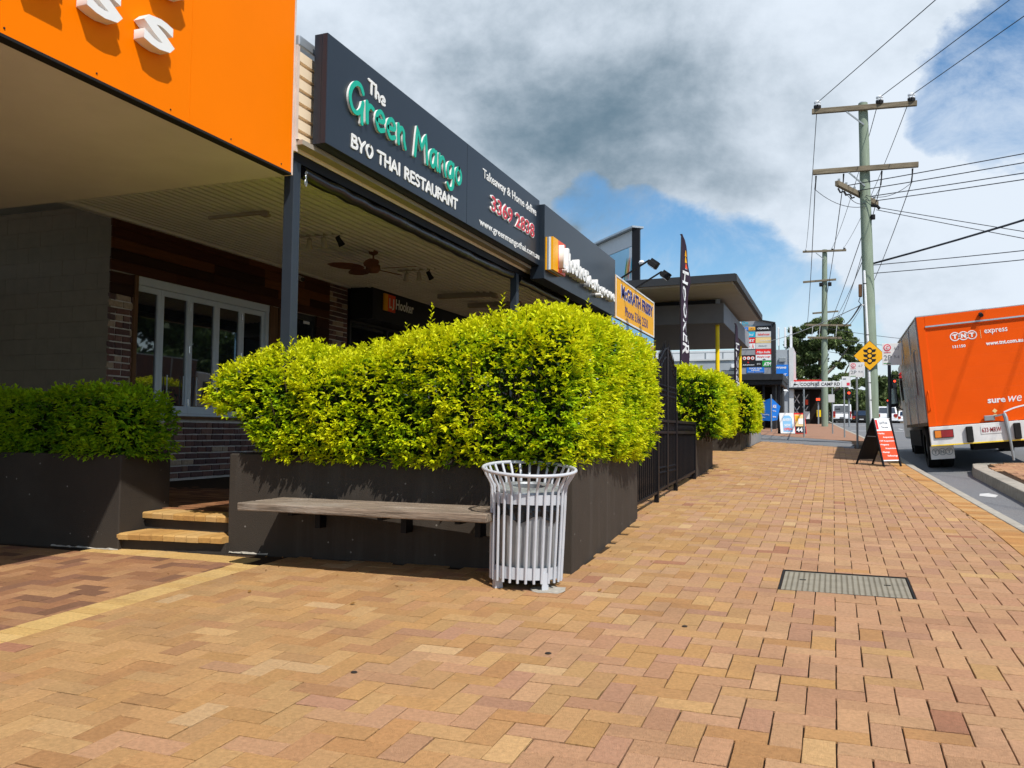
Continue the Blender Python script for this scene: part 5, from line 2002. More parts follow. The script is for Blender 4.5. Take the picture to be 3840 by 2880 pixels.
tile(xs0, xs1, *L_(3), 'sign_white', (('Parisian', 'sign_scarlet', .1, .62, .3, .6, 0, .2), ('A', 'sign_scarlet', .72, .9, .12, .85, 0, 0)))
tile(xs1, xs2, *L_(3), 'pale_build', (('beauty', 'sign_grey', .2, .75, .3, .7, 0, .2),))
tile(xs1, xs2, *L_(4), 'sign_red', (('Miss India', 'sign_white', .08, .93, .22, .62, .02, .3),))
p = tile(xs0, xs1, *L_(5), 'sign_black')
for k, ch in enumerate('BWS'):
    cx, cz = -3.98 + k * .19 + .02, (rows_z[5] + rows_z[6]) / 2 - .02
    MB().cyl((cx, PY - .031, cz), (cx, PY - .04, cz), .094, n=20).build('disc_ring', M['sign_scarlet'], p)
    MB().cyl((cx, PY - .0405, cz), (cx, PY - .046, cz), .074, n=20).build('disc', M['sign_white'], p)
    text(ch, 'lettering', M['sign_black'], p, (cx - .03, PY - .0465, cz - .035), (1, 0, 0), (0, 0, 1), .06, .07, .005, .04)
tile(xs1, xs2, *L_(5), 'sign_white', (('Shanghai Lodge', 'sign_red', .1, .93, .42, .8, .01, .25), ('ab', 'sign_black', .45, .65, .12, .32, .03, 0)))
tile(xs0, xs1, *L_(6), 'sign_black', (('delicatessen', 'sign_white', .05, .9, .25, .45, .02, 0), ('o', 'sign_red', .4, .52, .6, .85, .05, 0)))
tile(xs1, xs1 + .3, *L_(6), 'sign_black', (('24 hr', 'sign_white', .2, .8, .35, .6, .01, 0),))
tile(xs1 + .3, xs2, *L_(6), 'sign_green', (('ATM', 'sign_white', .15, .98, .15, .72, .05, .2),))
tile(-3.87, -3.04, 3.90, 4.17, 'sign_blue', (('SHOP FOR', 'sign_white', .15, .86, .66, .92, .03, 0), ('LEASE', 'sign_white', .28, .74, .36, .60, .03, 0), ('Please Contact', 'sign_white', .1, .92, .10, .24, .0, 0)), 'lease_panel')

ks = thing('corner_shop', 'black corner shop with a deep flat awning below the pylon sign', 'shop building', (-3.6, 44, g(44)))
MB().box(-8.0, -2.16, 41.2, 46, 3.52, 3.80).build('awning', M['roof_dark'], ks)
MB().box(-8.0, -2.19, 41.35, 46, 3.30, 3.518).build('awning_underside', M['sign_black'], ks)
MB().box(-8.0, -2.45, 44.6, 48, g(44) - .2, 3.3).build('wall', M['interior'], ks)
for x in (-3.05, -2.35):
    MB().box(x - .05, x + .05, 41.5, 41.6, g(41), 3.3).build('post', M['black_steel'], ks)
MB().box(-2.6, -2.3, 43.6, 44.58, g(44), 3.3).build('pillar', M['roof_dark'], ks)

gb = thing('grey_building', 'long pale grey two storey building behind the forecourt canopy', 'building', (-8, 60, g(60)))
MB().box(-20, -3.6, 60.0, 70, g(60) - .3, 6.05).build('wall', M['grey_build'], gb)
MB().box(-20, -3.55, 59.9, 60.0, 6.05, 6.15).build('ledge', M['pale_build'], gb)
MB().box(-20, -3.7, 61.5, 70, 6.05, 6.9).build('upper_wall', M['pale_build'], gb)
for x in (-10.6, -8.8, -7.2):
    fr = MB().box(x, x + .9, 59.93, 60.0, 4.9, 5.35).build('window', M['alu_dark'], gb)
    MB().box(x + .05, x + .85, 59.915, 59.93, 4.95, 5.3).build('pane', M['glass'], fr)
for x in (-9.6, -6.5):
    MB().box(x, x + .5, 59.6, 59.95, 5.5, 5.75).build('wall_lamp', M['sign_white'], gb)
for k in range(8):
    MB().box(-12 + k * 1.2, -11.9 + k * 1.2, 60.2, 60.3, 6.15, 6.6).build('railing_post', M['steel_grey'], gb)
MB().box(-12.2, -3.6, 60.22, 60.27, 6.6, 6.65).build('railing', M['steel_grey'], gb)

tw = thing('grey_tower', 'narrow grey block carrying phone antennas beside the pylon', 'building', (-3, 60, g(60)))
MB().box(-3.55, -2.72, 59.0, 63, g(60) - .2, 6.60).build('wall', M['grey_build'], tw)
MB().box(-2.70, -2.42, 58.9, 63, g(60) - .2, 6.72).build('pier', M['pale_build'], tw)
MB().box(-3.35, -2.9, 58.85, 58.95, 5.75, 6.1).build('roof_unit', M['steel_grey'], tw, bevel=.05)
for k, (x, z0, z1, w, lab) in enumerate(((-3.39, 6.9, 8.15, .09, 'slim white phone antenna, leftmost of the three by the pylon'), (-2.95, 6.8, 8.13, .13, 'white phone antenna, middle of the three by the pylon'), (-2.58, 6.75, 8.22, .16, 'widest white phone antenna, rightmost of the three by the pylon'))):
    t = thing('phone_antenna', lab, 'antenna', (x, 59.5, 6.6), 'phone antennas on the grey block')
    MB().box(x - w / 2, x + w / 2, 59.35, 59.48, z0, z1).build('panel', M['sign_white'], t, bevel=.02)
    MB().cyl((x + .03, 59.55, 6.0), (x + .03, 59.55, z1 - .1), .035).build('mast', M['steel_grey'], t)
bs = thing('shop_sign', 'blue shop sign with white italic lettering on the grey block', 'sign', (-3.1, 58.8, 5.2))
MB().box(-3.6, -2.74, 58.78, 58.86, 4.82, 5.58).build('panel', M['sign_blue'], bs)
text('grove', 'lettering', M['sign_white'], bs, (-3.55, 58.778, 5.25), (1, 0, 0), (0, 0, 1), .68, .2, .005, .03, .3)
text('PRINT', 'lettering', M['sign_white'], bs, (-3.45, 58.778, 4.86), (1, 0, 0), (0, 0, 1), .62, .13, .005, .03, .3)

rs = thing('red_fascia_shop', 'dark shop with a red fascia and a painted cross pattern on black doors', 'shop building', (-1.7, 60, g(60)))
MB().box(-2.72, -.62, 59.2, 66, 4.12, 4.58).build('fascia', M['sign_red'], rs)
MB().box(-2.70, -.64, 60.0, 66, g(60) - .2, 4.118).build('wall', M['interior'], rs)
MB().box(-2.7, -.64, 58.6, 60, 3.95, 4.05).build('awning', M['roof_dark'], rs)
dr = MB().box(-2.55, -1.45, 59.9, 59.99, g(60), 3.85).build('door', M['sign_black'], rs)
for cx in (-2.27, -1.73):
    for a in (R(60), R(120)):
        c, s = math.cos(a), math.sin(a)
        for cz in (2.55, 3.35):
            MB().obox((cx, 59.885, cz), (c * .34, 0, s * .34), (0, .004, 0), (-s * .028, 0, c * .028)).build('painted_stripe', M['sign_white' if cx < -2 else 'pale_build'], dr)
MB().box(-1.75, -1.46, 59.86, 59.895, 2.0, 2.5).build('poster', M['sign_white'], rs)
MB().box(-1.72, -1.55, 59.84, 59.858, 2.95, 3.3).build('poster', M['sign_scarlet'], rs)
MB().box(-1.0, -.75, 59.6, 59.9, 2.15, 2.6).build('yellow_box', M['yellow'], rs)
MB().lathe([(0, .3), (.28, 0), (.0, 0)], (-2.95, 57.5, 3.75), 12).build('awning_lamp', M['pale_build'], rs)
ll = thing('pedestrian_signal', 'small lit red pedestrian signal in front of the dark red-fascia shop', 'traffic signal', (-.9, 59, g(59)))
MB().box(-1.05, -.76, 58.9, 59.1, 3.10, 3.42).build('housing', M['sign_black'], ll, bevel=.03)
MB().box(-1.02, -.79, 58.88, 58.899, 3.2, 3.34).build('lens', M['signal_red'], ll)
MB().cyl((-.9, 59.1, g(59)), (-.9, 59.1, 3.1), .05).build('post', M['steel_grey'], ll)

# ------------------------------------------------------------------ sandwich boards and banners near the crossing
pn = thing('pentagon_banner', 'blue pentagon banner with white print hung on a slim steel pole', 'banner', (-2.35, 36, g(36)))
MB().cyl((-2.35, 36, g(36)), (-2.35, 36, 2.56), .03, n=10).build('pole', M['steel_grey'], pn)
MB().lathe([(0, .03), (.03, 0), (0, -.03)], (-2.35, 36, 2.57), 8).build('finial', M['chrome'], pn)
MB().prism([(-2.98, 36.25, 1.55), (-2.38, 35.98, 1.52), (-2.38, 35.98, 2.44), (-2.98, 36.25, 2.24)], (.004, .01, 0)).build('left_panel', M['sign_blue'], pn)
MB().prism([(-2.32, 35.98, 1.52), (-2.14, 36.3, 1.56), (-2.02, 36.42, 2.13), (-2.32, 35.98, 2.44)], (-.01, .01, 0)).build('right_panel', M['sign_blue'], pn)
lu = Vector((.60, -.27, 0)).normalized()
for s, f0, z0, w, h in (('Convenience', .06, 2.08, .36, .06), ('Parking', .06, 2.0, .26, .06), ('Free Parking', .16, 1.74, .44, .06), ('90 Mins', .16, 1.64, .26, .06)):
    text(s, 'lettering', M['sign_white'], pn, Vector((-2.98, 36.245, z0)) + lu * f0, lu, (0, 0, 1), w, h, .004, .02)
ru = Vector((.18, .32, 0)).normalized()
for s, z0, w, h in (('AGE', 2.05, .26, .13), ('Parking', 1.90, .24, .05), ('90 Min', 1.66, .24, .06)):
    text(s, 'lettering', M['sign_white'], pn, Vector((-2.31, 35.97, z0)) + ru * .03 - Vector((0, .012, 0)), ru, (0, 0, 1), w, h, .004, .02)


def aboard(name, label, fl, fr, bl, br, tl, tr, leg='black_steel', face='sign_white', mid=None):
    """sandwich board: front feet, back feet, ridge points"""
    t = thing(name, label, 'sandwich board', ((Vector(fl) + Vector(br)) / 2))
    for a, b, nm in ((fl, tl, 'front_leg'), (fr, tr, 'front_leg'), (bl, tl, 'back_leg'), (br, tr, 'back_leg')):
        MB().bar(a, b, .028, .028).build('leg', M[leg], t)
    return t


for (x0, x1, off, lab, kind) in ((-1.84, -1.33, .12, 'white sandwich board with blue panel reading now open, by the crossing', 0), (-1.32, -.93, .08, 'orange and black sandwich board with the number 44 beside the now open board', 1)):
    Y0 = 33.0
    z0, z1 = g(Y0), g(Y0) + .78
    tl, tr = Vector((x0 - .05, Y0 + .25, z1)), Vector((x1 - .05, Y0 + .25, z1))
    fl, fr = Vector((x0 + .02, Y0, z0)), Vector((x1 + .02, Y0, z0))
    bl, br = Vector((x0 - .12, Y0 + .5, z0)), Vector((x1 - .12, Y0 + .5, z0))
    t = thing('sandwich_board', lab, 'sandwich board', (x0, Y0 + .2, z0))
    u = (fr - fl).normalized()
    v = (tl - fl).normalized()
    n_ = u.cross(v)
    MB().prism([fl + v * .02, fr + v * .02, tr, tl], -n_ * .02).build('front_board', M['sign_white' if kind == 0 else 'sign_red'], t)
    MB().prism([bl, br, tr + Vector((0, .01, 0)), tl + Vector((0, .01, 0))], (0, .02, 0)).build('back_board', M['sign_black'], t)
    w = (fr - fl).length
    if kind == 0:
        P = [fl + u * (w * .2) + v * .08, fl + u * (w * .85) + v * .08, fl + u * (w * .85) + v * .62, fl + u * (w * .7) + v * .72, fl + u * (w * .35) + v * .72, fl + u * (w * .2) + v * .62]
        MB().prism([p + n_ * .002 for p in P], n_ * .003).build('blue_panel', M['sky_blue'], t)
        text('BAKERY', 'lettering', M['sign_white'], t, fl + u * (w * .24) + v * .5 + n_ * .006, u, v, w * .57, .11, .003, .03)
        text('NOW', 'lettering', M['sign_white'], t, fl + u * (w * .3) + v * .28 + n_ * .006, u, v, w * .42, .11, .003, .03)
        text('OPEN', 'lettering', M['sign_scarlet'], t, fl + u * (w * .24) + v * .13 + n_ * .006, u, v, w * .57, .11, .003, .03)
    else:
        q = lambda a, b, c, d, m_, k, nm: MB().prism([fl + u * (w * a) + v * c + n_ * k, fl + u * (w * b) + v * c + n_ * k, fl + u * (w * b) + v * d + n_ * k, fl + u * (w * a) + v * d + n_ * k], n_ * .003).build(nm, M[m_], t)
        q(.05, .95, .30, .76, 'sign_cream', .002, 'picture_panel')
        q(.1, .5, .5, .72, 'sign_amber', .006, 'picture_shape')
        q(.35, .8, .38, .6, 'sign_white', .010, 'picture_shape')
        q(.05, .95, .04, .295, 'sign_black', .002, 'price_panel')
        text('44', 'lettering', M['sign_white'], t, fl + u * (w * .12) + v * .08 + n_ * .006, u, v, w * .55, .17, .003, .03)
        text('99', 'lettering', M['sign_white'], t, fl + u * (w * .70) + v * .17 + n_ * .006, u, v, w * .2, .08, .003, .03)

# near red and white sandwich board
fl, fr, bl, br = Vector((.81, 15.97, g(15.97))), Vector((1.09, 16.15, g(16.15))), Vector((.38, 16.37, g(16.37))), Vector((.65, 16.50, g(16.5)))
tl, tr = Vector((.655, 16.17, 1.29)), Vector((.935, 16.34, 1.29))
t = thing('sandwich_board', 'tall red and white sandwich board listing massage services beside the kerb', 'sandwich board', (.74, 16.25, g(16.2)))
for a, b in ((fl, tl), (fr, tr), (bl, tl), (br, tr)):
    MB().bar(a, b, .026, .026).build('leg', M['black_steel'], t)
u = (fr - fl).normalized()
v = (tl - fl).normalized()
n_ = u.cross(v).normalized()
w, hgt = (fr - fl).length, (tl - fl).length
MB().prism([fl + v * .10, fr + v * .10, fr + v * hgt, fl + v * hgt], -n_ * .02).build('front_board', M['sign_white'], t)
vb = (tl - bl).normalized()
MB().prism([bl + vb * .10, br + vb * .10, tr - Vector((0, 0, .01)), tl - Vector((0, 0, .01))], (.01, .012, 0)).build('back_board', M['sign_black'], t)
MB().bar(bl.lerp(tl, .62), fl.lerp(tl, .62), .012, .012).build('stay', M['steel_grey'], t)
P = lambda a, b: fl + u * (w * a) + v * (hgt * b)
MB().prism([p + n_ * .001 for p in (P(.03, .14), P(.97, .14), P(.97, .735), P(.03, .735))], n_ * .003).build('red_panel', M['sign_scarlet'], t)
MB().prism([p + n_ * .001 for p in (P(.08, .77), P(.20, .77), P(.20, .97), P(.08, .97))], n_ * .003).build('emblem', M['sign_red'], t)
text('EastWest', 'lettering', M['sign_grey'], t, P(.28, .875) + n_ * .001, u, v, w * .52, hgt * .065, .003)
text('Therapies', 'lettering', M['sign_grey'], t, P(.36, .785) + n_ * .001, u, v, w * .42, hgt * .05, .003)
for k, (s, a, ww) in enumerate((('• Fertility', .06, .40), ('Acupuncture', .32, .62), ('• IVF Acupuncture', .06, .88), ('• Pregnancy', .06, .52), ('Acupuncture', .32, .62), ('• Massage', .06, .46), ('Reflexology', .36, .58))):
    text(s, 'lettering', M['sign_white'], t, P(a, .655 - .077 * k) + n_ * .0045, u, v, w * ww, hgt * .042, .003, .02)


# ------------------------------------------------------------------ street signs on poles
def sign_post(name, label, cat, x, y, ztop, r_=.03, mat_='steel_grey', group=None):
    t = thing(name, label, cat, (x, y, g(y)), group)
    MB().cyl((x, y, g(y) - .05), (x, y, ztop), r_, n=10).build('post', M[mat_], t, smooth=True)
    return t


def parking_plate(t, x0, x1, z0, z1, y, half=False):
    MB().box(x0, x1, y - .004, y, z0, z1).build('plate', M['sign_white'], t, bevel=.002)
    W_, H_ = x1 - x0, z1 - z0
    cx, cz = x0 + W_ * .26, z0 + H_ * .80
    MB().cyl((cx, y - .0045, cz), (cx, y - .008, cz), H_ * .16, n=20).build('ring', M['sign_pink'], t)
    MB().cyl((cx, y - .0085, cz), (cx, y - .011, cz), H_ * .115, n=20).build('ring_face', M['sign_white'], t)
    text('C', 'lettering', M['sign_pink'], t, (cx - H_ * .06, y - .0115, cz - H_ * .075), (1, 0, 0), (0, 0, 1), H_ * .12, H_ * .15, .003, .03)
    text('CLEARWAY', 'lettering', M['sign_pink'], t, (x0 + W_ * .08, y - .0045, z0 + H_ * .55), (1, 0, 0), (0, 0, 1), W_ * .36, H_ * .06, .003, .01)
    text('4-7', 'lettering', M['sign_grey'], t, (x0 + W_ * .6, y - .0045, z0 + H_ * .68), (1, 0, 0), (0, 0, 1), W_ * .28, H_ * .16, .003, 0)
    text('2P', 'lettering', M['sign_grey'], t, (x0 + W_ * .08, y - .0045, z0 + H_ * .22), (1, 0, 0), (0, 0, 1), W_ * .40, H_ * .24, .003, .01)
    text('9-4', 'lettering', M['sign_grey'], t, (x0 + W_ * .6, y - .0045, z0 + H_ * .30), (1, 0, 0), (0, 0, 1), W_ * .28, H_ * .14, .003, 0)
    MB().box(x0 + W_ * .06, x0 + W_ * .44, y - .007, y - .0045, z0 + H_ * .06, z0 + H_ * .09).build('arrow_bar', M['sign_green'], t)


t = sign_post('parking_sign', 'white two hour parking sign nearest the truck on a dark post', 'parking sign', 1.035, 18.0, 2.40, .032, 'post_steel', 'parking signs')
parking_plate(t, .91, 1.255, 2.36, 2.785, 17.96)
t = sign_post('parking_sign', 'white two hour parking sign on a thin grey post left of the big power pole', 'parking sign', .53, 21.5, 2.70, .025, 'steel_grey', 'parking signs')
parking_plate(t, .37, .70, 2.35, 2.70, 21.47)
t = sign_post('street_name_sign', 'white street name sign with a black arrow reading Coopers Camp Rd', 'street sign', -.88, 29, 2.50, .028)
MB().box(-1.28, .265, 28.94, 28.97, 2.515, 2.70).build('blade', M['sign_white'], t, bevel=.004)
text('COOPERS CAMP RD', 'lettering', M['sign_black'], t, (-.98, 28.939, 2.555), (1, 0, 0), (0, 0, 1), 1.20, .105, .003, .01)
MB().prism([(-1.20, 28.939, 2.607), (-1.13, 28.939, 2.65), (-1.13, 28.939, 2.62), (-1.06, 28.939, 2.62), (-1.06, 28.939, 2.594), (-1.13, 28.939, 2.594), (-1.13, 28.939, 2.564)], (0, -.003, 0)).build('arrow', M['sign_black'], t)
t = sign_post('small_sign', 'small white notice on a slim post at the right end of the street name sign', 'sign', .34, 29.2, 2.86, .025)
MB().box(.275, .535, 29.15, 29.17, 2.52, 2.86).build('plate', M['sign_white'], t)
MB().box(.42, .51, 29.145, 29.149, 2.57, 2.66).build('print', M['sign_pink'], t)
MB().box(.31, .40, 29.145, 29.149, 2.76, 2.80).build('print', M['sign_grey'], t)
t = sign_post('small_sign', 'bare grey sign post with a white plate seen edge on past the street name sign', 'sign', -.02, 34, 2.75, .025)
MB().box(-.16, .06, 33.95, 33.97, 2.2, 2.5).build('plate', M['pale_build'], t)

ws = thing('warning_sign', 'amber diamond traffic light warning sign on the big timber power pole', 'road sign', (.905, 23.80, 3.06))
c = Vector((.905, 23.78, 3.055))
hw = .395
MB().prism([c + Vector((a * hw, 0, b * hw)) for a, b in ((0, -1), (1, 0), (0, 1), (-1, 0))], (0, .006, 0)).build('border', M['sign_black'], ws)
MB().prism([c + Vector((a * hw * .965, -.002, b * hw * .965)) for a, b in ((0, -1), (1, 0), (0, 1), (-1, 0))], (0, -.002, 0)).build('face', M['sign_amber'], ws)
MB().prism([c + Vector((a, -.0045, b)) for a, b in ((-.055, -.20), (0, -.235), (.055, -.20), (.055, .18), (.03, .21), (-.03, .21), (-.055, .18))], (0, -.002, 0)).build('signal_symbol', M['sign_black'], ws)
for k in (-1, 0, 1):
    zc_ = k * .125 - .01
    for s in (-1, 1):
        MB().prism([c + Vector((a * s, -.0045, b + zc_)) for a, b in ((.056, -.04), (.135, -.02 + .0), (.155, .045), (.056, .045))][::s], (0, -.002, 0)).build('visor', M['sign_black'], ws)
    cc_ = c + Vector((0, 0, zc_))
    MB().cyl(cc_ + Vector((0, -.007, 0)), cc_ + Vector((0, -.009, 0)), .048, n=20).build('lamp_disc', M['sign_amber'], ws)


# ------------------------------------------------------------------ delivery truck
tk = thing('delivery_truck', 'orange box truck with white rear bumper leaning on the road camber at the kerb', 'truck', (1.59, 16.4, 0.81), rot=(0, R(-5.2), 0))
W_ = 2.25
k_ = dict(parent=tk, local=True)
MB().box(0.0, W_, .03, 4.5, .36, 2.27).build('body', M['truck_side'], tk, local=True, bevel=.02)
MB().box(-.008, W_ + .008, .0, 4.52, 2.271, 2.30).build('roof_rail', M['flashing'], tk, local=True, bevel=.008)
fr = MB()
fr.box(0.0, .125, -.012, .029, .34, 2.27)
fr.box(W_ - .125, W_, -.012, .029, .34, 2.27)
fr.box(.126, W_ - .126, -.012, .029, 2.10, 2.27)
rf = fr.build('rear_frame', M['truck_orange'], tk, local=True, bevel=.006)
MB().box(.126, W_ - .126, -.03, -.013, 2.075, 2.10).build('drip_rail', M['flashing'], rf, local=True)
dvs, dfs = [], []
nz_ = 9
mb = MB()
for i in range(nz_):
    z0 = .345 + i * (2.095 - .345) / nz_
    z1 = .345 + (i + 1) * (2.095 - .345) / nz_
    mb.add([(.127, .0092, z0), (W_ - .127, .0092, z0), (W_ - .127, .008, z0 + .004), (.127, .008, z0 + .004), (.127, .008, z1 - .003), (W_ - .127, .008, z1 - .003), (W_ - .127, .0092, z1), (.127, .0092, z1)], [(0, 1, 2, 3), (3, 2, 5, 4), (4, 5, 6, 7)])
door = mb.build('roller_door', M['truck_orange'], tk, local=True)
UX, UZ = (1, 0, 0), (0, 0, 1)


def tnt(par, x0, x1, zc, y, m_ring, m_txt, r):
    for k, ch in enumerate('TNT'):
        cx = x0 + r + (x1 - x0 - 2 * r) * k / 2
        mb = MB()
        n = 28
        vs = []
        for yy in (y, y - .004):
            for rr in (r, r * .80):
                vs += [(cx + rr * math.cos(2 * math.pi * i / n), yy, zc + rr * math.sin(2 * math.pi * i / n)) for i in range(n)]
        fs = []
        for i in range(n):
            j = (i + 1) % n
            fs += [(i, j, n + j, n + i), (2 * n + i, 3 * n + i, 3 * n + j, 2 * n + j), (i, 2 * n + i, 2 * n + j, j), (n + i, n + j, 3 * n + j, 3 * n + i)]
        mb.add(vs, fs)
        mb.build('logo_ring', M[m_ring], par, local=True)
        text(ch, 'lettering', M[m_txt], par, (cx - r * .5, y, zc - r * .5), UX, UZ, r, r, .004, .06, local=True)


tnt(door, .495, .915, 1.865, .0075, 'sign_white', 'sign_white', .078)
MB().box(.968, .974, .003, .0075, 1.79, 1.935).build('divider', M['sign_cream'], door, local=True)
text('express', 'lettering', M['sign_white'], door, (1.03, .0075, 1.835), UX, UZ, .35, .095, .004, .01, local=True)
text('131150', 'lettering', M['sign_white'], door, (.52, .0075, 1.665), UX, UZ, .20, .05, .004, .03, local=True)
text('www.tnt.com.au', 'lettering', M['sign_white'], door, (1.03, .0075, 1.655), UX, UZ, .56, .062, .004, .035, local=True)
text('sure', 'lettering', M['sign_white'], door, (.95, .0075, .665), UX, UZ, .27, .075, .004, .03, local=True)
text('we can', 'lettering', M['sign_white'], door, (1.26, .0075, .66), UX, UZ, .50, .10, .004, .0, .3, local=True)
mb = MB()
ribbon(mb, catmull([(1.18, .50), (1.35, .56), (1.6, .60), (1.95, .615)]), .012, 0, .004, np.array((0, .0075, 0.0)), np.array((1., 0, 0)), np.array((0, 0, 1.)), np.array((0, -1., 0)))
mb.build('underline', M['sign_white'], door, local=True)
MB().prism([(1.0, .0075, .53), (1.04, .0075, .57), (1.08, .0075, .53), (1.04, .0075, .49)], (0, -.003, 0)).build('hazard_label', M['sign_cream'], door, local=True)
MB().box(1.015, 1.065, .0045, .0075, .44, .475).build('label', M['sign_cream'], door, local=True)
MB().tube([(.055, -.012, .62), (.055, -.05, .66), (.055, -.05, .93), (.055, -.012, .97)], .010, 6).build('grab_handle', M['truck_orange'], tk, smooth=True, local=True)
MB().cyl((1.0, -.02, 2.20), (1.0, -.10, 2.17), .035).build('marker_lamp', M['chassis'], tk, local=True)
bp = MB().box(0, W_, -.06, .028, .0, .335).build('bumper', M['truck_white'], tk, local=True, bevel=.008)
MB().box(0, W_, -.066, -.061, .003, .022).build('reflective_strip', M['yellow'], bp, local=True)
for x0 in (.555, 1.27, 1.62):
    MB().box(x0, x0 + .105, -.12, -.061, .03, .30).build('rubber_buffer', M['rubber'], bp, local=True, bevel=.015)
for x0, s in ((.075, 1), (W_ - .355, -1)):
    lt = MB().box(x0 - .01, x0 + .29, -.075, -.061, .135, .275).build('tail_light', M['chassis'], tk, local=True)
    a, b = (x0, x0 + .095) if s > 0 else (x0 + .185, x0 + .28)
    MB().box(a, b, -.085, -.076, .145, .265).build('lens', M['lamp_amber'], lt, local=True)
    a, b = (x0 + .097, x0 + .28) if s > 0 else (x0, x0 + .183)
    MB().box(a, b, -.085, -.076, .145, .265).build('lens', M['lamp_red'], lt, local=True)
pl = MB().box(.785, 1.105, -.068, -.061, .155, .285).build('number_plate', M['truck_white'], tk, local=True)
text('633·MRW', 'lettering', M['lamp_red'], pl, (.80, -.0685, .178), UX, UZ, .29, .08, .003, .012, local=True)
lc = MB().box(.86, 1.02, -.05, -.013, .37, .46).build('door_latch', M['steel_grey'], tk, local=True, bevel=.01)
MB().bar((1.02, -.05, .44), (1.16, -.07, .46), .03, .03).build('latch_bar', M['steel_grey'], lc, local=True)
MB().tube([(1.16, -.07, .47), (1.17, -.10, .40), (1.20, -.10, .0), (1.215, -.09, -.32)], [.03, .035, .022, .020], 8).build('safety_chain', M['steel_grey'], lc, smooth=True, local=True)
for x0 in (.01, W_ - .39):
    fl_ = MB().box(x0, x0 + .38, .32, .335, -.24, -.005).build('mud_flap', M['truck_white'], tk, local=True, bevel=.006)
    if x0 < 1:
        tnt(fl_, .03, .37, -.11, .319, 'steel_grey', 'steel_grey', .062)
MB().box(.35, W_ - .35, .1, 6.2, .06, .34).build('chassis', M['chassis'], tk, local=True)
MB().box(.7, W_ - .7, .30, .75, -.12, .06).build('spare_wheel_carrier', M['chassis'], tk, local=True)


def wheel(par, x0, x1, y, z, r):
    c = (x0 + x1) / 2
    mb = MB()
    prof = [(r * .55, -(x1 - x0) / 2), (r * .94, -(x1 - x0) / 2), (r, -(x1 - x0) / 2 + .03), (r, (x1 - x0) / 2 - .03), (r * .94, (x1 - x0) / 2), (r * .55, (x1 - x0) / 2)]
    n = 28
    vs = [(c + d, y + q * math.cos(2 * math.pi * i / n), z + q * math.sin(2 * math.pi * i / n)) for q, d in prof for i in range(n)]
    fs = [(a * n + i, a * n + (i + 1) % n, (a + 1) * n + (i + 1) % n, (a + 1) * n + i) for a in range(5) for i in range(n)]
    mb.add(vs, fs)
    o = mb.build('wheel', M['rubber'], par, smooth=True, local=True)
    MB().cyl((x0 + .03, y, z), (x1 - .03, y, z), r * .56, n=20).build('rim', M['steel_grey'], o, local=True)


for x0 in (.03, W_ - .45):
    wheel(tk, x0, x0 + .20, 1.25, -.02, .41)
    wheel(tk, x0 + .22, x0 + .42, 1.25, -.02, .41)
    wheel(tk, x0 + .1, x0 + .32, 5.3, -.02, .41)
cab = MB()
cab.prism([(.06, 4.6, .1), (.06, 6.35, .1), (.06, 6.4, .9), (.06, 6.15, 1.85), (.06, 4.6, 1.95)], (W_ - .12, 0, 0))
cab.build('cab', M['truck_white'], tk, local=True, bevel=.05)
MB().box(.04, .056, 4.9, 5.8, 1.0, 1.65).build('side_window', M['glass'], tk, local=True)
mr = MB().tube([(.05, 5.9, 1.62), (-.08, 6.05, 1.66), (-.12, 6.06, 1.45), (-.10, 6.06, .9), (.05, 5.95, .8)], .014, 6).build('mirror_arm', M['black_steel'], tk, local=True)
MB().box(-.22, -.02, 6.01, 6.07, .88, 1.36).build('mirror_housing', M['black_steel'], mr, local=True, bevel=.03)
MB().box(-.195, -.045, 6.003, 6.009, .96, 1.33).build('mirror_glass', M['mirror'], mr, local=True)
# side panel fittings and print
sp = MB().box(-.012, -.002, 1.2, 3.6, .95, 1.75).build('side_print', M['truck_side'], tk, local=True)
for k, ch in enumerate('TNT'):
    text(ch, 'lettering', M['pale_build'], sp, (-.0125, 2.0 + .35 * (2 - k) + .3, 1.15), (0, -1, 0), UZ, .28, .35, .003, .04, local=True)
for y in (.14, 1.7, 3.4):
    MB().box(-.014, -.002, y, y + .05, .36, 2.26).build('side_post', M['flashing'], tk, local=True)
MB().box(-.014, -.002, .10, 4.45, .36, .42).build('side_rail', M['fence'], tk, local=True)
MB().box(.02, .06, 1.9, 4.3, -.02, .30).build('side_guard', M['chassis'], tk, local=True)
MB().tube([(-.02, .55, 1.75), (-.05, .55, 1.72), (-.05, .55, 1.35), (-.02, .55, 1.32)], .012, 6).build('side_handle', M['steel_grey'], tk, local=True)

# ------------------------------------------------------------------ power poles
pp = thing('power_pole', 'big grey green timber power pole with two long crossarms beside the kerb', 'power pole', (.97, 24, g(24)))
MB().tube([(.97, 24, g(24) - .3), (.945, 24, 3.0), (.90, 24, 5.2), (.855, 24, 7.5), (.85, 24, 8.6), (.83, 24, 9.82)], [.165, .155, .145, .132, .126, .118], 18).build('shaft', M['pole'], pp, smooth=True)
MB().lathe([(.0, .05), (.09, .035), (.12, 0)], (.83, 24, 9.82), 16).build('cap', M['flashing'], pp, smooth=True)


def crossarm(par, a, b, w=.10, h=.135, brace=None, pole_pt=None):
    o = MB().bar(a, b, w, h).build('crossarm', M['arm'], par, bevel=.008)
    if brace:
        MB().bar(brace[0], brace[1], .03, .035).build('brace', M['steel_grey'], o)
    return o


ca1 = crossarm(pp, (-.45, 23.83, 9.70), (2.12, 23.83, 9.60), brace=((.42, 23.80, 9.58), (.84, 23.86, 9.20)))
ca2 = crossarm(pp, (-.44, 23.82, 8.03), (2.13, 23.82, 7.98), brace=((.44, 23.79, 7.95), (.85, 23.86, 7.55)))
ca3 = crossarm(pp, (.15, 22.75, 7.38), (1.20, 25.3, 7.42))


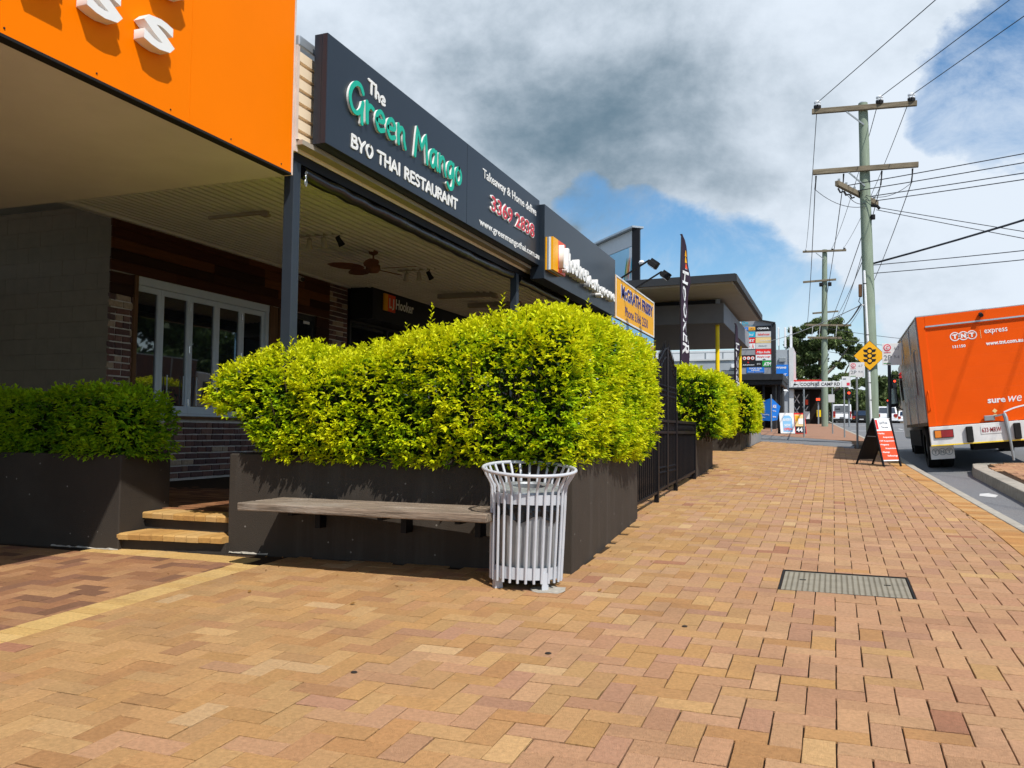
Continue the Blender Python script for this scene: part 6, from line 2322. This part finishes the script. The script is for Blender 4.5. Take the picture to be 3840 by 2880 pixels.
def insulator(par, x, y, z, s=1.0):
    MB().lathe([(0, .16 * s), (.05 * s, .16 * s), (.07 * s, .14 * s), (.07 * s, .115 * s), (.045 * s, .10 * s), (.072 * s, .075 * s), (.075 * s, .045 * s), (.05 * s, .03 * s), (.06 * s, 0), (0, 0)], (x, y, z), 16).build('insulator', M['porcelain'], par, smooth=True)
    MB().cyl((x, y, z - .02 * s), (x, y, z + .06 * s), .076 * s).build('insulator_band', M['chassis'], par)


for x, z in ((-.31, 9.775), (1.23, 9.71), (1.99, 9.675)):
    insulator(ca1, x, 23.83, z, 1.25)
HANG = [(-.36, 7.93), (.33, 7.92), (1.26, 7.90), (1.99, 7.89)]
for x, z in HANG:
    MB().tube([(x, 23.82, z), (x - .01, 23.83, z - .18), (x - .03, 23.86, z - .36)], [.022, .016, .020], 8).build('hanger', M['chassis'], ca2)
for f in (.05, .22, .42, .75, .93):
    p = Vector((.15, 22.75, 7.46)).lerp(Vector((1.20, 25.3, 7.50)), f)
    MB().box(p.x - .03, p.x + .03, p.y - .03, p.y + .03, p.z - .02, p.z + .06).build('clamp', M['steel_grey'], ca3)
for f in (.03, .16, .30):
    p = Vector((.15, 22.75, 7.26)).lerp(Vector((1.20, 25.3, 7.30)), f)
    MB().tube([p, p + Vector((.05, -.04, -.12)), p + Vector((.12, -.05, -.10))], .022, 6).build('fuse', M['chassis'], ca3)
MB().box(.98, 1.09, 23.86, 23.98, 6.66, 6.78).build('bolt_block', M['chassis'], pp, bevel=.01)
MB().tube([(1.0, 24, 7.05), (1.14, 23.9, 7.0), (1.2, 23.9, 6.92)], .04, 8).build('cable_clamp', M['chassis'], pp)
cd = MB().tube([(.80, 23.835, 5.30), (.87, 23.83, 3.2), (.925, 23.83, g(24) + .3)], .034, 10).build('conduit', M['sign_white'], pp, smooth=True)
for z, x in ((4.95, .812), (3.6, .856), (2.35, .895), (1.9, .91)):
    MB().lathe([(.037, -.012), (.04, 0), (.037, .012)], (x, 23.833, z), 10).build('strap', M['chassis'], cd)
MB().box(.66, .75, 23.86, 23.98, 4.62, 4.95).build('junction_box', M['jamb'], pp, bevel=.015)
MB().tube([(.70, 23.92, 4.62), (.66, 23.9, 4.5), (.72, 23.9, 4.42), (.66, 23.9, 4.36)], .012, 6).build('cable_loop', M['wire'], pp)
MB().box(.74, .80, 23.84, 23.90, 4.38, 4.42).build('cable_tag', M['sign_white'], pp)

p2 = thing('power_pole', 'farther timber power pole with several crossarms in front of the gum tree', 'power pole', (-.43, 50, g(50)))
MB().tube([(-.43, 50, g(50) - .3), (-.40, 50, 6), (-.37, 50, 9), (-.34, 50, 11.3)], [.18, .165, .15, .135], 14).build('shaft', M['pole'], p2, smooth=True)
for a, b in (((-1.5, 49.8, 11.22), (.78, 49.8, 11.16)), ((-1.5, 49.8, 9.50), (.24, 49.8, 9.56)), ((-1.38, 49.8, 7.08), (.99, 49.8, 6.98)), ((-1.29, 49.8, 6.38), (.49, 49.8, 6.30))):
    c2 = crossarm(p2, a, b, .09, .11)
    if a[2] > 11:
        for x in (-1.32, .06, .68):
            insulator(c2, x, 49.8, 11.24, .8)
MB().bar((-.8, 49.75, 11.1), (-.4, 49.8, 10.75), .03, .04).build('brace', M['steel_grey'], p2)
for x in (-.55, -.1):
    MB().box(x - .1, x + .1, 49.7, 49.95, 9.22, 9.42).build('fuse_box', M['chassis'], p2, bevel=.03)
MB().bar((-1.05, 51.5, 7.95), (.35, 51.5, 8.02), .08, .09).build('crossarm', M['arm'], p2)
for x in (-1.0, -.62, .25):
    MB().tube([(x, 49.75, 7.0), (x - .03, 49.72, 6.7), (x - .06, 49.75, 6.4)], .016, 5).build('jumper_wire', M['pale_build'], p2)


def wire(a, b, r_, label, sag=.0, m_='wire', grp='overhead wires'):
    a, b = Vector(a), Vector(b)
    n = 12
    P = [a.lerp(b, k / n) - Vector((0, 0, sag * 4 * (k / n) * (1 - k / n))) for k in range(n + 1)]
    o = MB().tube(P, r_, 6).build('overhead_wire', M[m_], smooth='full')
    tag(o, label, 'wire', grp)
    return o


ORD = ('left', 'middle', 'right')
for k, ((x, z), (x2, z2)) in enumerate(zip(((-.31, 9.93), (1.23, 9.87), (1.99, 9.83)), ((-1.32, 11.38), (.06, 11.36), (.68, 11.34)))):
    wire((x, 23.83, z), (x2, 49.8, z2), .010, 'thin top wire between the two power poles, from the %s insulator' % ORD[k], .35, grp='top wires between the poles')
    wire((x, 23.83, z), (x + 38 * .437, -14.2, z - 1.25), .010, 'top wire running out of frame upper right from the %s insulator' % ORD[k], .0, grp='top wires leaving the big pole')
for k, ((x, z), x2) in enumerate(zip(HANG, (-1.3, -.62, .25, .9))):
    wire((x - .03, 23.86, z - .36), (x2, 49.8, 7.06 if k < 3 else 7.0), .011, '%s lower wire between the two power poles, hung from the second crossarm' % ('leftmost', 'second', 'third', 'rightmost')[k], .45, grp='lower wires between the poles')
    # drooping jumpers back to the pole
    wire((x - .03, 23.86, z - .36), (.86, 23.85, 7.0 + .1 * k), .008, 'drooping jumper lead on the big pole under its %s hanger' % ('leftmost', 'second', 'third', 'rightmost')[k], .18, grp='jumper leads on the big pole')
for k, (a, b) in enumerate((((.42, 23.3, 7.45), (4.16, 22, 7.55)), ((.66, 23.9, 7.45), (4.15, 22, 7.34)), ((.95, 24.6, 7.45), (4.15, 22, 7.10)), ((1.14, 25.1, 7.45), (4.14, 22, 6.95)))):
    a, b = Vector(a), Vector(b)
    wire(a, a + (b - a) * 4, .012, 'service wire crossing the road from the angled crossarm, %s of four' % ('highest', 'second', 'third', 'lowest')[k], .10, grp='service wires crossing the road')
for k, (a, b, r_, s, lab) in enumerate((((1.12, 23.9, 6.97), (4.12, 22, 5.71), .010, .05, 'upper of two thin wires sloping down to the right from the cable clamp'), ((1.12, 23.9, 6.90), (4.12, 22, 5.55), .010, .05, 'lower of two thin wires sloping down to the right from the cable clamp'),
                                      ((1.02, 24, 5.50), (4.13, 22, 6.10), .026, .20, 'thick black bundled cable rising to the right edge of the sky'), ((1.02, 24, 5.46), (4.11, 22, 5.33), .011, .12, 'thin cable below the thick bundle leaving the big pole to the right'),
                                      ((1.02, 24, 5.24), (4.11, 22, 5.12), .011, .12, 'lowest cable leaving the big pole to the right above the truck'))):
    a, b = Vector(a), Vector(b)
    wire(a, a + (b - a) * 3.5, r_, lab, s)
for a, b, r_, lab in (((.70, 23.9, 4.40), (.62, 49.8, 7.0), .024, 'thick black cable falling from the junction box towards the far pole'), ((.78, 23.9, 5.6), (.3, 49.8, 7.6), .011, 'diagonal wire from the big pole behind its white conduit to the far pole'),
                      ((.78, 23.9, 6.3), (-.3, 49.8, 6.6), .011, 'long diagonal wire crossing to the far pole low shaft'), ((.74, 23.9, 4.41), (-2.7, 40, 5.2), .012, 'short pale wire running left from the cable tag')):
    wire(a, b, r_, lab, .1, 'pale_build' if 'pale' in lab else 'wire')
for k, z in enumerate((6.9, 6.4, 5.6)):
    wire((-.35, 50, z), (14, 62, z + .2), .014, 'far wire from the second pole to the right behind the truck, %s of three' % ('highest', 'middle', 'lowest')[k], .5, grp='far wires behind the truck')


# ------------------------------------------------------------------ traffic signals
def signal(name, label, x, y, z0, z1, w, post=True, arm=None):
    t = thing(name, label, 'traffic signal', (x, y, g(y)), 'red traffic signals')
    MB().box(x - w / 2, x + w / 2, y - .1, y + .1, z0, z1).build('housing', M['sign_black'], t, bevel=.03)
    MB().cyl((x, y - .101, z1 - (z1 - z0) * .27), (x, y - .115, z1 - (z1 - z0) * .27), w * .27, n=16).build('lit_lens', M['signal_red'], t)
    MB().box(x - w * .3, x + w * .3, y - .2, y - .101, z1 - (z1 - z0) * .08, z1 - (z1 - z0) * .05).build('visor', M['sign_black'], t)
    if post:
        MB().cyl((x, y + .12, g(y) - .1), (x, y + .12, z1), .05).build('post', M['steel_grey'], t)
    if arm:
        MB().tube([(x, y + .12, z0 + .05), (x + .3, y + .1, z0 + .15), (x + 1.6, y, z0 + .35)], .03, 6).build('mast_arm', M['black_steel'], t)


signal('traffic_signal', 'red traffic signal above the white van, left of the big pole', .91, 55, 3.17, 3.62, .27)
signal('traffic_signal', 'highest red traffic signal on a curved arm just left of the truck', 3.75, 60, 4.07, 4.62, .26, False, True)
signal('traffic_signal', 'small low red traffic signal above the white station wagon', 3.32, 60, 3.05, 3.28, .18)


# ------------------------------------------------------------------ cars waiting far ahead
def car(name, label, x, y, w, h, L, kind):
    z = road_z(x, y)
    t = thing(name, label, kind, (x, y, z))
    c = .55 * h if kind != 'van' else .50 * h
    tops = .86 if kind != 'van' else .93
    prof_b = [(0.0, .20), (-.03, .45), (0.02, .95 * c), (.3, 1.02 * c), (L - .9, 1.0 * c), (L - .1, .8 * c), (L, .5 * c), (L, .22)]
    mb = MB()
    mb.prism([(x - w / 2, y + a, z + b) for a, b in prof_b], (w, 0, 0))
    body = mb.build('body', M['car_white'], t, bevel=.07, seg=3)
    y0 = .06 if kind == 'van' else .12
    lo = [(x - w / 2 + .03, y + y0, z + c), (x + w / 2 - .03, y + y0, z + c), (x + w / 2 - .03, y + L - 1.0, z + c), (x - w / 2 + .03, y + L - 1.0, z + c)]
    hi = [(x - w / 2 * tops, y + y0 + .28 * (kind != 'van') + .10, z + h), (x + w / 2 * tops, y + y0 + .28 * (kind != 'van') + .10, z + h), (x + w / 2 * tops, y + L - 1.9, z + h), (x - w / 2 * tops, y + L - 1.9, z + h)]
    MB().add(lo + hi, [(0, 1, 2, 3), (4, 5, 6, 7), (0, 1, 5, 4), (1, 2, 6, 5), (2, 3, 7, 6), (3, 0, 4, 7)]).build('cabin', M['car_white'], t, bevel=.06, seg=3)

    def on_back(u0, u1, v0, v1, d):
        P = []
        for u_, v_ in ((u0, v0), (u1, v0), (u1, v1), (u0, v1)):
            a = Vector(lo[0]).lerp(Vector(lo[1]), u_)
            b = Vector(hi[0]).lerp(Vector(hi[1]), u_)
            p = a.lerp(b, v_)
            P.append((p.x, p.y - d, p.z))
        return P
    MB().prism(on_back(.08, .92, .12, .86, .022), (0, .008, 0)).build('rear_window', M['glass'], t)
    for s in (0, 1):
        P = [Vector(lo[3 - 3 * (1 - s)] if False else lo[0 if s == 0 else 1]), Vector(lo[3 if s == 0 else 2]), Vector(hi[3 if s == 0 else 2]), Vector(hi[0 if s == 0 else 1])]
        cc = sum(P, Vector()) / 4
        P = [cc + (p - cc) * .82 + Vector((-.015 if s == 0 else .015, 0, 0)) for p in P]
        MB().prism(P, (.006 if s == 0 else -.006, 0, 0)).build('side_window', M['glass'], t)
    for s in (-1, 1):
        xx = x + s * (w / 2 - .14)
        if kind == 'van':
            MB().box(xx - .09, xx + .10, y - .035, y + .02, z + .55 * c, z + 1.25 * c).build('tail_light', M['lamp_red'], t, bevel=.015)
        else:
            MB().box(xx - .18, xx + .12, y - .045, y + .02, z + .70 * c, z + .98 * c).build('tail_light', M['signal_red'] if False else M['lamp_red'], t, bevel=.02)
        MB().box(xx - .10, xx + .06, y - .05, y + .0, z + .60 * c, z + .69 * c).build('reversing_light', M['lamp_amber'], t)
    MB().box(x - .19, x + .19, y - .05, y - .03, z + .5 * c, z + .62 * c).build('number_plate', M['truck_white'] if kind != 'van' else M['chassis'], t)
    MB().box(x - w / 2 + .02, x + w / 2 - .02, y - .06, y + .1, z + .2, z + .36).build('rear_bumper', M['car_white'] if kind != 'van' else M['chassis'], t, bevel=.03)
    for yy in (.75, L - .85):
        for s in (-1, 1):
            xx = x + s * (w / 2 - .12)
            mb = MB()
            mb.cyl((xx - .10, y + yy, z + .31), (xx + .10, y + yy, z + .31), .31, n=18)
            wh = mb.build('wheel', M['rubber'], t)
            MB().cyl((xx - .105, y + yy, z + .31), (xx + .105, y + yy, z + .31), .17, n=14).build('rim', M['steel_grey'], wh)
    return t


car('white_van', 'white high roof van waiting at the lights beyond the far pole', .73, 78, 1.55, 1.60, 4.6, 'van')
car('station_wagon', 'white station wagon with lit tail lamps left of the truck', 4.28, 78, 1.62, 1.42, 4.5, 'car')
car('white_sedan', 'white sedan partly hidden by the front of the orange truck', 6.35, 84, 1.75, 1.15, 4.4, 'car')
car('dark_car', 'dark car in shade at the foot of the big power pole', 2.55, 88, 1.6, 1.3, 4.3, 'car')
for o in bpy.data.objects:
    if o.name == 'dark_car':
        for ch in o.children:
            if ch.name.split('.')[0] in ('body', 'cabin', 'rear_bumper'):
                ch.data.materials[0] = M['chassis']


# ------------------------------------------------------------------ trees
def tree(name, label, x, y, clumps, pal, leafs, dens, trunk=None, limbs=(), stuff_only=False, group='trees at the end of the street'):
    z0 = g(y) - .2
    V_, F_, T_ = [], [], []
    pal = np.array(pal)
    o = 0
    for (cx, cy, cz, rx, rz) in clumps:
        n = int(dens * rx * rx)
        d = vnorm(rng.normal(0, 1, (n, 3)))
        rad = rng.random(n) ** .45
        P = np.array([cx, cy, cz]) + d * rad[:, None] * np.array([rx, rx, rz])
        a = vnorm(rng.normal(0, 1, (n, 3)) + [0, 0, -.5])
        b = vnorm(np.cross(a, rng.normal(0, 1, (n, 3))))
        s = leafs * rng.uniform(.6, 1.4, n)[:, None]
        q = np.stack([P - a * s * .6, P + b * s * .28, P + a * s * .6, P - b * s * .28], 1).reshape(-1, 3)
        V_.append(q)
        F_.append(np.arange(n * 4).reshape(-1, 4) + o)
        o += n * 4
        T_.append(pal[rng.integers(0, len(pal), n)] * rng.uniform(.7, 1.25, (n, 1)))
    if stuff_only:
        return stuff(fast_mesh(name, np.concatenate(V_), np.concatenate(F_), M['tree_leaf'], np.concatenate(T_)))
    t = thing(name, label, 'tree', (x, y, z0), group)
    stuff(fast_mesh('crown', np.concatenate(V_), np.concatenate(F_), M['tree_leaf'], np.concatenate(T_), t))
    tr = MB()
    tr.tube(trunk or [(x, y, z0), (x + .1, y, z0 + 3), (x, y, z0 + 6)], [.38, .28, .16] if not trunk else [.42 * (1 - .7 * k / len(trunk)) for k in range(len(trunk))], 10)
    tk_ = tr.build('trunk', M['bark'], t, smooth=True)
    for a, b, r_ in limbs:
        mid = Vector(a).lerp(Vector(b), .5) + Vector((random.uniform(-.2, .2), 0, random.uniform(-.1, .35)))
        MB().tube([a, mid, b], [r_, r_ * .7, r_ * .35], 8).build('limb', M['bark'], tk_, smooth=True)
    return t


GUM = [(.085, .125, .035), (.115, .155, .05), (.06, .09, .025), (.15, .185, .07)]
DARK = [(.05, .09, .02), (.075, .12, .03), (.035, .06, .018)]
cl = []
for (cx, cz, r_) in ((-3.9, 10.3, 1.0), (-3.3, 11.2, .9), (-2.4, 11.5, 1.1), (-1.5, 12.0, 1.0), (-.4, 11.6, 1.1), (.6, 11.9, .8), (1.1, 10.9, 1.0), (1.8, 10.2, .8), (2.2, 9.5, .7), (-3.2, 9.6, 1.2), (-2.1, 10.1, 1.2), (-.9, 10.3, 1.1), (.2, 10.0, 1.1),
                    (-3.3, 8.3, 1.0), (-2.3, 8.6, 1.1), (-1.3, 8.9, 1.0), (1.2, 9.2, .8), (1.7, 8.4, .7), (-3.2, 7.1, .9), (-2.2, 7.2, 1.1), (-1.2, 7.5, .9), (.5, 8.0, .6), (-2.9, 5.9, 1.0), (-2.0, 5.8, .9), (-1.0, 6.2, .9), (.9, 6.6, .7), (1.6, 6.0, .7), (.2, 5.3, .8), (1.0, 5.0, .8), (2.0, 5.0, .8), (-2.6, 4.6, 1.0), (-1.4, 4.6, 1.0),
                    (1.4, 4.0, .9), (.4, 3.9, .9), (2.3, 4.0, .8)):
    for q in range(5):
        cl.append((cx + random.uniform(-.6, .6), 90 + random.uniform(-2.2, 2.2), cz + random.uniform(-.3, .3), r_ * random.uniform(.45, .75), r_ * random.uniform(.35, .6)))
tree('gum_tree', 'large open crowned gum tree behind the farther power pole', -.9, 90, cl, GUM, .25, 760, [(-.6, 90, 2.0), (-.7, 90, 4.5), (-1.0, 90, 7.0), (-1.2, 90, 9.5), (-1.1, 90, 11.5)],
     [((-.65, 90, 4.2), (1.9, 90, 7.6), .20), ((-.8, 90, 5.2), (-3.1, 90, 9.0), .20), ((-.95, 90, 6.6), (1.5, 90, 9.6), .16), ((-1.1, 90, 8.2), (-2.9, 90, 10.6), .12), ((.9, 90, 6.4), (2.2, 90.5, 8.8), .09), ((-.7, 90, 4.9), (1.2, 89.5, 5.4), .12), ((.6, 90, 5.9), (2.0, 90, 6.1), .08)])


def bushy(name, label, x, y, top, w, n, pal, leafs=.30, dens=620):
    c = []
    zb = g(y)
    for k in range(n):
        a = random.random()
        c.append((x + random.gauss(0, w * .33), y + random.uniform(-1.5, 1.5), zb + .5 + (top - zb - 1.0) * a, random.uniform(.5, .9) * (w * .35) ** .5, random.uniform(.4, .75)))
    tree(name, label, x, y, c, pal, leafs, dens, [(x, y, zb - .2), (x, y, (zb + top) / 2), (x + .1, y, top - .6)])


bushy('street_tree', 'mid green tree between the big power pole and the truck', 4.1, 96, 7.2, 2.0, 24, GUM)
bushy('street_tree', 'green tree rising behind the front of the truck', 6.6, 98, 8.0, 2.4, 26, GUM)
bushy('street_tree', 'dark bushy tree behind the white van', .9, 100, 6.2, 2.6, 26, DARK)
bushy('street_tree', 'dark low tree behind the red fascia shop', -1.6, 101, 6.4, 2.6, 24, DARK)
bushy('street_tree', 'dark bushy tree behind the station wagon', 3.0, 104, 5.6, 3.0, 26, DARK)
bushy('street_tree', 'tall tree hidden mostly by the orange truck box', 10.5, 100, 8.5, 4.0, 30, GUM)
cl = []
for k in range(90):
    x = random.uniform(-30, 60)
    cl.append((x, 130 + random.uniform(-6, 6), g(120) + random.uniform(.5, 4.2), random.uniform(1.2, 2.4), random.uniform(1.0, 1.8)))
tree('tree_line', '', 0, 0, cl, DARK, .7, 110, stuff_only=True)
cl = []
for k in range(60):
    f = k / 60
    x, y = 22 + 20 * f + random.uniform(-2, 2), 30 + 50 * f + random.uniform(-3, 3)
    hgt = random.uniform(2.0, 9.5) * (.75 + .35 * math.sin(k * .7))
    cl.append((x, y, g(y) + hgt, random.uniform(1.4, 2.6), random.uniform(1.2, 2.2)))
tree('tree_line', '', 0, 0, cl, DARK, .6, 120, stuff_only=True)
fn = thing('timber_fence', 'low brown paling fence under the trees behind the cars', 'fence', (2.5, 92, g(92)))
for k in range(38):
    x = .2 + k * .17
    MB().box(x, x + .155, 92, 92.03, g(92) - .1, g(92) + 1.1 + random.uniform(-.02, .02)).build('paling', M['fence'], fn)
MB().box(.2, 6.6, 92.031, 92.08, g(92) + .8, g(92) + .9).build('rail', M['fence'], fn)
